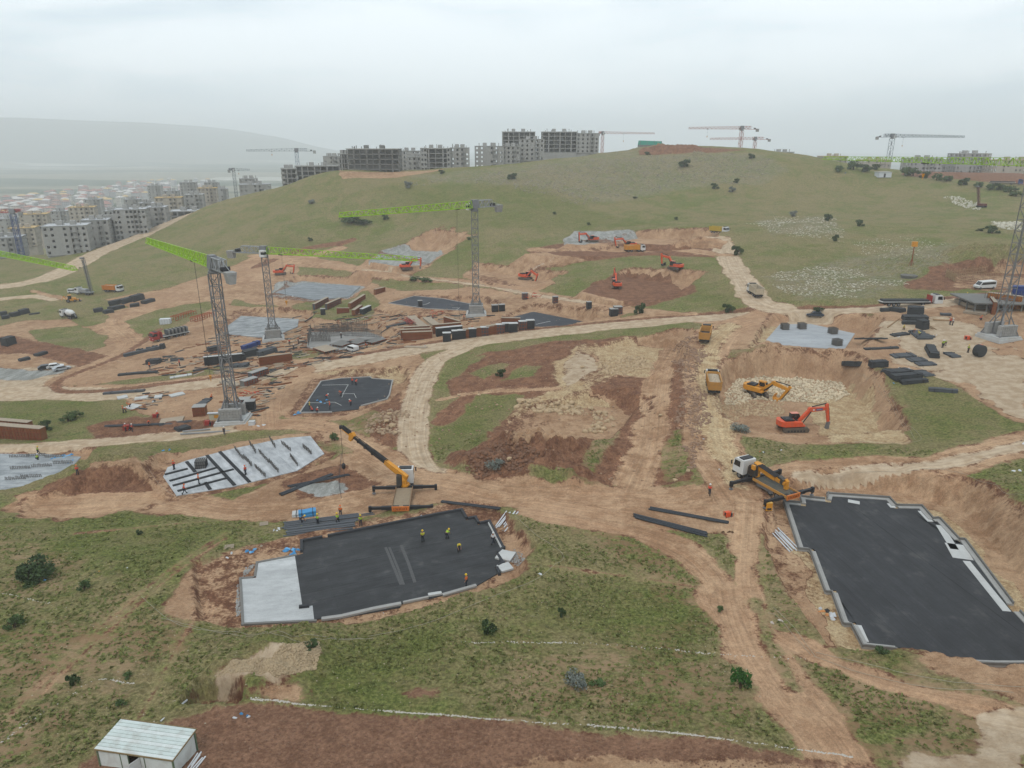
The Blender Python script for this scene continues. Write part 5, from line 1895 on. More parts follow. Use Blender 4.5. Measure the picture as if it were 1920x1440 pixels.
def foundation(name, pix, drop, label, cat, tone, ang_px=None, strip=1.0, kerb=None, kerb_m=None, thick=.25, edge_skip=(), mixed=None):
    poly = on_drop(pix, drop)
    z = CAM_Z - drop
    c = poly.mean(0)
    t = thing(name, label, cat, (c[0], c[1], z))
    pl = [(x - c[0], y - c[1]) for x, y in poly]
    MB().prism(pl, -.6, -thick).obj('base_slab', CONCL, t)
    if ang_px:
        A, B = on_drop(ang_px, drop)
        ang = head(A, B)
    else:
        ang = 0
    mats = [membrane_material(name + '_sheet', ang, tone), membrane_material(name + '_sheet_worn', ang, (tone[0], tuple(min(1, q * 1.12) for q in tone[1][:3]) + (1,)))]
    rd = random.Random(len(pix))
    for i, s_ in enumerate(inset_strips(pl, ang, strip)):
        MB().prism(s_, -thick + .002, -.03 + rd.uniform(-.012, .012)).obj('sheet', mats[rd.random() < .35], t)
    if kerb:
        n = len(pl)
        area = sum(pl[i - 1][0] * pl[i][1] - pl[i][0] * pl[i - 1][1] for i in range(n))

        def convex(i):
            o, p, q = pl[i - 1], pl[i % n], pl[(i + 1) % n]
            return ((p[0] - o[0]) * (q[1] - p[1]) - (p[1] - o[1]) * (q[0] - p[0])) * area > 0
        for i in range(n):
            if i in edge_skip:
                continue
            a, b = Vector((*pl[i], 0)), Vector((*pl[(i + 1) % n], 0))
            if (b - a).length < .3:
                continue
            u = (b - a).normalized()
            nn = Vector((u.y, -u.x, 0))
            if sdf(poly, np.array([c[0] + (a.x + b.x) / 2 + nn.x * .05]), np.array([c[1] + (a.y + b.y) / 2 + nn.y * .05]))[0] > 0:
                nn = -nn
            w, h = kerb[0], kerb[1] + .005 * (i % 4)
            a, b = a - u * (w if convex(i) else -w - .01), b + u * (w if convex(i + 1) else -w - .01)
            if (b - a).dot(u) < .1:
                continue
            lo = [a, b, b + nn * w, a + nn * w]
            MB().hexa([v + Vector((0, 0, -.6)) for v in lo], [v + Vector((0, 0, h)) for v in lo]).obj('edge_wall', kerb_m or CONC, t)
            if w > .45:
                lo2 = [a + nn * (w - .16), b + nn * (w - .16), b + nn * w, a + nn * w]
                MB().hexa([v + Vector((0, 0, h + .002)) for v in lo2], [v + Vector((0, 0, h + .3)) for v in lo2]).obj('edge_upstand', CONCD, t)
    return t


BLK = (lin(50, 51, 53), lin(72, 73, 75))
fa = foundation('membrane_slab', SLAB_A, 51.3, 'big black membrane slab with workers, beside the white concrete slab', 'foundation', BLK, [(560, 1060), (900, 990)], 1.0, (.35, .28), mat('wrapped_kerb', lin(60, 62, 66), .8), edge_skip=(21, 22, 12, 13, 14, 15, 16, 17, 18, 19))
foundation('concrete_slab', SLAB_A2, 51.3, 'white concrete slab edged with crushed stone, left of the black slab', 'foundation', (lin(176, 178, 178), lin(212, 214, 214)), [(460, 1160), (590, 1150)], 6, (.3, .05), CONCD, edge_skip=(0, 1, 2))
fb = foundation('membrane_slab', SLAB_B, 50.6, 'largest dark membrane slab with a stepped grey concrete rim', 'foundation', (lin(52, 53, 56), lin(66, 67, 70)), [(1506, 1027), (1723, 1229)], 1.05, (.75, .1), CONC)
foundation('membrane_slab', SLAB_C, 56.3, 'dark slab marked with white lines where men in red vests work', 'foundation', (lin(46, 49, 54), lin(66, 69, 75)), [(564, 773), (672, 767)], 1.2, (.3, .1), CONC, edge_skip=(8, 9))
foundation('membrane_slab', SLAB_D, 53.6, 'dark slab behind the ballast of the middle lime crane', 'foundation', (lin(50, 53, 60), lin(70, 74, 82)), [(730, 568), (884, 582)], 1.5, (.3, .05), CONC)
foundation('membrane_slab', SLAB_E, 52.0, 'dark slab beside the main road behind the formwork boxes', 'foundation', (lin(50, 53, 60), lin(68, 72, 80)), [(940, 600), (1062, 612)], 1.5)
ff = foundation('concrete_slab', SLAB_F, 46.4, 'light grey levelling slab with four rebar crates on it', 'foundation', (lin(162, 166, 170), lin(188, 191, 194)), [(1427, 648), (1583, 655)], 5)
fg = foundation('concrete_slab', SLAB_G, 54.9, 'white slab divided by dark beam trenches and rebar rows', 'foundation', (lin(162, 165, 168), lin(212, 214, 216)), [(306, 893), (331, 929)], 3.2)
foundation('concrete_slab', SLAB_H, 58.6, 'pale grey slab with a net of starter bars by the left pit', 'foundation', (lin(136, 141, 144), lin(192, 196, 198)), [(0, 852), (150, 856)], 4)
foundation('concrete_slab', SLAB_I, 59.25, 'wet grey levelling slab behind the second lime crane', 'foundation', (lin(112, 116, 118), lin(190, 193, 194)), [(425, 612), (558, 598)], 4)
foundation('concrete_slab', SLAB_J, 57.25, 'blue grey slab in the deep pit below the orange digger', 'foundation', (lin(118, 124, 128), lin(162, 167, 170)), [(516, 548), (655, 556)], 4)
foundation('concrete_slab', SLAB_K, 56.5, 'slab under the forest of rebar near the white van', 'foundation', (lin(140, 138, 134), lin(176, 174, 170)), [(575, 650), (700, 642)], 4)


def line_on(pts, drop, w, name, label, cat, m, h=.012, group='chalk lines and beams on the slabs', z=None):
    """flat strip along pixel points"""
    P = [GD(x, y, drop) for x, y in pts]
    c = P[0].copy()
    mb = MB()
    for a, b in zip(P[:-1], P[1:]):
        u = (b - a).normalized()
        n = Vector((-u.y, u.x, 0)) * w / 2
        a_, b_ = a - c, b - c
        lo = [a_ - n, b_ - n, b_ + n, a_ + n]
        mb.hexa([v + Vector((0, 0, -.04)) for v in lo], [v + Vector((0, 0, h)) for v in lo])
    o = mb.obj(name, m)
    o.location = c
    return tag(o, label, cat, group)


DARKB = mat('beam_felt', lin(40, 42, 46), .85)
for i, (pts, lb) in enumerate(((((309, 890), (352, 879)), 'dark beam strip nearest the far left corner of the white slab'), (((318, 902), (407, 877)), 'second dark beam strip across the white slab'),
                               (((324, 911), (438, 880)), 'long dark beam strip through the middle of the white slab'), (((333, 921), (424, 897)), 'dark beam strip along the front of the white slab'),
                               (((388, 854), (440, 910)), 'dark cross beam running down the white slab by the rebar cage'), (((412, 847), (468, 904)), 'rightmost dark cross beam of the white slab'), (((350, 866), (366, 885)), 'short dark cross beam at the upper left of the white slab'), (((385, 905), (394, 918)), 'stub of dark beam near the front edge of the white slab'))):
    line_on(pts, 54.9, .55, 'beam_strip', lb, 'beam', DARKB, .12)
CHALK = mat('chalk', lin(206, 206, 202), .9)
for pts, lb in ((((604, 722), (653, 721), (645, 735), (641, 745)), 'white chalk line near the back of the marked slab'), (((641, 738), (664, 738), (668, 746)), 'white chalk corner at the middle of the marked slab'),
                (((575, 755), (602, 755)), 'short chalk line at the left of the marked slab'), (((612, 754), (628, 754), (640, 760)), 'bent chalk line at the front of the marked slab')):
    line_on(pts, 56.3, .1, 'chalk_line', lb, 'chalk line', CHALK)
for pts, dr, lb in ((((775, 575), (800, 570), (806, 567)), 53.6, 'chalk line crossing the slab behind the middle crane'), (((848, 577), (862, 577), (855, 581)), 53.6, 'chalk mark at the right end of the slab behind the middle crane'),
                    (((1005, 608), (1032, 602)), 52.0, 'chalk line on the dark slab by the road')):
    line_on(pts, dr, .2, 'chalk_line', lb, 'chalk line', CHALK)
SMEAR = mat('dust_smear', lin(94, 94, 94), .9, var=.3, vs=4)
for pts, lb, w_ in ((((723, 1026), (738, 1062), (752, 1096)), 'left pale dust track across the big black slab', .35), (((730, 1026), (745, 1062), (757, 1096)), 'pale dust track just right of the left one on the big black slab', .3), (((752, 1022), (766, 1056), (778, 1092)), 'right pale dust track across the big black slab', .4)):
    line_on(pts, 51.3, w_, 'dust_track', lb, 'dust track', SMEAR, -.016)

# ------------------------------------------------------------------ upstands beside slab A, loose concrete edge
for pts, lb, w_ in ((((603, 1162), (640, 1157), (700, 1143), (752, 1133)), 'grey concrete edge along the front left of the black slab', .5), (((756, 1131), (803, 1121)), 'grey concrete edge along the front middle of the black slab', .3),
                    (((803, 1117), (828, 1113)), 'short pale kerb block stepping out of the black slab front', .5), (((830, 1117), (893, 1099)), 'grey concrete edge along the front right of the black slab', .45),
                    (((918, 981), (942, 1028)), 'pale concrete edge on the right of the black slab', .5), (((934, 1040), (962, 1046)), 'pale landing block at the right corner of the black slab', 2.2), (((936, 1068), (958, 1062)), 'small pale block below the right landing', 1.6)):
    line_on(pts, 51.3, w_, 'concrete_edge', lb, 'concrete edge', CONCL if 'pale' in lb else CONC, .22, 'concrete edging of the black slab')
for pts, lb, w_ in ((((1590, 939), (1612, 943)), 'white bare patch at the top edge of the largest slab', 1.0), (((1668, 944), (1675, 952)), 'white bare patch near the top right of the largest slab', .8), (((1726, 958), (1745, 978)), 'pale bare strip along the upper right of the largest slab', .8),
                    (((1762, 985), (1790, 1030)), 'long pale strip along the right rim of the largest slab', 1.0), (((1790, 1020), (1806, 1048)), 'widest pale patch on the right rim of the largest slab', 2.4), (((1812, 1052), (1888, 1146)), 'thin pale strip at the lower right of the largest slab', .9), (((1608, 1172), (1622, 1203)), 'pale patch at the lower left corner of the largest slab', .8)):
    line_on(pts, 50.6, w_, 'bare_concrete', lb, 'concrete', CONCL, .02, 'bare concrete at the rim of the largest slab')

# ------------------------------------------------------------------ rebar rows standing on slabs
REB = mat('rebar', lin(112, 108, 104), .7, .3, .2)


def rebar_row(a, b, n, h, label, cat='rebar', m=REB, r=.035, group='rows of starter bars'):
    t = thing('rebar_row', label, cat, a, head(a, b), group)
    L = (Vector(b) - Vector(a)).length
    rd = random.Random(int(L * 10 + a[0]))
    mb = MB()
    for i in range(n):
        x = L * i / max(1, n - 1)
        hh = h * rd.uniform(.8, 1.1)
        mb.bar((x, rd.uniform(-.1, .1), 0), (x + rd.uniform(-.1, .1), rd.uniform(-.12, .12), hh), r * 2)
    for z in (.3, .7):
        mb.bar((0, 0, h * z), (L, 0, h * z), r * 2)
    mb.obj('bars', m, t)
    return t


for i, (a, b) in enumerate((((440, 842), (456, 862)), ((468, 832), (480, 850)), ((505, 822), (516, 840)), ((457, 858), (472, 874)), ((486, 848), (504, 868)), ((478, 876), (498, 895)), ((505, 866), (522, 886)), ((545, 856), (558, 874)), ((568, 838), (584, 852)), ((528, 832), (545, 846)))):
    rebar_row(GD(*a, 54.9), GD(*b, 54.9), 22, .8, ['row of starter bars nearest the dark beams on the white slab', 'row of starter bars at the back edge of the white slab', 'row of starter bars towards the back right of the white slab', 'row of bars just below the dark cross beams', 'row of bars in the middle of the white slab',
              'row of bars at the front middle of the white slab', 'row of bars behind the front right edge of the white slab', 'row of bars by the front right corner of the white slab', 'row of bars at the far right end of the white slab', 'row of bars between the back and middle rows'][i])
for i, (a, b, h) in enumerate((((578, 648), (584, 624), 3.0), ((590, 626), (640, 622), 3.2), ((600, 634), (660, 626), 3.2), ((640, 620), (690, 622), 3.4), ((660, 630), (716, 632), 2.6), ((584, 640), (620, 640), 2.4))):
    rebar_row(GD(*a, 56.5), GD(*b, 56.5), 46, h, ['tall rebar row at the left end of the rebar forest', 'tall rebar row at the back left of the rebar forest', 'tall rebar row in the middle of the rebar forest', 'tallest rebar row at the back right of the rebar forest', 'lower rebar row on the right of the rebar forest', 'lower rebar row at the front of the rebar forest'][i])
for i, (x, y) in enumerate(((18, 858), (50, 856), (85, 858), (20, 880), (60, 876), (100, 870), (10, 900), (40, 896))):
    a = GD(x, y, 58.6)
    rebar_row(a, a + Vector((3.5, .4, 0)), 12, .7, 'row of starter bars on the pale left slab, ' + ('at its back left', 'at its back middle', 'at its back right', 'in its middle left', 'at its centre', 'nearest the red pit', 'at its front left', 'at its front middle')[i], group='starter bars on the left slab')
for i, (a, b) in enumerate((((1772, 522), (1850, 510)), ((1790, 530), (1900, 518)), ((1772, 518), (1790, 530)))):
    rebar_row(G(*a), G(*b), 34, 2.6, ['back row of tan rebar in the cut below the stony slope', 'front row of tan rebar in the cut behind the minibus', 'end row of tan rebar in the cut behind the minibus'][i], m=mat('tan_rebar', lin(176, 150, 112), .8))


def crate(p, s, label, h=1.0, m=REB, rz=.2, name='rebar_crate', cat='crate', group=None):
    t = thing(name, label, cat, p, rz, group)
    mb = MB()
    for a in (-1, 1):
        for k in range(6):
            q = -s + k * s * .4
            mb.bar((q, a * s, 0), (q, a * s, h), .06).bar((a * s, q, 0), (a * s, q, h), .06).bar((q, -s, h), (q, s, h), .06)
        for z in (0.1, h * .5, h):
            mb.bar((-s, a * s, z), (s, a * s, z), .08).bar((a * s, -s, z), (a * s, s, z), .08)
    mb.obj('cage', m, t)
    MB().box(-s * .92, -s * .92, .05, s * .92, s * .92, h * .9).obj('contents', CONCD, t)
    return t


for i, (x, y) in enumerate(((1471, 617), (1503, 616), (1561, 625), (1569, 647))):
    crate(GD(x, y, 46.4), .9, ['leftmost crate of rebar on the light grey slab', 'crate of rebar at the back middle of the light grey slab', 'crate of rebar at the back right of the light grey slab', 'crate of rebar at the front right corner of the light grey slab'][i], 1.5, rz=.1 * i, group='crates on the grey slab')
crate(GD(378, 875, 54.9), .9, 'dark rebar cage standing on the white slab', 1.3, DARK)

# ================================================================== tower cranes
b1 = GD(438, 788, 57.0)
b1.z = float(zat(b1.x, b1.y))


def crane_at(base, top_py, tip_px, **k):
    z = z_of(base.y, top_py)
    H = z - base.z
    x, y = at_drop(*tip_px, CAM_Z - z - 1.1)
    az = math.atan2(y - base.y, x - base.x)
    return tower_crane(base, H, az, math.hypot(x - base.x, y - base.y), **k)


crane_at(b1, 512, (277, 455), cl=11, label='nearest lime jib tower crane standing by the curved dirt road', jibm=LIME, mastm=STEEL, mw=1.9, jh=2.3, r=.13, group='lime green tower cranes', trolley=.25, rot=.1, cable=26)
b2 = G(513, 636)
crane_at(b2, 482, (782, 489), cl=13, label='lime tower crane with its jib over the blue grey pit', jibm=LIME, mastm=STEEL, mw=1.9, jh=2.0, r=.13, group='lime green tower cranes', trolley=.12, rot=.3, cable=14)
b3 = G(893, 590)
crane_at(b3, 396, (637, 407), cl=11, label='lime tower crane in the middle with its jib before the green hill', jibm=LIME, mastm=STEEL, mw=2.0, jh=2.1, r=.15, group='lime green tower cranes', trolley=.15, rot=.05, cable=35)
b4 = G(1872, 634)
crane_at(b4, 322, (1545, 299), cl=12, label='lime tower crane on stacked ballast at the right, jib running behind the hill trees', jibm=LIME, mastm=STEEL, mw=2.0, jh=1.7, r=.095, group='lime green tower cranes', trolley=.42, rot=.25, cable=2.5)
b5 = G(-130, 620)
x5, y5 = at_drop(143, 515, 31.0)
tower_crane(b5, CAM_Z - 31.0 - b5.z, math.atan2(y5 - b5.y, x5 - b5.x), math.hypot(x5 - b5.x, y5 - b5.y), 12, 'lime tower crane whose jib reaches in over the white road', LIME, STEEL, 1.9, 1.9, 'lime green tower cranes', .1, True, .3, 0, 10)
PINK = mat('pale_red_steel', lin(196, 128, 116), .6, .1)
GREYB = mat('blue_grey_steel', lin(104, 112, 122), .6, .1)
BLUEM = mat('blue_mast', lin(74, 92, 140), .6, .1)


def far_crane(px, base_y, D, top_y, tip, tail, label, jm, mm, mw=2.0, jh=1.8, r=.13, trolley=.4, cable=6, deep=1.0):
    z = z_of(D, top_y)
    x = col_at(px, D, z)
    base = Vector((x, D, max(z - 60, float(zat(x, D)) - .5)))
    x1, x0 = col_at(tip, D, z), col_at(tail, D, z)
    az = 0.0 if x1 > x else math.pi
    k = 1 / abs(math.cos(.25))
    return tower_crane(base, z - base.z, az + .25 * deep, abs(x1 - x) * k, abs(x - x0) * k, label, jm, mm, mw, jh, 'tower cranes along the skyline', r, False, trolley, .3, cable)


far_crane(1391, 278, 620, 245, 1285, 1425, 'tallest pale red crane on the hilltop, jib to the left', PINK, PINK, 2.4, 2.4, .13, .65, 5)
far_crane(1416, 280, 690, 264, 1325, 1447, 'shorter pale red crane just right of the tallest hilltop crane', PINK, PINK, 2.2, 2.2, .13, .35, 3)
far_crane(1130, 280, 720, 253, 1232, 1120, 'pale red crane beside the last block on the hilltop', PINK, PINK, 2.2, 2.0, .13)
far_crane(1673, 310, 620, 260, 1832, 1638, 'blue grey crane behind the trees right of the hill', GREYB, GREYB, 2.8, 2.6, .15, .15, 6)
far_crane(438, 350, 640, 322, 466, 428, 'small grey crane above the blocks on the valley shoulder', GREYB, GREYB, 2.2, 1.8, .13, .3, 2)
far_crane(556, 310, 600, 286, 470, 590, 'dark crane with a blue mast over the dusty site', GREYB, BLUEM, 2.6, 2.0, .13, .5, 2)
far_crane(24, 470, 430, 402, -60, 40, 'blue masted crane among the blocks at the valley edge', REDP, BLUEM, 2.6, 1.8, .18, .4, 4)

# ================================================================== concrete blocks on the hill
TAN = mat('tan_concrete', lin(190, 180, 166), .9, var=.12, vs=.6)
FORMY = mat('yellow_formwork_roof', lin(214, 180, 116), .8, var=.15)
GREYR = mat('roof_slab', lin(200, 202, 204), .9, var=.1)


def block(px0, px1, top, D, fl, label, style, d=14, rot=0.0, fh=3.0, **k):
    z = z_of(D, top)
    x0, x1 = col_at(px0, D, z), col_at(px1, D, z)
    cx = (x0 + x1) / 2
    w = (x1 - x0)
    wl = abs(w * math.cos(rot)) if abs(rot) < .2 else max(w * .8, 8)
    cy = D + d / 2
    zb = z - fl * fh
    dn = max(.5, zb - float(zat(cx, D)) + 1.0) if k.pop('ground', True) else 1.0
    return building((cx, cy, zb), wl, d, fl, rot, label, style, fh, down=min(dn, 14), **k)


block(648, 747, 279, 480, 5, 'dark open framed block with five floors on the hill brow', 'open', 15, .0, 3.1, seed=2, stubs=9, wallm=CONCD)
block(632, 651, 288, 495, 4, 'narrow dark framed block left of the five floor frame', 'open', 12, 0, 3.0, seed=3)
block(745, 788, 283, 540, 5, 'pale block half hidden behind the dark frame and its neighbour', 'walled', 12, .05, seed=4)
block(764, 788, 294, 505, 3, 'low block tucked between the dark frame and the windowed block', 'walled', 10, .05, seed=44)
block(787, 843, 278, 505, 5, 'grey windowed block with rust stubs on its roof, left half', 'ends', 13, .05, seed=5, stubs=8)
block(843, 879, 277, 510, 5, 'grey windowed block with rust stubs on its roof, right half', 'walled', 13, .05, seed=6, stubs=8)
block(889, 944, 274, 530, 5, 'pale windowed block left of the seven floor tower', 'walled', 13, .05, seed=7, stubs=6)
block(940, 974, 274, 534, 5, 'narrow windowed block leaning against the seven floor tower', 'walled', 13, .05, seed=8)
block(941, 1003, 247, 590, 7, 'tall open framed block behind the seven floor tower', 'open', 14, .05, seed=9, stubs=9)
block(974, 1020, 261, 545, 5, 'bright concrete tower block with rows of small windows', 'walled', 13, .05, seed=10, stubs=7)
block(1016, 1082, 247, 590, 5, 'open framed block second from the right on the hilltop', 'open', 14, .05, seed=11, stubs=9)
block(1080, 1123, 250, 592, 5, 'rightmost concrete block on the hilltop with small windows', 'walled', 13, .05, seed=12, stubs=7)
block(550, 634, 311, 500, 3, 'long stepped open framed block on the left brow of the hill', 'open', 13, .12, seed=13, stubs=7)
block(517, 553, 316, 495, 4, 'open framed block at the left end of the hill brow', 'ends', 14, .3, seed=14, stubs=3)
block(604, 634, 293, 580, 4, 'distant block behind the stepped frame', 'walled', 12, .1, seed=15)
# valley shoulder
block(63, 155, 424, 400, 5, 'large six storey concrete block by the white road', 'walled', 16, .35, 3.2, seed=16, roofm=GREYR, bays=7)
block(140, 196, 413, 425, 5, 'block joined behind the large six storey block', 'walled', 14, .35, 3.1, seed=17, roofm=GREYR)
block(198, 268, 393, 440, 6, 'tall block with dark window rows right of the large block', 'walled', 15, .3, 3.0, seed=18, roofm=GREYR, bays=8)
block(262, 305, 389, 462, 6, 'right half of the tall block with dark window rows', 'walled', 15, .3, 3.0, seed=19, roofm=GREYR)
block(188, 204, 412, 440, 5, 'narrow block squeezed between the two big valley blocks', 'walled', 12, .3, seed=20)
block(305, 385, 396, 490, 2, 'low block with a flat pale slab roof beside the white road', 'open', 16, .25, seed=21, roofm=GREYR, stubs=8)
block(280, 338, 371, 560, 4, 'block with yellow formwork roof behind the low slab', 'walled', 14, .3, seed=22, roofm=FORMY, wallm=TAN)
block(338, 378, 365, 575, 4, 'grey block right of the yellow roofed one', 'walled', 13, .3, seed=23)
block(362, 404, 353, 640, 4, 'second yellow roofed block further up the valley', 'walled', 14, .3, seed=24, roofm=FORMY, wallm=TAN)
block(437, 508, 346, 560, 5, 'pale block with a white roof where the white road ends', 'walled', 14, .3, seed=25, roofm=GREYR)
block(440, 480, 335, 600, 5, 'block standing behind the white roofed block', 'walled', 14, .3, seed=26)
block(118, 172, 389, 560, 4, 'yellow roofed block beyond the large six storey block', 'walled', 14, .35, seed=27, roofm=FORMY, wallm=TAN)
block(-40, 31, 446, 430, 4, 'grey block cut by the left frame edge', 'walled', 14, .35, seed=28, roofm=GREYR)
block(5, 58, 428, 480, 4, 'block with yellow shuttering behind the blue crane mast', 'walled', 14, .35, seed=29, roofm=FORMY, wallm=TAN)
block(26, 82, 402, 560, 4, 'brownish block with a yellow roof in the valley', 'walled', 14, .35, seed=30, roofm=FORMY, wallm=TAN)
block(330, 366, 342, 760, 4, 'hazy grey block above the yellow roofed ones', 'walled', 13, .3, seed=31)
block(376, 408, 342, 780, 4, 'hazy block farther up the valley shoulder', 'walled', 13, .3, seed=32)
for a, b, tp, D_, f_, lb in ((225, 258, 374, 640, 4, 'hazy unfinished block just beyond the tall dark windowed one'), (252, 284, 381, 560, 4, 'unfinished block left of the yellow roofed one behind the low slab'), (300, 332, 358, 720, 4, 'hazy pale block below the two farthest ones'), (398, 424, 354, 720, 4, 'hazy block right of the second yellow roofed one'),
                             (150, 186, 374, 720, 5, 'hazy block beyond the yellow roof in the valley middle'), (88, 122, 396, 640, 4, 'grey unfinished block left of the yellow roofed one in the valley'), (186, 216, 396, 520, 4, 'unfinished block peeping out between the two big valley blocks'), (-10, 24, 410, 620, 4, 'hazy unfinished block at the left frame edge'), (270, 300, 348, 860, 5, 'faint far block on the valley shoulder')):
    block(a, b, tp, D_, f_, lb, 'walled', 13, .3, seed=a, roofm=GREYR)
# right of the hill
block(1708, 1768, 297, 575, 4, 'pale block with grey roof cores behind the roadside trees', 'walled', 14, .0, seed=33, stubs=6, bays=8)
block(1768, 1800, 304, 600, 3, 'low pale block between the two taller ones on the right', 'walled', 12, 0, seed=34)
block(1797, 1860, 288, 575, 5, 'tallest block on the right skyline with rusty stubs', 'walled', 14, 0, seed=35, stubs=9, bays=8)
block(1866, 1960, 300, 560, 4, 'yellow roofed block at the right edge', 'walled', 14, 0, seed=36, roofm=FORMY, wallm=TAN)
block(1618, 1672, 300, 600, 3, 'yellowish block left of the blue grey crane', 'walled', 13, 0, seed=37, roofm=FORMY, wallm=TAN)
block(1544, 1590, 293, 640, 3, 'low tan block peeping over the hill shoulder', 'walled', 13, 0, seed=38, roofm=FORMY, wallm=TAN)
block(1450, 1490, 285, 640, 1, 'single storey frame with stubs on the hill skyline', 'open', 12, 0, seed=39, stubs=9)
# low stone wall house and shed
p = G(1655, 331)
sh_ = thing('roadside_shed', 'small pale shed with rubble walls beside the trees', 'shed', p, .1)
MB().box(-4, -2.5, -.5, 4, 2.5, 2.6).obj('wall', PLAST, sh_)
MB().prism([(-4.3, -2.8), (4.3, -2.8), (4.3, 2.8), (-4.3, 2.8)], 2.602, 2.8).obj('roof', CONCL, sh_)
MB().box(-1, -2.56, -.4, .2, -2.51, 1.8).obj('door', DARK, sh_)
z = z_of(600, 264)
x = col_at(1219, 600, z)
gs = thing('netted_shed', 'teal netted shed on top of the spoil heap', 'shed', (x, 600, z - 3.0), 0)
MB().box(-9, -4, -6, 9, 4, 0).obj('base', CONCD, gs)
MB().prof([(-9, 0), (9, 0), (8.6, 2.6), (-8.6, 3.2)], -4, 4).obj('netting', mat('teal_net', lin(60, 170, 150), .8), gs)
for q in range(4):
    MB().bar((-8.5 + q * 5.6, -4.1, -1), (-8.5 + q * 5.6, -4.1, 3), .25).obj('post', STEEL, gs)

# ------------------------------------------------------------------ the town in the valley
WIN = mat('dark_windows', lin(92, 92, 96), .4)
TW = [mat('town_wall_pink', lin(214, 190, 182), .9), mat('town_wall_cream', lin(220, 212, 198), .9), mat('town_wall_grey', lin(196, 194, 192), .9)]
TR = [(mat('roof_tile_red', lin(176, 120, 108), .85), 'red'), (mat('roof_pale', lin(214, 210, 204), .85), 'pale'), (FORMY, 'yellow'), (mat('roof_brown', lin(160, 120, 104), .85), 'brown')]
PRO = {}


def town_house(k, wi, ri):
    key = (k, wi, ri)
    w, d, fl = ((15, 11, 4), (20, 12, 4), (13, 12, 6))[k]
    if key not in PRO:
        h = fl * 3
        a = MB().box(-w / 2, -d / 2, -6, w / 2, d / 2, h).mesh('wall', TW[wi])
        rf = MB()
        rf.hexa([Vector(v) for v in ((-w / 2 - .5, -d / 2 - .5, h), (w / 2 + .5, -d / 2 - .5, h), (w / 2 + .5, d / 2 + .5, h), (-w / 2 - .5, d / 2 + .5, h))],
                [Vector(v) for v in ((-w / 2 + 4, -.4, h + 2.6), (w / 2 - 4, -.4, h + 2.6), (w / 2 - 4, .4, h + 2.6), (-w / 2 + 4, .4, h + 2.6))])
        b = rf.mesh('roof', TR[ri][0])
        wn = MB()
        for f_ in range(fl):
            for q in range(int(w / 3)):
                x = -w / 2 + 1.5 + q * 3
                for s_ in (-1, 1):
                    wn.box(x - .7, min(s_ * d / 2, s_ * (d / 2 + .06)), f_ * 3 + .9, x + .7, max(s_ * d / 2, s_ * (d / 2 + .06)), f_ * 3 + 2.3)
            for q in range(int(d / 3.5)):
                y = -d / 2 + 1.7 + q * 3.4
                for s_ in (-1, 1):
                    wn.box(min(s_ * w / 2, s_ * (w / 2 + .06)), y - .6, f_ * 3 + .9, max(s_ * w / 2, s_ * (w / 2 + .06)), y + .6, f_ * 3 + 2.3)
        c = wn.mesh('window_rows', WIN)
        PRO[key] = (a, b, c)
    return PRO[key]


rdt = random.Random(21)
spots = []
tries = 0
while len(spots) < 230 and tries < 9000:
    tries += 1
    px = rdt.uniform(-40, 400)
    lo = 408 - px * .16
    py = rdt.uniform(378 - px * .12, lo + 14)
    if rdt.random() < .35:
        px, py = rdt.uniform(0, 200), rdt.uniform(385, 440)
    if px > 200 and py < 340 - (px - 200) * .02 and rdt.random() < .5:
        continue
    x, y = at_drop(px, py, CAM_Z - PLAIN - 3)
    x, y = float(x), float(y)
    if y > 2300 or any((x - a) ** 2 + (y - b) ** 2 < (17 + y * .004) ** 2 for a, b in spots):
        continue
    if float(zat(x, y)) > PLAIN + 26 or math.hypot(x, y) < 620:
        continue
    spots.append((x, y))
for x, y in spots:
    k, wi = rdt.randrange(3), rdt.choice((0, 0, 1, 2, 2))
    ri = rdt.choice((0, 0, 1, 1, 1, 2, 3))
    a, b, c = town_house(k, wi, ri)
    t = thing('town_block', 'small distant apartment house with a %s roof in the hazy valley town' % TR[ri][1], 'house', (x, y, float(zat(x, y))), rdt.choice((.35, .4, .3, 1.9, -.2)) + rdt.uniform(-.1, .1), 'houses of the valley town with %s roofs' % TR[ri][1])
    put_obj('wall', a, t)
    put_obj('roof', b, t)
    put_obj('window_rows', c, t, 'stuff')

# ================================================================== machines on the site
TGRP = 'tipper trucks on the site roads'
p = G(1336, 728)
dump_truck(p, head(G(1339, 742), G(1328, 690)), 'amber tipper loaded with rock beside the big rock pit', YELD, WHITE, 1.6)
p = G(1322, 636)
dump_truck(p, head(G(1319, 640), G(1326, 616)), 'dusty empty tipper nearest the main road junction', YELD, YELL, None)
dump_truck(G(1415, 553), head(G(1426, 560), G(1404, 541)), 'white tipper coming down the hill track', CREAM, WHITE, None)
dump_truck(G(1190, 472), head(G(1170, 472), G(1210, 471)), 'amber tipper parked under the digger on the hill bench', YELL, WHITE, .8)
dump_truck(G(1348, 437), head(G(1336, 439), G(1362, 431)), 'yellow tipper at the top of the hill track', mat('lemon_paint', lin(206, 176, 60), .5, dirt=.2), WHITE, None)
t = dump_truck(G(213, 547), head(G(198, 548), G(230, 547)), 'parked lorry with an orange box body by the drill rig', mat('tank_orange', lin(214, 130, 40), .5), WHITE, .6)

p = G(1486, 806)
excavator(p, head(GD(1460, 812, 52), GD(1508, 811, 52)), 'large orange digger with a hydraulic hammer in the rock pit', ORNG, .06, (48, 2, -76), 'hammer')
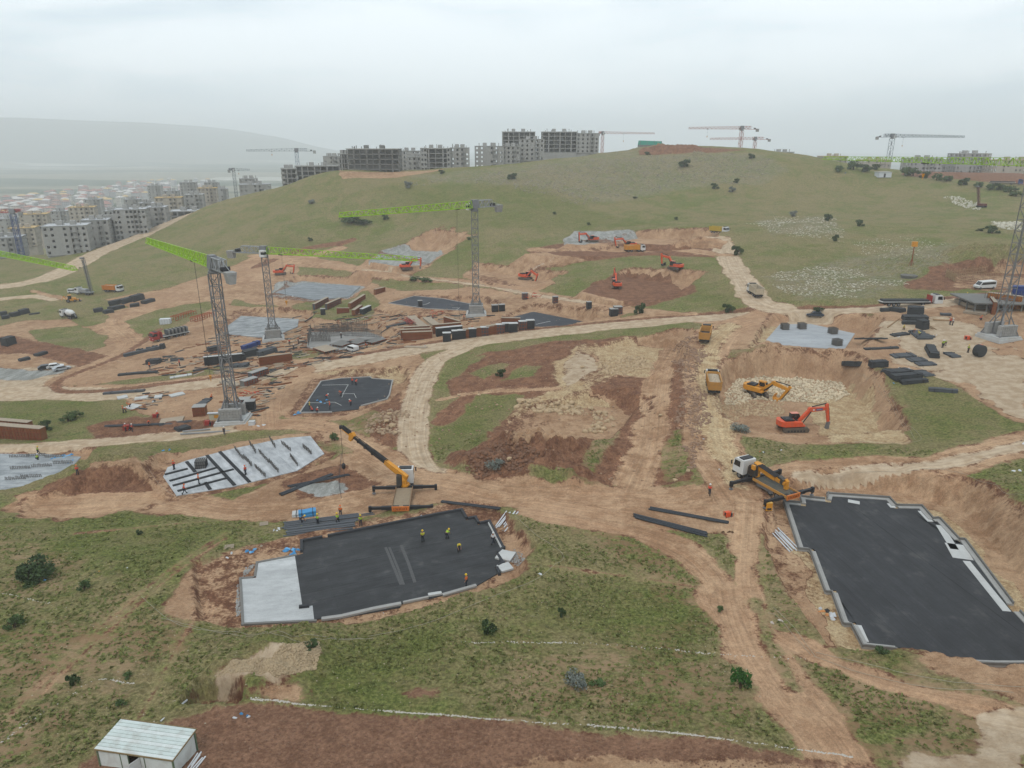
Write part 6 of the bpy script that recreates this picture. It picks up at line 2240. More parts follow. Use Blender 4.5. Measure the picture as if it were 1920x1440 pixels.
# lettering plate and emblem on its boom
pl_ = G(1486, 806)
excavator(G(1420, 741), head(G(1410, 730), G(1432, 752)), 'amber digger scooping broken stone in the rock pit', YELL, .75, (38, -12, -120), 'bucket')
for (x, y), a, sw, bm_, tl, lb in (
    ((763, 505), ((750, 506), (776, 505)), .05, (50, -5, -95), 'hammer', 'orange digger breaking rock beside the grey pit under the jib'),
    ((526, 515), ((515, 516), (540, 514)), .1, (48, -10, -100), 'bucket', 'orange digger partly hidden by the second lime crane mast'),
    ((985, 524), ((975, 524), (998, 526)), -.3, (40, -25, -110), 'bucket', 'dark sided orange digger in the shallow tan cut'),
    ((1156, 540), ((1156, 543), (1158, 534)), .2, (52, 20, -60), 'bucket', 'orange digger facing away inside the red pit'),
    ((1266, 505), ((1278, 507), (1252, 502)), .1, (50, 5, -95), 'bucket', 'orange digger alone on the grass above the red pit'),
    ((1110, 454), ((1120, 454), (1098, 455)), .05, (44, -2, -90), 'bucket', 'orange digger beside the blue grey rock face'),
    ((1180, 463), ((1192, 464), (1168, 463)), .0, (46, -4, -100), 'bucket', 'orange digger loading the amber tipper')):
    excavator(G(x, y), head(G(*a[0]), G(*a[1])), lb, ORNG, sw, bm_, tl)

# boom plate on the big digger: blue name plate, white letters, small emblem
ex = [o for o in C.objects if o.get('label', '').startswith('large orange digger')][0]
c_, sn = math.cos(.06), math.sin(.06)
P1 = Vector((1.0, 0, 1.75)) + Vector((math.cos(R(48)), 0, math.sin(R(48)))) * 3.0
dr_ = Vector((math.cos(R(2)), 0, math.sin(R(2))))


def swing_mesh(mb):
    mb.v = [(x * c_ - y * sn, x * sn + y * c_, z) for x, y, z in mb.v]
    return mb


bo = [o for o in ex.children if o.name.startswith('boom')][0]
q0, q1 = P1 + dr_ * 1.0, P1 + dr_ * 2.3
swing_mesh(MB().bar(q0 + Vector((0, -.318, 0)), q1 + Vector((0, -.318, 0)), .03, .36)).obj('name_plate', BLUD, bo)
lt = MB()
for i in range(6):
    a = q0 + dr_ * (.12 + i * .19)
    y = -.338
    lt.bar(a + Vector((0, y, -.09)), a + Vector((0, y, .09)), .045, .01)
    if i != 4:
        lt.bar(a + Vector((0, y, .08)), a + Vector((.11, y, .08)), .01, .04)
    lt.bar(a + Vector((.11, y, -.09)), a + Vector((.11, y, .09)), .045, .01)
    if i in (0, 1, 2, 4):
        lt.bar(a + Vector((0, y, -.08 if i != 4 else 0)), a + Vector((.11, y, -.08 if i != 4 else 0)), .01, .04)
swing_mesh(lt).obj('lettering', PLAST, bo)
swing_mesh(MB().bar(P1 + dr_ * .35 + Vector((0, -.33, 0)), P1 + dr_ * .65 + Vector((0, -.33, 0)), .02, .3)).obj('emblem', PLAST, bo)

pa, pb = GD(752, 964, 52.4), GD(764, 905, 52.9)
pc = G(758, 932)
crane_truck(pc, head(pa, pb), 'amber crane truck with its black boom stretched out over the dirt road', None, tuple(GD(637, 800, 44.0)), mat('dusty_deck', lin(158, 140, 116), .8, dirt=.4))
pc = G(1430, 912)
crane_truck(pc, head(GD(1466, 930, 49.5), GD(1398, 890, 49.3)), 'crane truck with folded boom parked at the corner of the largest slab', True)
t = thing('control_box', 'amber steel box standing behind the folded crane truck', 'box', G(1439, 955), .1)
MB().prof([(-.45, 0), (.45, 0), (.45, 1.15), (-.45, 1.2)], -.5, .5).obj('casing', YELL, t)
MB().box(-.3, -.53, .15, .3, -.502, .45).obj('grille', DARK, t)
MB().box(-.47, -.52, 1.205, .47, .52, 1.24).obj('lid', mat('pale_amber', lin(240, 190, 100), .5), t)


def genset(p, label, m, s=1.0, rz=0.3, name='generator'):
    t = thing(name, label, 'generator', p, rz)
    MB().box(-.6 * s, -.35 * s, .2 * s, .3 * s, .35 * s, .95 * s).obj('housing', m, t)
    MB().box(-.62 * s, -.2 * s, .3 * s, -.602 * s, .2 * s, .8 * s).box(.3 * s, -.3 * s, .25 * s, .7 * s, .3 * s, .6 * s).obj('engine', DARK, t)
    fr = MB()
    for a in (-1, 1):
        fr.bar((-.7 * s, a * .4 * s, .12 * s), (.8 * s, a * .4 * s, .12 * s), .08 * s).bar((-.7 * s, a * .4 * s, .1 * s), (-.7 * s, a * .4 * s, 1.05 * s), .07 * s).bar((.8 * s, a * .4 * s, .1 * s), (.8 * s, a * .4 * s, .8 * s), .07 * s)
    fr.obj('frame', m, t)
    for a in (-1, 1):
        wheel(t, .4 * s, a * .45 * s, .2 * s, .1 * s)
    return t


genset(G(1365, 968), 'small red and black generator on the dirt by the pipes', ORNG, .8)
t = scraps(1368, 998, 3, .8, 'little clod of dark brushwood on the dirt near the pipes', [mat('twigs', lin(96, 70, 50), .9)], 'brushwood', 'brush')
genset(GD(240, 806, 57.8), 'red compressor beside two men in red vests', REDP, 1.2, .2)
genset(GD(391, 797, 57.2), 'red pump under the nearest crane ballast', REDP, 1.1, .1)
genset(G(1836, 656), 'orange generator by the coil near the right crane', ORNG, 1.3, 1.0)
genset(G(1814, 637), 'low orange bar cutter near the right crane base', ORNG, 1.0, .4, 'bar_cutter')
genset(G(292, 783), 'bar bending machine worked by a man in pink red', REDP, .9, .3, 'bar_bender')

# cars and small vehicles
SILV = mat('silver_paint', lin(196, 200, 204), .35, .2)
car(G(88, 692), head(G(78, 694), G(98, 691)), 'black car parked left of the white cars on the grey ground', mat('black_paint', lin(36, 38, 42), .3), 4.4)
car(G(104, 690), head(G(94, 691), G(114, 689)) + .3, 'white car in the middle of the three parked on grey ground', WHITE, 4.4)
car(G(116, 694), head(G(106, 696), G(126, 692)) + .2, 'silver white car at the right of the three parked cars', SILV, 4.5)
car(G(660, 658), head(G(670, 659), G(650, 658)), 'white van parked in front of the rebar forest', WHITE, 4.5, 'doblo', 'van', 'parked_van')
car(G(1528, 593), head(G(1540, 592), G(1514, 593)), 'dark blue grey car on the main road by the grey slab', mat('blue_grey_paint', lin(70, 80, 94), .3, .2), 4.6)
car(G(1845, 541), head(G(1860, 540), G(1828, 542)), 'white minibus standing behind the orange formwork', WHITE, 5.9, 'van', 'minibus', 'minibus')
car(G(139, 549), head(G(130, 550), G(148, 549)), 'white van left of the drill rig', WHITE, 4.6, 'doblo', 'van', 'parked_van')


def flatbed(loc, rz, label, L, cabm, bulk):
    t = thing('flatbed_lorry', label, 'lorry', loc, rz)
    chassis(t, -L / 2, L / 2 - 1.5, (L / 2 - 1.6, L / 2 - 5.2, -L / 2 + 2.0, -L / 2 + 3.3, -L / 2 + 4.6), .5)
    truck_cab(t, L / 2, cabm, 2.2, .75, 2.3)
    MB().box(-L / 2, -1.25, 1.15, L / 2 - 3.2, 1.25, 1.3).obj('flat_bed', CONCL, t)
    MB().box(L / 2 - 3.15, -1.25, 1.0, L / 2 - 3.0, 1.25, 2.9).obj('headboard', REDP, t)
    for k in range(4):
        MB().box(-L / 2 + .4, -1.0 + k * .5, 1.302, L / 2 - 3.6 - .2 * k, -1.0 + k * .5 + .46, 1.45 + .3 * (bulk == 'bars') + .04 * (k % 2)).obj('bundle_load' if bulk != 'panels' else 'panel_load', FELT if bulk == 'bars' else CONCD, t)
    if bulk == 'panels':
        for k in range(12):
            MB().box(-L / 2 + .5 + k * (L - 5) / 12, -1.15, 1.5, -L / 2 + .62 + k * (L - 5) / 12, 1.15, 3.1).obj('upright_panel', FELTB if k % 2 else CONC, t)
    return t


flatbed(G(1705, 573), head(G(1660, 579), G(1748, 568)), 'long flatbed lorry with white cab and red headboard carrying dark bars', 16.5, WHITE, 'bars')
flatbed(G(320, 634), head(G(345, 628), G(292, 641)), 'red cabbed lorry loaded with upright grey panels', 12.5, REDP, 'panels')
flatbed(G(1885, 346), head(G(1850, 345), G(1915, 348)), 'blue lorry with an orange load on the road right of the hill', 16, BLUD, 'bars')

# concrete mixer, loader, drill rigs
t = thing('concrete_mixer', 'white tank lorry on the dirt road bend', 'truck', G(130, 596), head(G(143, 598), G(113, 593)))
chassis(t, -3.8, 3.0, (2.9, -1.6, -2.9))
truck_cab(t, 4.0, WHITE)
MB().lathe((-3.6, 0, 2.15), [(.3, 0), (.8, .4), (1.15, 1.8), (1.15, 3.2), (.8, 4.6), (.4, 5.0)], 16, 'x').obj('drum', WHITE, t)
MB().box(-3.8, -.8, 1.0, -3.2, .8, 1.9).box(1.2, -.8, 1.0, 1.5, .8, 2.0).obj('drum_cradle', DARK, t)
MB().bar((-3.9, 0, 2.3), (-4.6, 0, 1.0), .4, .2).obj('chute', STEEL, t)
t = thing('backhoe_loader', 'yellow backhoe loader on the grass below the drill rig', 'loader', G(134, 566), head(G(122, 567), G(148, 564)))
MB().box(-1.6, -.8, .6, 1.8, .8, 1.3).prof([(.3, 1.3), (1.8, 1.3), (1.8, 1.7), (.3, 1.9)], -.6, .6).obj('body', YELL, t)
cb_ = MB().prof([(-1.0, 1.302), (.3, 1.302), (.2, 2.8), (-.9, 2.8)], -.75, .75).obj('cab', GLASS, t)
MB().box(-1.0, -.8, 2.802, .3, .8, 2.92).obj('cab_roof', YELL, cb_)
MB().bar((1.6, .5, 1.2), (3.0, .5, .6), .2).bar((1.6, -.5, 1.2), (3.0, -.5, .6), .2).obj('loader_arm', YELL, t)
MB().prof([(2.9, .1), (3.8, .1), (3.3, .3), (3.0, 1.0), (2.9, .9)], -1.1, 1.1).obj('bucket', DARK, t)
MB().bar((-1.6, 0, 1.0), (-2.4, 0, 2.6), .3).bar((-2.4, 0, 2.6), (-3.4, 0, .9), .22).obj('backhoe_arm', YELL, t)
for x, r_ in ((-1.0, .7), (1.4, .5)):
    for s_ in (-1, 1):
        wheel(t, x, s_ * .95, r_, .4)


def drill_rig(p, rz, label, m, H, lean, carrier=True):
    t = thing('drill_rig', label, 'drill rig', p, rz)
    if carrier:
        chassis(t, -4.2, 3.4, (3.2, -1.6, -2.9))
        truck_cab(t, 4.4, WHITE)
        MB().box(-4.2, -1.1, 1.0, 2.0, 1.1, 1.3).box(-1.5, -.9, 1.302, 1.6, .9, 2.4).obj('engine_deck', m, t)
    else:
        for s_ in (-1, 1):
            MB().prof([(-1.8, .1), (1.8, .1), (2.1, .5), (1.8, .9), (-1.8, .9), (-2.1, .5)], s_ * 1.1 - .25, s_ * 1.1 + .25).obj('track', DARK, t)
        MB().box(-1.9, -1.2, .95, 1.4, 1.2, 2.0).obj('engine_deck', m, t)
    mb = MB()
    o, ax = Vector((-3.6 if carrier else 1.6, -.4, 1.0)), Vector((lean, 0, 1)).normalized()
    lattice(mb, o, ax, Vector((0, 1, 0)), Vector((1, 0, -lean)).normalized(), H, .9, .9, int(H / 1.2), .1, False)
    mb.obj('mast', STEEL if carrier else m, t)
    MB().tube(o + ax * .2 + Vector((.4, .4, 0)), o + ax * H * .95 + Vector((.4, .4, 0)), .12, 8).obj('drill_string', DARK, t)
    MB().box(o.x - .2 + lean * H, -.6, 1.0 + H, o.x + 1.1 + lean * H, .8, 1.5 + H).obj('crown_block', STEEL, t)
    return t


drill_rig(G(160, 552), head(G(174, 553), G(146, 551)) , 'grey truck mounted drill rig with a tall lattice mast', GALV, 14.5, .08)
drill_rig(G(1840, 389), head(G(1848, 391), G(1832, 389)), 'dark red crawler drill with a leaning mast on the stony patch', mat('dark_red_rig', lin(110, 52, 44), .6), 9, .25, False)
t = thing('lighting_mast', 'rusty lighting mast on the grassy slope', 'mast', G(1708, 498))
MB().bar((0, 0, -.3), (0, 0, 7.5), .22).bar((-.9, 0, -.2), (0, 0, 2.5), .12).bar((.9, 0, -.2), (0, 0, 2.5), .12).obj('pole', RUST, t)
MB().box(-.8, -.4, 6.2, .8, .4, 7.8).obj('lamp_head', YELL, t)
t = thing('water_bowl', 'round grey trough on the grassy slope', 'trough', G(1704, 520))
MB().lathe((0, 0, -.2), [(2.2, 0), (2.5, .9), (2.3, .9), (1.9, .3)], 18).obj('basin', CONCD, t)

# ================================================================== site cabin in the near corner
q = [GD(px, py, 44.9) for px, py in ((175, 1402), (235, 1350), (365, 1372), (320, 1423))]
e1 = ((q[3] - q[0]) + (q[2] - q[1])) / 2
e2 = ((q[1] - q[0]) + (q[2] - q[3])) / 2
cc = (q[0] + q[1] + q[2] + q[3]) / 4
L_, W_ = e1.length, e2.length
gz = float(zat(cc.x, cc.y))
H_ = max(2.3, cc.z - gz - .05)
cab_t = thing('site_cabin', 'pale green prefabricated site cabin with its door open', 'cabin', (cc.x, cc.y, cc.z - H_), head(q[0], q[3]))
CABW = mat('cabin_panel', lin(236, 240, 236), .55, var=.06, vs=1, dirt=.25)
CABF = mat('cabin_frame', lin(112, 132, 104), .55, var=.1, dirt=.3)
x0, x1, y0, y1 = -L_ / 2, L_ / 2, -W_ / 2, W_ / 2
MB().box(x0, y0, -.3, x1, y1, .12).obj('floor', DARK, cab_t)
fw = MB()
dx0, dx1 = x0 + L_ * .40, x0 + L_ * .56
for a, b in ((x0 + .06, dx0), (dx1, x1 - .06)):
    fw.box(a, y0 + .02, .125, b, y0 + .09, H_ - .1)
fw.box(dx0 + .001, y0 + .02, 2.05, dx1 - .001, y0 + .09, H_ - .1)
fw.box(x0 + .06, y1 - .09, .125, x1 - .06, y1 - .02, H_ - .1).box(x0 + .02, y0 + .1, .125, x0 + .09, y1 - .1, H_ - .1).box(x1 - .09, y0 + .1, .125, x1 - .02, y1 - .1, H_ - .1)
wl_ = fw.obj('wall', CABW, cab_t)
fr = MB()
for x in (x0, x1):
    for y in (y0, y1):
        fr.bar((x, y, 0), (x, y, H_), .11)
for k in (.30, .62):
    fr.box(x0 + L_ * k - .03, y0 - .012, .12, x0 + L_ * k + .03, y0 + .015, H_ - .1)
fr.bar((x0, y0, .06), (x1, y0, .06), .1).bar((x0, y1, .06), (x1, y1, .06), .1).bar((x1, y0, .06), (x1, y1, .06), .1)
fr.obj('frame', CABF, cab_t)
rib = MB()
nr_ = 9
for k in range(nr_):
    ya, yb = y0 - .12 + (W_ + .24) * k / nr_, y0 - .12 + (W_ + .24) * (k + 1) / nr_
    rs_ = MB().hexa([Vector((x0 - .12, ya, H_ + .002)), Vector((x1 + .12, ya, H_ + .002)), Vector((x1 + .12, yb - .02, H_ + .002)), Vector((x0 - .12, yb - .02, H_ + .002))],
                    [Vector((x0 - .12, ya + .03, H_ + .06)), Vector((x1 + .12, ya + .03, H_ + .06)), Vector((x1 + .12, yb - .05, H_ + .06)), Vector((x0 - .12, yb - .05, H_ + .06))])
    rs_.obj('roof_sheet', mat('cabin_roof', lin(216, 226, 222), .5, .1, .1, 1.2, dirt=.35) if k % 3 else mat('cabin_roof_pale', lin(228, 234, 231), .5, .1, .1, 1.2, dirt=.3), cab_t)
MB().box(x0 - .14, y0 - .17, H_ - .06, x1 + .14, y0 - .125, H_ + .07).box(x1 + .125, y0 - .12, H_ - .06, x1 + .17, y1 + .12, H_ + .07).box(x0 - .14, y1 + .125, H_ - .06, x1 + .14, y1 + .17, H_ + .07).obj('roof_trim', mat('rusty_trim', lin(150, 128, 92), .8, var=.35, vs=4), cab_t)
MB().box(dx0, y0 - .02, .12, dx0 + .05, y0 + .1, 2.05).box(dx1 - .05, y0 - .02, .12, dx1, y0 + .1, 2.05).obj('door_frame', CABF, cab_t)
dr = MB().hexa([Vector(v) for v in ((dx1, y0 - .02, .15), (dx1 + .04, y0 - .02, .15), (dx1 - .32, y0 - .78, .15), (dx1 - .36, y0 - .76, .15))],
               [Vector(v) for v in ((dx1, y0 - .02, 2.0), (dx1 + .04, y0 - .02, 2.0), (dx1 - .32, y0 - .78, 2.0), (dx1 - .36, y0 - .76, 2.0))]).obj('door', WHITE, cab_t)
MB().box(dx1 - .3, y0 - .76, 1.0, dx1 - .2, y0 - .7, 1.06).obj('handle', DARK, dr)
for k in range(5):
    a = GD(352 + k * 5, 1438 - k * 3, 46.6)
    rods(GD(350 + k * 4, 1442, 46.2 - .1 * k), GD(372 + k * 3, 1414 + k, 46.3 - .1 * k), 1, .06, 'white plastic profile leaning against the cabin end', PLAST, 'plastic_profile', 'profile', 'profiles leaning on the cabin', child='profile')
rods(G(296, 1357), G(348, 1318), 1, .09, 'long white pipe running from the cabin roof to the pit', PLAST, 'water_pipe', 'pipe', None)

# ================================================================== people
PROTO = {k: make_person(k) for k in ('stand', 'walk', 'bend', 'squat')}


def person(px, py, pose, vest, hat, label, drop=None, rz=None, tr=0):
    p = GD(px, py, drop) if drop else G(px, py)
    rz = random.uniform(0, 6.28) if rz is None else rz
    rc = {'vest_red': VESTS[vest], 'helmet_yellow': HATS[hat], 'trousers_navy': TROU[tr]}
    return copy_tree(PROTO[pose], p, rz, label, 'site workers', rc)


for a in (
    (793, 1016, 'stand', 'yellow', 'yellow', 'worker in yellow green vest standing in the middle of the big black slab', 51.3, 2.0),
    (838, 1010, 'bend', 'green', 'yellow', 'worker bending in a green vest near the back of the big black slab', 51.3, 1.0),
    (860, 1033, 'bend', 'yellow', 'yellow', 'worker stooping in a dull vest on the big black slab', 51.3, -1.2),
    (924, 1020, 'walk', 'white', 'white', 'worker in a white shirt at the right edge of the big black slab', 51.3, 0.8),
    (875, 1100, 'stand', 'orange', 'yellow', 'worker in an orange vest at the front edge of the big black slab', 51.3, 3.0),
    (566, 982, 'bend', 'dark', 'yellow', 'worker in dark clothes bending over the pipes by the blue sheet', None, 0.2),
    (596, 984, 'stand', 'green', 'yellow', 'worker in a green vest left of the stacked pipes', None, 1.0),
    (634, 982, 'walk', 'green', 'yellow', 'worker stepping over the pipes in a green vest', None, 2.5),
    (639, 968, 'stand', 'orange', 'orange', 'worker in a pale orange vest behind the stacked pipes', None, 1.5),
    (677, 986, 'stand', 'green', 'yellow', 'worker in a green vest beside the red pump at the pipe ends', None, -1.5),
    (1330, 928, 'walk', 'red', 'white', 'worker in a red vest walking towards the crane truck', None, 1.2),
    (661, 721, 'stand', 'red', 'orange', 'left worker of the pair at the back of the marked slab', 56.3),
    (667, 722, 'bend', 'red', 'orange', 'right worker of the pair at the back of the marked slab', 56.3),
    (640, 742, 'bend', 'red', 'orange', 'worker bending in red at the middle chalk line of the marked slab', 56.3),
    (612, 749, 'bend', 'red', 'white', 'worker in red on the left part of the marked slab', 56.3),
    (619, 767, 'stand', 'red', 'orange', 'worker standing in red near the front of the marked slab', 56.3),
    (658, 760, 'bend', 'red', 'white', 'worker bending in red at the front right of the marked slab', 56.3),
    (581, 768, 'stand', 'yellow', 'yellow', 'worker in yellow at the near left corner of the marked slab', 56.3),
    (586, 772, 'squat', 'red', 'orange', 'worker crouching in red at the near left corner of the marked slab', 56.3),
    (594, 773, 'squat', 'red', 'white', 'second crouching worker by the near left corner of the marked slab', 56.3),
    (327, 880, 'stand', 'red', 'orange', 'worker in red at the far left corner of the white slab', 54.9),
    (373, 907, 'stand', 'orange', 'orange', 'worker in orange standing on the beam grid of the white slab', 54.9),
    (346, 926, 'walk', 'red', 'orange', 'worker in orange red at the front left corner of the white slab', 54.9),
    (461, 890, 'stand', 'red', 'orange', 'worker in red among the rebar rows of the white slab', 54.9),
    (146, 890, 'stand', 'red', 'orange', 'worker in red at the rim of the left red earth pit', None),
    (72, 852, 'walk', 'green', 'yellow', 'worker in green at the back edge of the left grey slab', None),
    (70, 862, 'squat', 'green', 'white', 'worker crouching in green on the left grey slab', 58.6),
    (232, 774, 'stand', 'orange', 'orange', 'worker in orange left of the tilted board', None),
    (236, 773, 'bend', 'orange', 'white', 'worker in orange touching the tilted board', None),
    (244, 765, 'bend', 'orange', 'orange', 'worker in orange behind the tilted board', None),
    (296, 780, 'squat', 'red', 'white', 'worker in pink red sitting at the bar bender', None),
    (236, 809, 'stand', 'red', 'white', 'left worker in red beside the red compressor', None),
    (248, 809, 'stand', 'red', 'white', 'right worker in red beside the red compressor', None),
    (279, 798, 'bend', 'red', 'orange', 'worker in pink red bending over the long dark pipe', None),
    (281, 691, 'stand', 'orange', 'orange', 'worker in orange between the membrane strips and the road', None),
    (337, 686, 'stand', 'red', 'orange', 'worker in red among the dark bundles above the road', None),
    (396, 748, 'squat', 'orange', 'orange', 'worker in orange by the dark ramp left of the nearest crane', None),
    (421, 815, 'walk', 'dark', 'white', 'worker in dark clothes on the road in front of the nearest crane', None),
    (543, 646, 'stand', 'red', 'white', 'worker in red beside the ballast of the second crane', None),
    (551, 656, 'walk', 'dark', 'white', 'worker in dark clothes walking right of the second crane', None),
    (560, 645, 'stand', 'dark', 'orange', 'dark figure between the second crane and the rebar forest', None),
    (688, 652, 'bend', 'red', 'orange', 'worker in red right of the white van', None),
    (640, 634, 'stand', 'dark', 'white', 'worker in dark clothes among the rebar forest', 56.5),
    (812, 600, 'stand', 'red', 'orange', 'worker in red by the blue bags before the middle slab', None),
    (870, 600, 'stand', 'red', 'orange', 'worker in red left of the middle crane ballast', None),
    (885, 622, 'stand', 'orange', 'orange', 'worker in orange behind the row of formwork boxes', None),
    (897, 624, 'stand', 'orange', 'orange', 'worker in orange near the middle of the formwork row', None),
    (1781, 609, 'stand', 'red', 'orange', 'left figure of the dark trousered pair on the right yard', None),
    (1786, 610, 'stand', 'white', 'white', 'right figure of the dark trousered pair on the right yard', None),
    (1812, 561, 'stand', 'green', 'yellow', 'worker in green on the timber pile left of the orange formwork', None),
    (1818, 562, 'bend', 'dark', 'white', 'worker in dark clothes on the timber pile', None),
    (1834, 562, 'bend', 'green', 'white', 'worker bending in green right against the orange formwork', None),
    (1724, 632, 'bend', 'yellow', 'yellow', 'worker in lime yellow beside the slanted grey panels', None),
    (1711, 627, 'bend', 'dark', 'orange', 'worker with bare arms left of the slanted grey panels', None),
    (1694, 618, 'squat', 'yellow', 'yellow', 'worker crouching in yellow behind the white bag', None),
    (1767, 652, 'stand', 'green', 'white', 'worker in pale green standing in the cluttered group of the yard', None),
    (1772, 648, 'bend', 'green', 'white', 'worker bending in pale green in the cluttered group of the yard', None),
    (1815, 661, 'stand', 'green', 'yellow', 'worker in bright vest left of the round dark coil', None),
    (1838, 600, 'squat', 'red', 'orange', 'worker in red below the deck by the right crane base', None),
):
    person(*a)
for o in list(PROTO.values()):
    for ch in list(o.children):
        bpy.data.objects.remove(ch)
    bpy.data.objects.remove(o)

# ================================================================== goods lying about
FW, FB = 'brown plywood formwork boxes', 'dark formwork boxes'
for a, b, h, t, lb, f in (
    ((756, 640), (810, 633), 2.8, 1.0, 'front brown formwork box at the left end of the roadside row', BRWN),
    ((752, 635), (808, 628), 2.8, 1.0, 'second brown formwork box behind the front one', BRWN),
    ((758, 630), (806, 623), 2.8, .9, 'third brown formwork box behind the two front ones', BRWN),
    ((812, 626), (864, 617), 2.8, .9, 'long pale topped box leading into the dark row', BRWN),
    ((818, 631), (866, 622), 2.6, 1.2, 'long dark box with a light top beside the brown boxes', FELT),
    ((834, 610), (862, 616), 2.8, .6, 'single brown panel behind the dark row of boxes', BRWN),
    ((0, 820), (84, 824), 3.0, 1.4, 'front weathered plywood box at the left frame edge', BRWN),
    ((-20, 808), (60, 812), 3.0, 1.2, 'rear weathered plywood box at the left frame edge', BRWN),
    ((487, 687), (548, 675), 2.6, .5, 'rust brown panel leaning by the main road left of the crossing', BRWN),
    ((384, 686), (455, 676), 2.6, .8, 'long dark panel stack with a white top edge left of the nearest mast', FELT),
    ((589, 581), (614, 566), 2.2, .9, 'leftmost grey topped box on the grass below the blue grey pit', FELTB),
    ((612, 581), (638, 568), 2.2, .9, 'second grey topped box on the grass below the blue grey pit', FELTB),
    ((656, 580), (683, 560), 2.2, .9, 'long brown box standing right of the grey topped ones', BRWN),
    ((632, 588), (655, 586), 2.0, .5, 'low rusty panel before the long brown box', RUST),
    ((663, 592), (677, 582), 2.0, 1.0, 'small brown box left of the dark cube box', BRWN),
    ((678, 590), (694, 582), 2.0, 1.0, 'dark box at the right end of the grass group', FELT),
    ((703, 553), (721, 546), 2.2, .8, 'lone brown box above the grass group', BRWN),
    ((1848, 572), (1912, 580), 3.4, 1.0, 'tall orange brown formwork wall on the right deck', mat('orange_ply', lin(188, 120, 44), .7, var=.2)),
    ((1852, 566), (1862, 590), 3.2, .6, 'brown end wall of the formwork on the right deck', BRWN),
):
    formwork(G(*a), G(*b), h, t, lb, f, CONCL if f is FELT or 'white' in lb else BRWL, FB if f in (FELT, FELTB) else FW)
row = ((838, 640, 1.6, FELT, 'first dark cube box in the roadside row'), (855, 636, 1.6, FELT, 'dark box right of the first cube box'), (866, 635, 1.6, FELT, 'dark box left of the cross braced frame'), (876, 633, 1.5, BRWN, 'first cross braced brown box'), (886, 632, 1.5, FELT, 'dark box after the first braced frame'),
       (897, 630, 1.5, BRWN, 'second cross braced brown box'), (909, 629, 1.7, FELTB, 'blue grey box in the middle of the row'), (919, 627, 1.5, BRWN, 'third cross braced brown box'), (928, 625, 1.5, BRWN, 'fourth cross braced brown box'), (938, 624, 1.7, FELTB, 'pale topped box after the braced ones'),
       (949, 622, 1.6, FELT, 'dark box third from the right end of the row'), (962, 622, 1.9, FELT, 'large dark box second from the right end'), (980, 618, 1.7, FELTB, 'slanted pale topped box near the right end'), (994, 616, 1.7, FELT, 'last pale topped box at the right end of the row'))
for x, y, w_, f, lb in row:
    p = G(x, y)
    formwork(p + Vector((-w_ / 2 - .3, -.2, 0)), p + Vector((w_ / 2 + .3, .15, 0)), 2.6, w_ * .9, lb, f, CONCL if f is not BRWN else BRWL, 'boxes in the roadside formwork row')
formwork(G(940, 611), G(975, 612), 2.6, .8, 'long brown box behind the right end of the roadside row', BRWN, BRWL, FW)
for x, y, w_, f, lb in ((928, 584, 2.0, FELT, 'dark crate right of the middle crane ballast'), (941, 583, 1.8, FELT, 'black cabinet shaped box right of the middle crane'), (1104, 580, 1.4, FELT, 'small dark box by the far dirt track'), (1150, 592, 2.2, FELT, 'front dark box of the pair before the bush'), (1158, 588, 2.4, FELTB, 'rear dark box of the pair before the bush'), (984, 561, 1.8, FELTB, 'concrete slab panel standing by the far dirt track'), (1041, 568, 1.6, FELTB, 'pale panel piece lying near the far track'),
                       (470, 768, 2.2, FELT, 'black box right behind the nearest crane ballast'), (460, 764, 2.4, FELTB, 'grey panel stack behind the nearest crane ballast'), (376, 778, 2.6, BRWN, 'small site hut with a grey roof left of the nearest crane'), (788, 575, 1.4, FELT, 'dark drum like box left of the middle slab'), (606, 590, 1.6, FELT, 'dark bundle box below the grey topped boxes')):
    p = G(x, y)
    formwork(p + Vector((-w_ / 2, -.2, 0)), p + Vector((w_ / 2, .2, 0)), 2.2, w_ * .8, lb, f, CONC, 'scattered boxes between the cranes')
formwork(G(470, 712), G(500, 700), 1.8, 1.6, 'grey steel trough lying on the spoil by the curve', FELTB, CONC, 'scattered boxes between the cranes')
formwork(G(455, 725), G(480, 716), 1.5, 1.8, 'dented grey bin right of the nearest mast', CONCD, CONC, 'scattered boxes between the cranes')
for a, b, lb in (((330, 602), (368, 588), 'left orange steel shutter frame lying on the grass'), ((366, 604), (402, 592), 'right orange steel shutter frame behind the nearest mast')):
    t = thing('orange_shutter', lb, 'frame', G(*a), head(G(*a), G(*b)), 'orange shutter frames')
    L = (G(*b) - G(*a)).length
    OR2 = mat('rust_orange', lin(176, 92, 50), .7, var=.2)
    mb = MB()
    for y in (0, 2.2):
        mb.bar((0, y, .1), (L, y, .1), .2).bar((0, y, 1.6), (L, y, 1.6), .2)
        for k in range(9):
            mb.bar((L * k / 8, y, .1), (L * k / 8, y, 1.6), .14)
    mb.obj('frame', OR2, t)
    for k in range(9):
        MB().bar((L * k / 8, 0, 1.5), (L * k / 8, 2.2, 1.5), .16).obj('cross_bar', OR2, t)

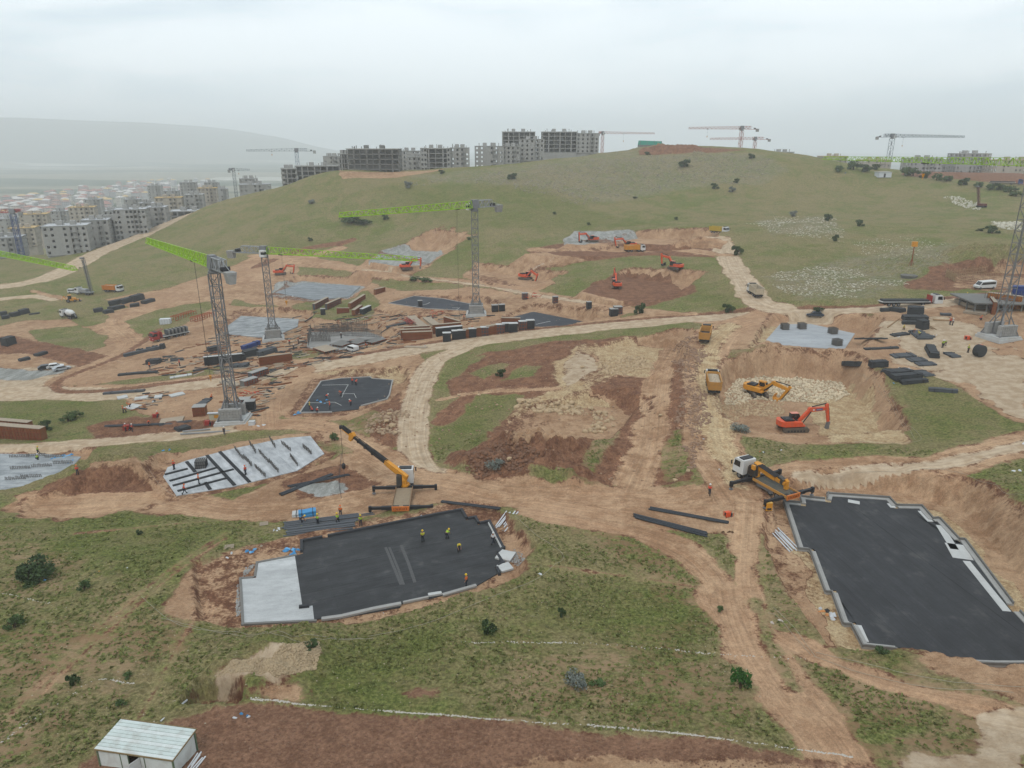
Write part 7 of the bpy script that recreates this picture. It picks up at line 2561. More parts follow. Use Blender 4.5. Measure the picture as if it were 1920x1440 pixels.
# bundles of dark sheets: ends of the centre line, width, height
for a, b, w_, h_, n, m_, lb in (
    ((1584, 682), (1616, 683), 1.6, 1.1, 3, FELT, 'first dark bundle left of the yard, lying apart near the pit'),
    ((1629, 692), (1662, 690), 1.8, 1.3, 3, FELT, 'thick rounded bundle right of the lone one'),
    ((1660, 702), (1704, 698), 2.6, 1.1, 3, FELT, 'bundle with a white bag on top'),
    ((1672, 712), (1724, 706), 1.8, 1.0, 3, FELT, 'bundle below the one with the white bag'),
    ((1688, 719), (1738, 715), 1.4, .8, 2, FELT, 'lowest bundle of the stepped group'),
    ((1740, 732), (1796, 736), 1.3, .7, 2, FELTB, 'separate slate slab lying on the grass right of the stepped group'),
    ((1672, 669), (1714, 666), 3.0, .35, 1, FELTB, 'flat slate sheet nearest the dirt track'),
    ((1702, 676), (1734, 674), 3.0, .3, 1, FELTB, 'second flat slate sheet of the staggered sheets'),
    ((1718, 684), (1752, 682), 2.6, .3, 1, FELTB, 'third flat slate sheet of the staggered sheets'),
    ((1720, 695), (1745, 706), 2.8, .3, 1, FELTB, 'flat slate sheet beside the white bag bundle'),
    ((1776, 662), (1794, 671), 2.4, .35, 1, FELTB, 'small grey sheet between the curled bundle and the coil'),
    ((1742, 654), (1752, 672), 2.0, 1.2, 2, FELT, 'curled dark bundle standing on edge'),
    ((1650, 584), (1668, 583), 1.8, .8, 2, FELT, 'small dark bundle by the flatbed wheels'),
    ((1670, 582), (1694, 586), 2.4, 1.0, 3, FELT, 'dark bundles just under the flatbed tail'),
    ((1692, 600), (1738, 600), 3.2, 1.2, 3, FELT, 'lower layer of the big bundle stack by the flatbed'),
    ((1700, 590), (1732, 591), 3.0, 2.3, 5, FELT, 'tall back pile of the big bundle stack by the flatbed'),
    ((1690, 607), (1734, 608), 1.4, .8, 2, FELT, 'long bundle along the front of the big stack'),
    ((1722, 617), (1736, 615), 2.4, 2.2, 4, FELT, 'upright dark cube at the corner of the big stack'),
    ((1716, 622), (1736, 637), 3.4, .5, 3, FELTB, 'slanted pile of grey panels below the cube'),
    ((1732, 628), (1748, 634), 2.0, .4, 2, FELTB, 'short grey panels right of the slanted pile'),
    ((1604, 644), (1660, 644), 1.3, .35, 2, FELT, 'upper dark strip right of the light grey slab'),
    ((1620, 655), (1684, 652), 1.2, .35, 2, FELT, 'lower dark strip right of the light grey slab'),
    ((1762, 590), (1784, 591), 1.6, .5, 2, FELTB, 'grey panel lying near the two standing figures'),
    ((1672, 630), (1702, 626), 2.0, .4, 1, FELT, 'crumpled dark sheet beside a white bag'),
    ((176, 586), (194, 583), 2.6, 1.5, 3, FELT, 'leftmost dark bundle of the upper yard pile'),
    ((194, 588), (212, 585), 2.6, 1.2, 3, FELT, 'low bundle at the front of the upper yard pile'),
    ((204, 572), (232, 566), 3.2, 1.6, 3, FELT, 'back left bundle of the upper yard pile'),
    ((206, 582), (230, 577), 3.0, 1.4, 3, FELT, 'front middle bundle of the upper yard pile'),
    ((228, 570), (250, 564), 3.0, 1.9, 4, FELT, 'middle bundle of the upper yard pile'),
    ((248, 566), (268, 560), 3.0, 2.4, 4, FELT, 'highest bundle at the right of the upper yard pile'),
    ((244, 576), (262, 573), 2.8, 1.2, 3, FELT, 'front right bundle of the upper yard pile'),
    ((268, 570), (288, 564), 2.6, 1.2, 3, FELT, 'rightmost bundle of the upper yard pile'),
    ((0, 592), (14, 590), 2.6, 1.5, 3, FELT, 'bundle at the left frame edge on the grass'),
    ((4, 598), (18, 596), 2.4, 1.2, 3, FELT, 'front bundle near the left frame edge'),
    ((20, 594), (36, 591), 2.6, 1.5, 3, FELT, 'middle dark bundle of the left edge row'),
    ((38, 590), (54, 586), 2.6, 1.9, 3, FELT, 'tallest dark bundle of the left edge row'),
    ((56, 590), (74, 588), 1.6, .5, 2, FELT, 'flat bundle at the right of the left edge row'),
    ((8, 650), (27, 644), 3.0, 2.6, 4, FELT, 'large dark cube bundle beside the left red bank'),
    ((36, 678), (56, 673), 2.0, .8, 2, FELT, 'dark roll lying above the parked cars'),
    ((66, 668), (88, 662), 2.0, .8, 2, FELT, 'dark roll up slope of the parked cars'),
    ((232, 669), (308, 652), 1.5, .9, 2, FELTB, 'long slate roll along the yard road bend'),
    ((276, 682), (302, 680), 2.4, 1.3, 3, FELT, 'dark bundle left of the red figure above the road'),
    ((320, 679), (345, 675), 1.6, .6, 2, FELT, 'thin dark bundle under the red figure above the road'),
    ((222, 704), (296, 698), 1.4, .5, 2, FELT, 'long dark strip with a heap at its left end'),
    ((194, 739), (272, 733), 1.3, .5, 2, FELTB, 'wavy slate strip lying along the main road'),
    ((318, 709), (360, 702), 1.8, .25, 1, CONCL, 'pale board lying on the green verge'),
    ((258, 661), (268, 660), 1.6, 1.1, 2, FELT, 'dark coil left of the three below the long roll'),
    ((274, 658), (284, 657), 1.6, 1.1, 2, FELT, 'dark coil in the middle below the long roll'),
    ((286, 655), (296, 654), 1.6, 1.1, 2, FELT, 'dark coil right below the long roll'),
    ((302, 654), (310, 653), 1.8, 1.6, 2, FELT, 'upright dark coil at the end of the long roll'),
    ((390, 660), (410, 656), 2.4, 1.4, 3, FELT, 'brown black drum left of the nearest mast'),
    ((440, 676), (460, 672), 3.0, 1.6, 3, FELT, 'front dark bundle of the pile right of the nearest mast'),
    ((458, 670), (484, 664), 3.0, 2.0, 4, FELT, 'back dark bundle of the pile right of the nearest mast'),
    ((482, 668), (516, 658), 3.0, 1.4, 3, FELTB, 'right grey bundle of the pile right of the nearest mast'),
    ((452, 690), (464, 684), 2.0, .8, 2, FELTB, 'small slate slab on the verge by the road'),
    ((438, 690), (450, 684), 2.0, .6, 2, FELTB, 'small slate slab nearest the mast on the verge'),
    ((372, 762), (392, 748), 2.2, .4, 1, FELTB, 'dark grey ramp board left of the nearest crane'),
    ((330, 808), (354, 802), 2.2, .7, 3, FELT, 'heap of flat grey scrap on the road side before the crane'),
    ((724, 616), (768, 606), 2.4, .3, 2, FELT, 'dark crumpled sheets left of the roadside boxes'),
):
    bundle(G(*a), G(*b), w_, h_, lb, m_, n)
t = thing('wire_coil', 'big round dark coil standing beside the orange generator', 'coil', G(1834, 668), .3)
for k in range(5):
    MB().lathe((0, -.7 + k * .3, 1.3), [(1.0, -.14), (1.3, -.1), (1.34, 0), (1.3, .1), (1.0, .14)], 20, 'y').obj('coil_turn', FELT, t)
bundle(G(455, 656), G(486, 645), 1.6, 1.2, 'row of deep blue wrapped rolls beside the second crane', BLUD, 3)
bundle(G(548, 967), G(590, 962), 1.6, .5, 'pale board pile under the bright blue sheet', CONCL, 2)
bundle(G(560, 969), G(594, 964), 1.4, .9, 'bright blue wrapped pallet behind the pipe stack', BLUE, 2)

# pipes and bars
RD = mat('dark_pipe', lin(58, 62, 68), .5, var=.15)
for a, b, n, r_, sp, m_, lb in (
    ((1190, 968), (1326, 1004), 4, .13, .3, RD, 'long bundle of dark pipes lying aslant on the dirt'),
    ((1218, 954), (1366, 981), 3, .12, .3, RD, 'upper bundle of dark pipes behind the aslant one'),
    ((528, 928), (624, 890), 3, .14, .3, RD, 'lower dark pipe bundle beside the puddles'),
    ((540, 914), (654, 891), 2, .14, .3, RD, 'upper dark pipe crossing the lower bundle by the puddles'),
    ((830, 942), (940, 955), 2, .13, .3, RD, 'dark pipe lying behind the black slab corner'),
    ((530, 988), (672, 971), 5, .14, .5, PIPE, 'front stack of grey pipes along the black slab'),
    ((535, 1001), (664, 985), 5, .14, .45, PIPE, 'nearest stack of grey pipes at the slab edge'),
    ((610, 978), (700, 964), 2, .09, .5, PIPE, 'thin grey bars behind the pipe stacks'),
    ((196, 800), (306, 796), 3, .14, .3, RD, 'long dark pipes on the red earth below the crane'),
    ((300, 797), (360, 790), 3, .08, .4, PIPE, 'thin pale bars left of the crane ballast'),
    ((366, 690), (520, 708), 2, .1, .4, DARK, 'dark bars crossing behind the nearest mast'),
    ((590, 672), (660, 670), 3, .1, .4, DARK, 'dark bar bundle below the white van'),
    ((1645, 597), (1668, 578), 2, .12, .5, WOOD, 'left loose timber near the flatbed tail'),
    ((1665, 614), (1686, 598), 1, .14, .5, WOOD, 'right loose timber near the big stack'),
    ((1730, 606), (1752, 618), 2, .1, .5, WOOD, 'loose timber right of the upright cube'),
    ((1748, 600), (1784, 602), 3, .1, .4, WOOD, 'thin planks behind the dark trousered pair'),
):
    rods(G(*a), G(*b), n, r_, lb, m_, spread=sp)
for a, b, dr_, n, lb in (((940, 990), (962, 962), 51.0, 7, 'pile of white profiles at the right corner of the black slab'), ((1452, 994), (1486, 1030), 50.2, 5, 'fan of white profiles left of the largest slab')):
    rods(G(*a), G(*b), n, .09, lb, PLAST, 'profile_pile', 'profiles', 'piles of white profiles', .32, 'profile', .9)
# board stacks, planks
for (a, b, w_, h_, n, lb) in (((1800, 566), (1836, 580), 3.6, .9, 5, 'untidy pile of brown boards left of the orange formwork'), ((1808, 585), (1850, 590), 3.0, .6, 4, 'lower boards under the deck left of the right crane'), ((770, 596), (800, 620), 2.8, .8, 4, 'grey board pile beside the red props'), ((800, 597), (826, 618), 2.6, .6, 3, 'weathered board pile between the red props and brown panel'),
                              ((240, 768), (258, 760), 3.0, .25, 1, 'tilted pale board with men around it'), ((300, 792), (345, 786), 3.2, .2, 2, 'scattered grey boards beside the bar bender'), ((420, 716), (445, 726), 2.6, .5, 2, 'cream board behind the nearest mast'), ((760, 650), (800, 652), 1.4, .2, 1, 'grey planks by the road below the white van')):
    bundle(G(*a), G(*b), w_, h_, lb, BRWL if 'tilted' not in lb else CONCL, n, 'board_pile', 'boards', 'piles of boards', False, False)
t = thing('prop_stack', 'heap of red steel props sloping beside the grey boards', 'props', G(760, 600), head(G(755, 590), G(798, 622)))
rd = random.Random(5)
for k in range(26):
    MB().tube((rd.uniform(-1, 8), rd.uniform(-1.4, 1.4), rd.uniform(.1, 1.2)), (rd.uniform(2, 11), rd.uniform(-1.4, 1.4), rd.uniform(.1, 1.4)), .07, 6).obj('prop', REDP, t)
for x, y, lb in ((468, 742, 'tangle of orange and red steel frames right of the nearest mast'), (1000, 560, 'dark red props lying by the far track'), (820, 590, 'red barrels and crates left of the middle crane')):
    t = thing('prop_tangle', lb, 'props', G(x, y), .2)
    rd = random.Random(x)
    for k in range(18):
        a = Vector((rd.uniform(-2.4, 2.4), rd.uniform(-1.5, 1.5), rd.uniform(.1, 1.6)))
        MB().bar(a, a + Vector((rd.uniform(-1.6, 1.6), rd.uniform(-1, 1), rd.uniform(-.5, .5))), .14).obj('prop', (REDP, ORNG, RUST)[k % 3], t)
# unfinished deck at the right crane
dk = thing('building_deck', 'raised concrete deck on props behind the right crane', 'deck', G(1890, 585), -.1)
MB().box(-9, -1, 2.0, 14, 12, 2.35).obj('deck_slab', CONCD, dk)
for x in range(8):
    for y in (0, 4, 8):
        MB().box(-8.5 + x * 2.8, -.5 + y, -.6, -8.2 + x * 2.8, -.2 + y, 1.998).obj('prop', CONCD, dk)
rw = MB()
for x in range(40):
    rw.bar((-4 + x * .42, 2 + (x % 3) * 2, 2.35), (-4 + x * .42, 2 + (x % 3) * 2, 4.3), .07)
rw.obj('starter_bars', REB, dk)
bundle(G(1895, 560) + Vector((0, 0, 0)), G(1935, 562), 3.0, 3.6, 'blue wrapped load on the right deck', BLUD, 4)
# deck of shutters by the rebar forest
for a, b, w_, lb in (((600, 654), (622, 662), 4.5, 'left shutter deck before the rebar forest'), ((630, 652), (652, 644), 4.5, 'middle shutter deck before the rebar forest'), ((660, 648), (684, 640), 4.5, 'right shutter deck before the rebar forest'), ((690, 646), (716, 638), 4.0, 'far right shutter deck before the rebar forest')):
    p0_, p1_ = G(*a), G(*b)
    t = thing('shutter_deck', lb, 'deck', (p0_ + p1_) / 2, head(p0_, p1_), 'shutter decks by the rebar forest')
    L = (p1_ - p0_).length
    MB().box(-L / 2, -w_ / 2, .75, L / 2, w_ / 2, .85).obj('board', BRWL if 'left' in lb else CONCD, t)
    fr_ = MB()
    for k in range(5):
        y = -w_ / 2 + w_ * k / 4
        fr_.box(-L / 2 - .1, y - .06, .6, L / 2 + .1, y + .06, .748)
        for x in (-L / 2 + .1, L / 2 - .1):
            fr_.bar((x, y, 0), (x, y, .6), .12)
    fr_.obj('joists', RUST, t)
for i, (a, b) in enumerate((((220, 748), (240, 744)), ((252, 749), (278, 745)), ((290, 746), (305, 744)), ((318, 744), (345, 738)))):
    bundle(G(*a), G(*b), 2.2, .35, ['leftmost pale panel of the row before the main road', 'second pale panel of the row before the main road', 'third pale panel of the row before the main road', 'rightmost pale panel of the row before the main road'][i], CONCL, 1, 'precast_board', 'panel', 'pale panels in a row', False, False)
t = thing('lintel_frame', 'grey steel lintel frame lying at the foot of the nearest crane', 'frame', GD(400, 806, 57.2), .1)
MB().bar((-6, -2.2, .2), (8, -1.2, .2), .3).bar((-6, -.8, .2), (-.5, -.2, .3), .25).obj('beam', GALV, t)
t = thing('white_case', 'white square block at the right foot of the nearest crane', 'block', GD(473, 799, 57.0), .1)
MB().box(-.6, -.6, -.1, .6, .6, 1.1).obj('block', PLAST, t)
MB().box(-.65, -.65, 1.102, .65, .65, 1.18).obj('lid', CONCL, t)
t = thing('notice_board', 'white framed board with a yellow sign left of the crane ballast', 'board', GD(407, 790, 57.2), .1)
MB().box(-1.6, -.05, .4, 1.6, .05, 1.9).obj('panel', mat('beige_panel', lin(206, 196, 168), .7), t)
MB().box(-.5, -.065, .8, .5, -.052, 1.5).obj('sign', YELL, t)
MB().box(-1.8, -.3, 1.902, 1.8, .3, 2.05).obj('canopy', PLAST, t)
MB().bar((-1.6, 0, -.2), (-1.6, 0, .4), .1).bar((1.6, 0, -.2), (1.6, 0, .4), .1).obj('leg', RUST, t)
t = thing('water_tank', 'white cubic tank on the grass behind the lorry', 'tank', G(311, 607), .2)
MB().box(-1.8, -1.0, 0, 1.8, 1.0, 1.9).obj('casing', PLAST, t)
fr_ = MB()
for k in range(5):
    fr_.box(-1.8 + k * .86, -1.04, 0, -1.7 + k * .86, -1.005, 1.9)
fr_.obj('rib', GALV, t)

# plastic and litter
BL2 = mat('light_blue_sheet', lin(120, 186, 230), .5, var=.2, vs=4)
for x, y, n, s_, ms, lb in (
    (548, 1033, 7, 1.3, [BLUE, BL2], 'crumpled blue sheet at the corner of the black slab'), (470, 1034, 5, .9, [BLUE, BL2], 'small crumpled blue sheet above the white slab'), (432, 1042, 2, .8, [PLAST], 'white bag on the bare earth above the white slab'),
    (600, 753, 5, 1.6, [BLUE, BL2], 'blue sheets by the near left corner of the marked slab'), (560, 776, 4, 1.4, [BLUE, BL2], 'pale blue sheets on the bank below the marked slab'), (120, 855, 8, 2.0, [BLUE, BL2], 'row of blue bags beside the left grey slab'), (135, 864, 3, 1.2, [BLUE], 'single blue bag at the rim of the left grey slab'),
    (322, 844, 2, 1.0, [BLUE], 'blue bag on the grass above the white slab'), (1018, 1081, 2, .7, [PLAST], 'white bag lying alone on the grass right of the black slab'), (1557, 1150, 9, 1.1, [PLAST, PLAST, mat('orange_print', lin(222, 150, 90), .6), DARK], 'torn white bags with orange print beside the largest slab'),
    (520, 994, 4, .8, [PLAST], 'white paper scraps by the pipe stack'), (1317, 824, 1, .6, [PLAST], 'white board scrap on the haul road'), (1345, 880, 1, .5, [PLAST], 'pale blue scrap on the spoil left of the crane truck'), (1683, 722, 1, .7, [BLUE], 'small blue scrap beside the stepped bundles'),
    (1697, 691, 2, 1.0, [PLAST], 'white bag draped over a dark bundle'), (1682, 632, 2, .8, [PLAST], 'white bag beside the crumpled dark sheet'), (1752, 628, 2, .8, [PLAST], 'white bag beside the yard group'), (1914, 882, 2, 1.0, [PLAST], 'white sheet on the grass at the right edge'), (1913, 830, 2, .9, [PLAST], 'white scrap beside the right dirt road'),
    (1454, 1168, 2, .8, [mat('pale_stone', lin(214, 200, 190), .9)], 'pale flattened heap on the grass track'), (88, 1088, 2, .6, [BL2], 'pale blue litter under the large bush'), (186, 1072, 1, .4, [YELL], 'yellow scrap on the grass right of the large bush'), (455, 1345, 4, .6, [PLAST, BLUE], 'blue and white litter on the red soil near the pit'),
    (1428, 847, 3, .6, [ORNG, DARK, PLAST], 'tools with an orange cone on the grass by the rock pit'), (1464, 843, 1, .5, [PLAST], 'white scrap on the grass below the rock pit'), (795, 967, 5, .5, [PLAST], 'white flakes at the back corner of the black slab'), (720, 1150, 1, .2, [PLAST], 'tiny white scrap at the black slab front'),
    (690, 642, 2, .8, [BLUE], 'blue scrap under the roadside boxes'), (800, 648, 1, .7, [BLUE], 'blue bag on the verge below the roadside boxes'), (1586, 325, 3, 1.6, [BLUD, BLUE], 'blue tarpaulin on the grass by the trees'), (500, 548, 2, 1.2, [PLAST], 'white scrap on the bank left of the blue grey slab'), (548, 556, 2, 1.4, [PLAST], 'white sheet on the spoil near the blue grey slab'),
    (545, 1108, 2, .4, [DARK], 'dark tool lying on the white slab'), (240, 1065, 1, .3, [PLAST], 'tiny white scrap on the grassy slope'), (290, 755, 3, 1.4, [PLAST, DARK], 'white and black sack by the bar boards'), (485, 799, 4, 1.0, [PLAST], 'white rubble bags right of the nearest crane foot')):
    scraps(x, y, n, s_, lb, ms)
t = scraps(490, 1024, 1, .9, 'wooden pallet lying above the white slab', [BRWL], 'pallet_board', 'pallet')
for x, y, lb in ((430, 1026, 'wooden pallet on the grass edge above the white slab'), (495, 983, 'pale board square by the pipe stack')):
    t = thing('pallet', lb, 'pallet', G(x, y), .3)
    for k in range(6):
        MB().box(-.6, -.5 + k * .18, .1, .6, -.38 + k * .18, .13).obj('slat', BRWL, t)
    MB().box(-.6, -.5, 0, -.5, .5, .098).box(.5, -.5, 0, .6, .5, .098).obj('bearer', WOOD, t)

# ropes and tapes marking out plots
ROPE = mat('tape', lin(178, 170, 150), .8)


def rope(pts, label, r=.013, m=ROPE, name='marking_tape', cat='tape', group='marking tapes on the grass', lift=.12):
    P = []
    px, py = np.array(pts, float).T
    x, y = hit(px, py)
    ln = smooth_line(np.stack([x, y], 1), 10)
    zz = zat(ln[:, 0], ln[:, 1]) + lift
    P = [Vector((a, b, c)) for a, b, c in zip(ln[:, 0], ln[:, 1], zz)]
    o0 = P[0].copy()
    mb = MB()
    for a, b in zip(P[:-1], P[1:]):
        mb.bar(a - o0, b - o0, 2 * r)
    o = mb.obj(name, m)
    o.location = o0
    return tag(o, label, cat, group)


for pts, lb in ((((265, 1120), (330, 1170), (440, 1186), (560, 1196), (700, 1198)), 'upper tape in front of the white slab'), (((300, 1160), (380, 1180), (520, 1192), (600, 1200), (680, 1200)), 'lower tape in front of the white slab'), (((690, 1195), (800, 1170), (900, 1130), (1000, 1090), (1040, 1060)), 'tape curving past the front of the black slab'),
                (((1040, 1060), (1055, 1040), (1000, 1000), (965, 968)), 'tape leading up the right of the black slab'), (((1440, 1150), (1460, 1160), (1520, 1230)), 'tape pair down the grass left of the largest slab'), (((1450, 1140), (1490, 1180), (1528, 1232)), 'second tape down the grass left of the largest slab'),
                (((1525, 1232), (1620, 1265), (1740, 1290), (1900, 1300)), 'tape across the earth below the largest slab'), (((1530, 1225), (1640, 1250), (1780, 1280), (1920, 1290)), 'second tape across the earth below the largest slab'), (((1610, 700), (1660, 740), (1700, 800), (1722, 828), (1600, 830)), 'outer tape round the rock pit'),
                (((1604, 700), (1652, 738), (1688, 790), (1716, 826)), 'inner tape round the rock pit'), (((1600, 890), (1700, 886), (1800, 888), (1920, 930)), 'upper tape behind the largest slab'), (((280, 880), (300, 910), (330, 932), (350, 930)), 'tape round the left of the white slab')):
    rope(pts, lb)
rope(((640, 850), (636, 900), (640, 935)), 'thin dark cable trailing on the earth by the sling', .03, DARK, 'cable', 'cable', None, .05)

# chalk lines strewn with lime on the grass
LIMEP = mat('lime_powder', lin(214, 208, 198), .95, var=.15, vs=3)


def lime_line(pts, label, n, w_):
    px, py = np.array(pts, float).T
    x, y = hit(px, py)
    ln = smooth_line(np.stack([x, y], 1), 12)
    rd = random.Random(n)
    mb = MB()
    seg = np.hypot(*(ln[1:] - ln[:-1]).T)
    cum = np.concatenate([[0], np.cumsum(seg)])
    o0 = Vector((ln[0][0], ln[0][1], float(zat(*ln[0]))))
    for k in range(n):
        s_ = rd.uniform(0, cum[-1])
        if math.sin(s_ * .35 + n) > .4 and rd.random() < .8:
            continue
        i = min(len(seg) - 1, int(np.searchsorted(cum, s_)) - 1)
        q = ln[i] + (ln[i + 1] - ln[i]) * ((s_ - cum[i]) / max(seg[i], 1e-6))
        x_, y_ = q[0] + rd.gauss(0, w_ * .4), q[1] + rd.gauss(0, w_ * .4)
        z_ = float(zat(x_, y_))
        r_ = rd.uniform(.04, .12)
        p = Vector((x_, y_, z_)) - o0
        mb.add([p + Vector((r_ * 1.4, 0, -.03)), p + Vector((0, r_, -.03)), p + Vector((-r_ * 1.4, 0, -.03)), p + Vector((0, -r_, -.03)), p + Vector((0, 0, .05 + r_ * .3))], [(0, 1, 4), (1, 2, 4), (2, 3, 4), (3, 0, 4)])
    o = mb.obj('lime_line', LIMEP)
    o.location = o0
    o['kind'] = 'stuff'
    o['label'] = label
    return o


lime_line(((468, 1310), (520, 1314), (640, 1326), (760, 1336), (880, 1345), (1000, 1354), (1150, 1364), (1280, 1376), (1400, 1392), (1520, 1408), (1600, 1420)), 'white lime line along the red soil', 1500, .14)
lime_line(((860, 1204), (1000, 1205), (1150, 1210), (1260, 1218), (1340, 1226), (1520, 1236)), 'broken lime line across the grass', 260, .2)
lime_line(((-10, 1400), (60, 1350), (110, 1320), (180, 1275), (250, 1282)), 'faint lime line at the left edge', 150, .18)
lime_line(((0, 1112), (60, 1125), (130, 1140)), 'faint lime line below the large bush', 60, .18)
lime_line(((1000, 505), (1030, 490), (1045, 480)), 'lime squiggle on the hill grass', 200, .5)

# ================================================================== stones
WS = mat('white_stone', lin(212, 206, 188), .95, var=.25, vs=.7)
TS = mat('tan_stone', lin(196, 170, 136), .95, var=.3, vs=.7)
BS = mat('red_brown_clod', lin(132, 98, 78), .95, var=.3, vs=.7)
GS = mat('grey_gravel', lin(168, 166, 162), .95, var=.3, vs=.9)
rubble('limestone_blocks', 'white limestone blocks strewn over the slope', [[(1415, 412), (1500, 405), (1565, 408), (1580, 440), (1500, 445), (1440, 436)]], 1700, .1, 1.0, WS, 3, wild=16)
rubble('limestone_blocks', 'white stones below the hill track', [[(1450, 525), (1520, 500), (1640, 505), (1670, 530), (1600, 558), (1480, 556)]], 2400, .08, .8, WS, 4, wild=16)
rubble('limestone_blocks', 'loose white stones in the middle of the slope', [[(1580, 450), (1680, 440), (1790, 455), (1760, 490), (1620, 480)]], 1200, .08, .7, WS, 5, wild=16)
rubble('limestone_blocks', 'white stones beside the crawler drill', [[(1770, 370), (1800, 368), (1850, 385), (1830, 396), (1790, 385)], [(1855, 415), (1915, 418), (1915, 432), (1870, 428)]], 320, .4, 1.6, WS, 6)
rubble('hill_stones', 'small stones dotting the hilltop', [[(740, 345), (900, 330), (1100, 300), (1280, 284), (1440, 292), (1450, 330), (1250, 350), (1100, 385), (950, 352)]], 6500, .3, 1.5, mat('hill_stone', lin(160, 152, 136), .95), 7, wild=14)
rubble('rock_rubble', 'broken pale rock heaped in the big rock pit', [[(1370, 712), (1420, 700), (1500, 704), (1580, 712), (1590, 740), (1540, 756), (1480, 750), (1400, 752), (1360, 760)]], 6500, .1, .75, mat('pale_rubble', lin(222, 204, 174), .95, var=.45, vs=.7), 8, sink=.2)
rubble('rock_rubble', 'tan rock rubble at the left of the rock pit', [[(1345, 740), (1400, 752), (1480, 755), (1450, 780), (1380, 790), (1345, 775)]], 1300, .18, .8, TS, 9)
rubble('rock_rubble', 'pale rubble in the central cutting', [[(1115, 685), (1150, 668), (1210, 665), (1220, 690), (1170, 705), (1120, 700)]], 700, .25, 1.2, TS, 10)
rubble('rock_rubble', 'boulder rubble across the middle of the central cutting', [[(960, 765), (1010, 752), (1080, 755), (1150, 770), (1170, 790), (1120, 812), (1090, 780), (1000, 778)]], 260, .4, 1.6, TS, 11)
rubble('rock_rubble', 'stones along the haul road bank', [[(1262, 650), (1310, 632), (1312, 720), (1318, 830), (1316, 880), (1285, 880), (1280, 760)]], 2200, .18, .9, mat('bank_stone', lin(158, 128, 106), .95, var=.3), 12)
rubble('rock_rubble', 'stones on the bank beside the curved track', [[(690, 790), (740, 770), (748, 830), (730, 845), (700, 820)]], 700, .15, 1.0, mat('bank_rock', lin(176, 150, 122), .95, var=.35, vs=.8), 13, wild=10)
rubble('rock_rubble', 'stones at the foot of the haul road spoil', [[(870, 850), (930, 835), (1010, 850), (990, 885), (900, 885)]], 1000, .2, .9, BS, 14)
rubble('gravel_edge', 'grey crushed stone edging the white slab', [[(478, 1050), (486, 1054), (462, 1082), (452, 1090), (452, 1166), (440, 1168), (440, 1090), (456, 1075)], [(480, 1052), (550, 1034), (550, 1040), (486, 1058)]], 900, .12, .4, GS, 15)
rubble('gravel_edge', 'grey crushed stone along the right of the black slab', [[(905, 955), (930, 958), (965, 1010), (985, 1050), (965, 1055), (945, 1010), (915, 972)]], 700, .12, .45, GS, 16)
rubble('gravel_heap', 'pale gravel heap dumped on the grass', [[(400, 1288), (405, 1260), (450, 1237), (520, 1207), (580, 1203), (602, 1222), (580, 1248), (520, 1283), (450, 1290)]], 5000, .1, .34, mat('gravel_tan', lin(186, 164, 132), .95, var=.25), 17)
rubble('soil_clods', 'clods on the red soil in the foreground', [[(340, 1350), (460, 1318), (900, 1358), (1450, 1410), (1500, 1440), (300, 1440)]], 2600, .05, .26, mat('red_clod', lin(134, 100, 80), .95, var=.3), 18)
rubble('grass_stones', 'small pale stones scattered in the near grass', [[(0, 980), (400, 960), (380, 1150), (600, 1200), (900, 1120), (1330, 1100), (1450, 1330), (1200, 1360), (600, 1320), (350, 1340), (150, 1420), (0, 1430)]], 1500, .04, .2, mat('field_stone', lin(188, 174, 150), .95, var=.25), 19)
rubble('verge_stones', 'stones on the earth between the site roads', [[(560, 790), (800, 660), (1040, 640), (1300, 640), (1280, 900), (900, 895)]], 1500, .12, .6, mat('verge_stone', lin(168, 138, 112), .95, var=.3), 20)
rubble('yard_stones', 'small stones on the right yard', [[(1380, 690), (1600, 600), (1900, 600), (1915, 780), (1700, 700)]], 900, .08, .4, TS, 22)
rubble('site_stones', 'small debris across the left work yard', [[(120, 720), (300, 600), (560, 480), (900, 520), (1200, 590), (800, 650), (400, 720), (480, 790), (230, 780)]], 2400, .1, .55, mat('site_debris', lin(176, 150, 124), .95, var=.35), 23)
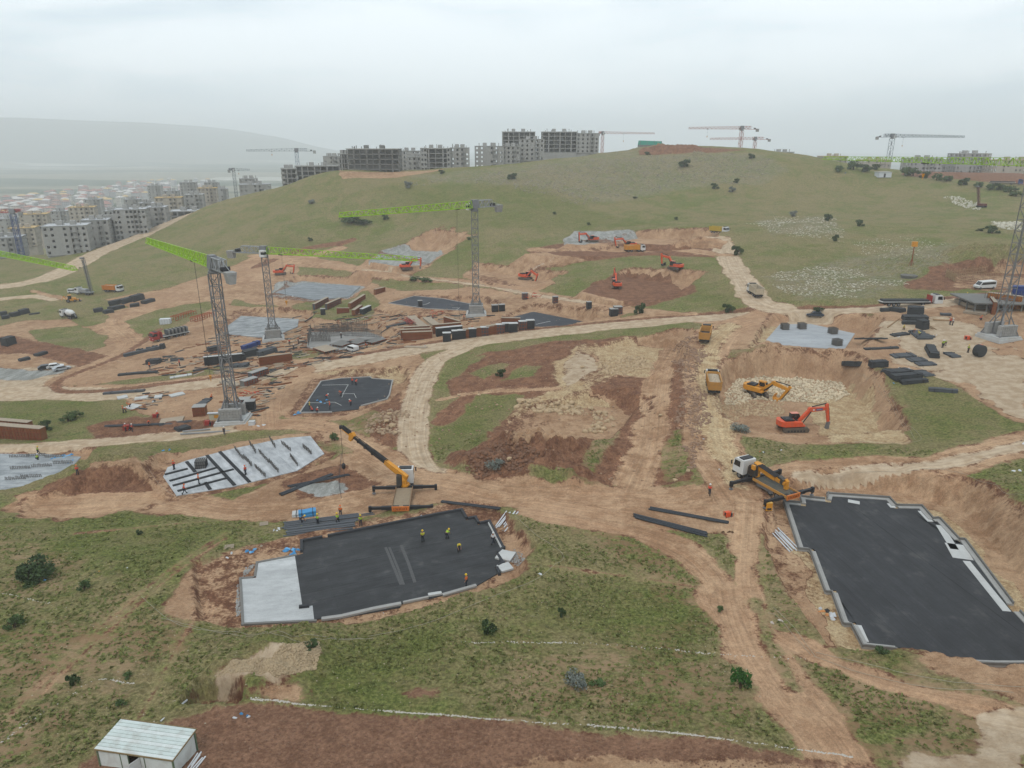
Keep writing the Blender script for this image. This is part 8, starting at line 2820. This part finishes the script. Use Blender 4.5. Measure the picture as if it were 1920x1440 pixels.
# grass tufts and weeds of the near slope
def tufts():
    rng = np.random.default_rng(31)
    n = 60000
    a, r_ = np.radians(rng.uniform(-44, 44, n)), rng.uniform(40, 125, n)
    x, y = r_ * np.sin(a), r_ * np.cos(a)
    i = np.clip(np.searchsorted(rr, r_) - 1, 0, NR - 2)
    j = np.clip(np.searchsorted(th, np.degrees(a)) - 1, 0, NTH - 2)
    ok = (SD['grass'][i, j] > .5) & (fbm(x, y, 5, 4, 91) + rng.uniform(-.6, .6, n) > .15)
    x, y = x[ok][:15000], y[ok][:15000]
    z = zat(x, y)
    vs, fs, k = [], [], 0
    for q in range(4):
        b = rng.uniform(0, 6.28, len(x))
        s_, h_ = rng.uniform(.06, .2, len(x)), rng.uniform(.05, .2, len(x))
        ox, oy = x + rng.normal(0, .1, len(x)), y + rng.normal(0, .1, len(x))
        dx, dy = np.cos(b) * s_, np.sin(b) * s_
        lx, ly = rng.normal(0, .08, len(x)), rng.normal(0, .08, len(x))
        vs.append(np.stack([np.stack([ox - dx, oy - dy, z - .03], 1), np.stack([ox + dx, oy + dy, z - .03], 1), np.stack([ox + dx * .6 + lx, oy + dy * .6 + ly, z + h_], 1), np.stack([ox - dx * .6 + lx, oy - dy * .6 + ly, z + h_], 1)], 1).reshape(-1, 3))
    v = np.vstack(vs)
    me = bpy.data.meshes.new('grass_tufts')
    me.vertices.add(len(v))
    me.vertices.foreach_set('co', v.astype(np.float32).ravel())
    me.loops.add(len(v))
    me.loops.foreach_set('vertex_index', np.arange(len(v), dtype=np.int32))
    me.polygons.add(len(v) // 4)
    me.polygons.foreach_set('loop_start', np.arange(0, len(v), 4, dtype=np.int32))
    me.update(calc_edges=True)
    me.materials.append(mat('tuft_green', lin(132, 138, 80), .9, var=.25, vs=.35))
    put_obj('grass_tufts', me, None, 'stuff', 'tufts of grass and weeds on the near slope')


tufts()


def offcuts(n, poly):
    """planks, bar ends and board scraps trodden into the work yard"""
    rd = random.Random(77)
    x, y = hit(*np.array(poly, float).T)
    pl = np.stack([x, y], 1)
    lo, hi = pl.min(0), pl.max(0)
    mbs = [MB(), MB(), MB()]
    k = 0
    while k < n:
        p = np.array([[rd.uniform(lo[0], hi[0]), rd.uniform(lo[1], hi[1])]])
        if sdf(pl, p[:, 0], p[:, 1])[0] < 0 or fbm(p[:, 0], p[:, 1], 16, 2, 5)[0] < -.05:
            continue
        a, L, w = rd.gauss(.25, .5), rd.uniform(.6, 4.5), rd.uniform(.15, .7)
        u = Vector((math.cos(a), math.sin(a), 0)) * L / 2
        c = Vector((p[0, 0], p[0, 1], 0))
        e0, e1 = c - u, c + u
        e0.z, e1.z = float(zat(e0.x, e0.y)) + .08, float(zat(e1.x, e1.y)) + .08
        mbs[k % 3].bar(e0, e1, w, rd.uniform(.08, .35))
        k += 1
    for m_, q, lb in zip(mbs, (BRWN, FELT, BRWL), ('brown timber offcuts strewn over the work yard', 'dark bar ends strewn over the work yard', 'pale board scraps strewn over the work yard')):
        m_.obj('offcuts', q, None, False, 'stuff', lb)


offcuts(900, [(230, 700), (430, 620), (560, 590), (720, 590), (930, 590), (780, 640), (560, 690), (480, 790), (250, 785), (260, 740), (420, 710)])
# single boulders
BM = [rock_mesh(90 + k, TS) for k in range(5)]
for i, (x, y, s_) in enumerate(((978, 755, 2.6), (992, 756, 1.4), (1122, 776, 1.6), (1118, 800, 1.5), (1012, 768, 1.5), (1062, 765, 1.6), (1075, 772, 1.3), (1108, 768, 1.6), (1140, 790, 1.2), (1092, 690, 1.5), (955, 862, 1.3), (1048, 772, 1.1), (1115, 812, 1.2), (1150, 800, .9), (898, 742, 1.1), (860, 742, .9), (1266, 902, 1.0), (1290, 884, 1.0), (932, 760, .9), (1238, 780, 1.0),
                              (1158, 1268, .0), (725, 792, 1.4), (736, 800, 1.6), (742, 812, 1.2), (730, 778, 1.2), (716, 806, 1.0))):
    if s_ <= 0:
        continue
    o = put_obj('boulder', BM[i % 5])
    p = G(x, y)
    o.location = p + Vector((0, 0, s_ * .18))
    o.scale = (s_, s_ * random.uniform(.7, 1), s_ * random.uniform(.7, .95))
    o.rotation_euler = (0, 0, random.uniform(0, 6.28))
    tag(o, 'largest tan boulder at the left lip of the central cutting' if i == 0 else ('tan boulder in the central cutting' if 600 < y and 940 < x < 1200 else 'tan boulder on the bank beside the pale track' if x < 760 else 'stray boulder between the site roads'), 'boulder', 'boulders of the central cutting' if 940 < x < 1200 else 'boulders on the track bank' if x < 760 else 'stray boulders')

# ================================================================== bushes and trees
for x, y, w_, h_, k, lb in (
    (66, 1088, 4.4, 3.2, 4, 'large round dark bush in the grass at the left'), (158, 1106, 1.5, 1.6, 1, 'small bush right of the large round bush'), (28, 1176, 2.0, 1.8, 1, 'ragged bush near the left edge below the large one'), (138, 1283, 1.2, 1.5, 0, 'small dark bush above the site cabin'), (240, 1270, 1.0, .6, 1, 'low bush between two lime lines'),
    (228, 1322, 1.0, .7, 1, 'low bush just above the cabin roof'), (262, 1002, .9, .9, 0, 'tiny bush on the slope above the white slab'), (917, 1188, 1.7, 2.0, 0, 'dark bush in front of the black slab'), (1053, 1156, .9, 1.6, 0, 'slim dark bush right of the black slab'), (1076, 1286, 2.3, 1.9, 2, 'silver grey round bush in the near grass'),
    (1388, 1290, 1.9, 2.5, 3, 'bright green bush beside the near track'), (1350, 1146, .9, .8, 1, 'small bush by the track left of the largest slab'), (1120, 1284, 1.4, .6, 1, 'low tuft right of the silver bush'), (585, 1215, 1.4, .9, 0, 'dark scrub at the top of the gravel heap'), (1652, 1222, 1.4, .6, 0, 'low dark scrub at the front rim of the largest slab'),
    (628, 826, 2.0, 2.0, 1, 'small green bush left of the crane boom head'), (938, 706, 2.4, 2.6, 0, 'bush on the grassy patch in the central ground'), (928, 880, 3.2, 2.0, 2, 'grey scrub by the spoil of the central ground'), (1385, 808, 3.6, 1.6, 2, 'grey brush at the left rim of the rock pit'), (88, 806, 2.6, 2.6, 0, 'dark bush beside the weathered plywood boxes'),
    (128, 790, 3.0, 2.2, 1, 'left green bush on the strip below the main road'), (142, 784, 3.0, 2.4, 1, 'right green bush on the strip below the main road'), (1199, 588, 3.6, 4.0, 0, 'rounded bush beside the main road behind the black boxes'), (1365, 585, 3.6, 3.2, 0, 'bush at the foot of the hill track'), (1381, 478, 4.4, 4.6, 0, 'bush at the top corner of the hill track'),
    (780, 526, 5.0, 2.4, 1, 'left half of the scrub by the far track'), (800, 528, 5.0, 2.2, 1, 'right half of the scrub by the far track'), (660, 418, 12, 4.0, 0, 'broad dark thicket under the middle jib'), (683, 420, 8, 3.6, 0, 'right end of the dark thicket under the middle jib'), (723, 412, 4.0, 4.0, 0, 'bush right of the dark thicket'),
    (765, 352, 5.5, 5, 2, 'grey bush high on the hill below the dark frame'), (960, 336, 6.5, 4.6, 0, 'dark bush on the brow right of the windowed block'), (828, 326, 4.0, 3.4, 0, 'small bush at the foot of the windowed block'), (585, 382, 5, 3.0, 2, 'grey bush on the left flank of the hill'), (582, 452, 2.8, 2.6, 0, 'small dark bush above the brown track'),
    (1283, 313, 8, 6, 0, 'largest bush on the hilltop'), (1409, 297, 5, 4, 0, 'bush on the right shoulder of the hilltop'), (1340, 354, 4.6, 4.2, 0, 'left bush of the trio on the upper slope'), (1373, 360, 4.4, 4.0, 2, 'lower bush of the trio on the upper slope'), (1380, 343, 3.6, 3.4, 0, 'upper bush of the trio on the upper slope'),
    (1487, 406, 4.4, 3.6, 2, 'bush on the upper edge of the white stones'), (1551, 414, 4.0, 4.2, 0, 'bush at the right of the white stones'), (1612, 424, 3.6, 3.6, 0, 'lone bush right of the white stone field'), (1566, 452, 2.6, 3.4, 0, 'small bush below the white stone field'), (1860, 437, 5.0, 3.6, 0, 'dark bush left of the right crane mast'),
    (1838, 433, 3.0, 1.6, 0, 'low bush left of the dark bush by the mast'), (1532, 586, 3.2, 2.2, 0, 'bush beside the main road behind the blue grey car'), (1214, 290, 4, 2.6, 0, 'scrub just below the hilltop spoil'), (150, 503, 1, .6, 0, 'tuft by the white road'),
    (880, 450, 2.2, 1.6, 0, 'tiny bush behind the middle mast'), (1040, 402, 2.0, 1.8, 0, 'lone bush on the green hillside'), (1104, 422, 2.0, 1.6, 0, 'lone bush above the hill bench'), (1268, 412, 2.0, 1.8, 0, 'lone bush between the bench and the trio'), (1190, 372, 3.0, 1.4, 0, 'flat scrub on the upper hillside')):
    shrub(x, y, w_, h_, k, lb)
for i, (x, y, w_, h_) in enumerate(((1573, 322, 9, 7), (1600, 318, 10, 10), (1622, 322, 10, 8), (1698, 330, 11, 10), (1712, 330, 10, 9), (1733, 334, 8, 7), (1756, 338, 8, 7.5), (1775, 340, 10, 6), (1806, 347, 9, 7), (1833, 352, 8, 6), (1856, 356, 8, 6), (1875, 356, 9, 6), (1895, 360, 10, 6), (1905, 368, 9, 5), (1640, 318, 8, 6))):
    shrub(x, y, w_ * .72, h_ * .75, (1, 1, 0)[i % 3], ['leftmost roadside tree right of the hill', 'tall tree behind the lime jib end', 'tree left of the pale shed', 'big tree right of the pale shed', 'tree joined to the big one by the shed', 'round tree right of the big pair', 'round tree with a gap on both sides', 'wide low tree in the roadside row', 'tree standing before the red bank', 'tree in the last third of the roadside row', 'fourth tree from the right mast', 'third tree from the right mast', 'bushy tree near the right mast', 'lowest tree near the right mast', 'small tree behind the pale shed'][i], 'tree', 'roadside_tree', 'trees along the road right of the hill')

# far-off spoil bank cut behind the trees
print('objects', len(C.objects), 'tris', sum(len(o.data.polygons) for o in C.objects if o.type == 'MESH'))
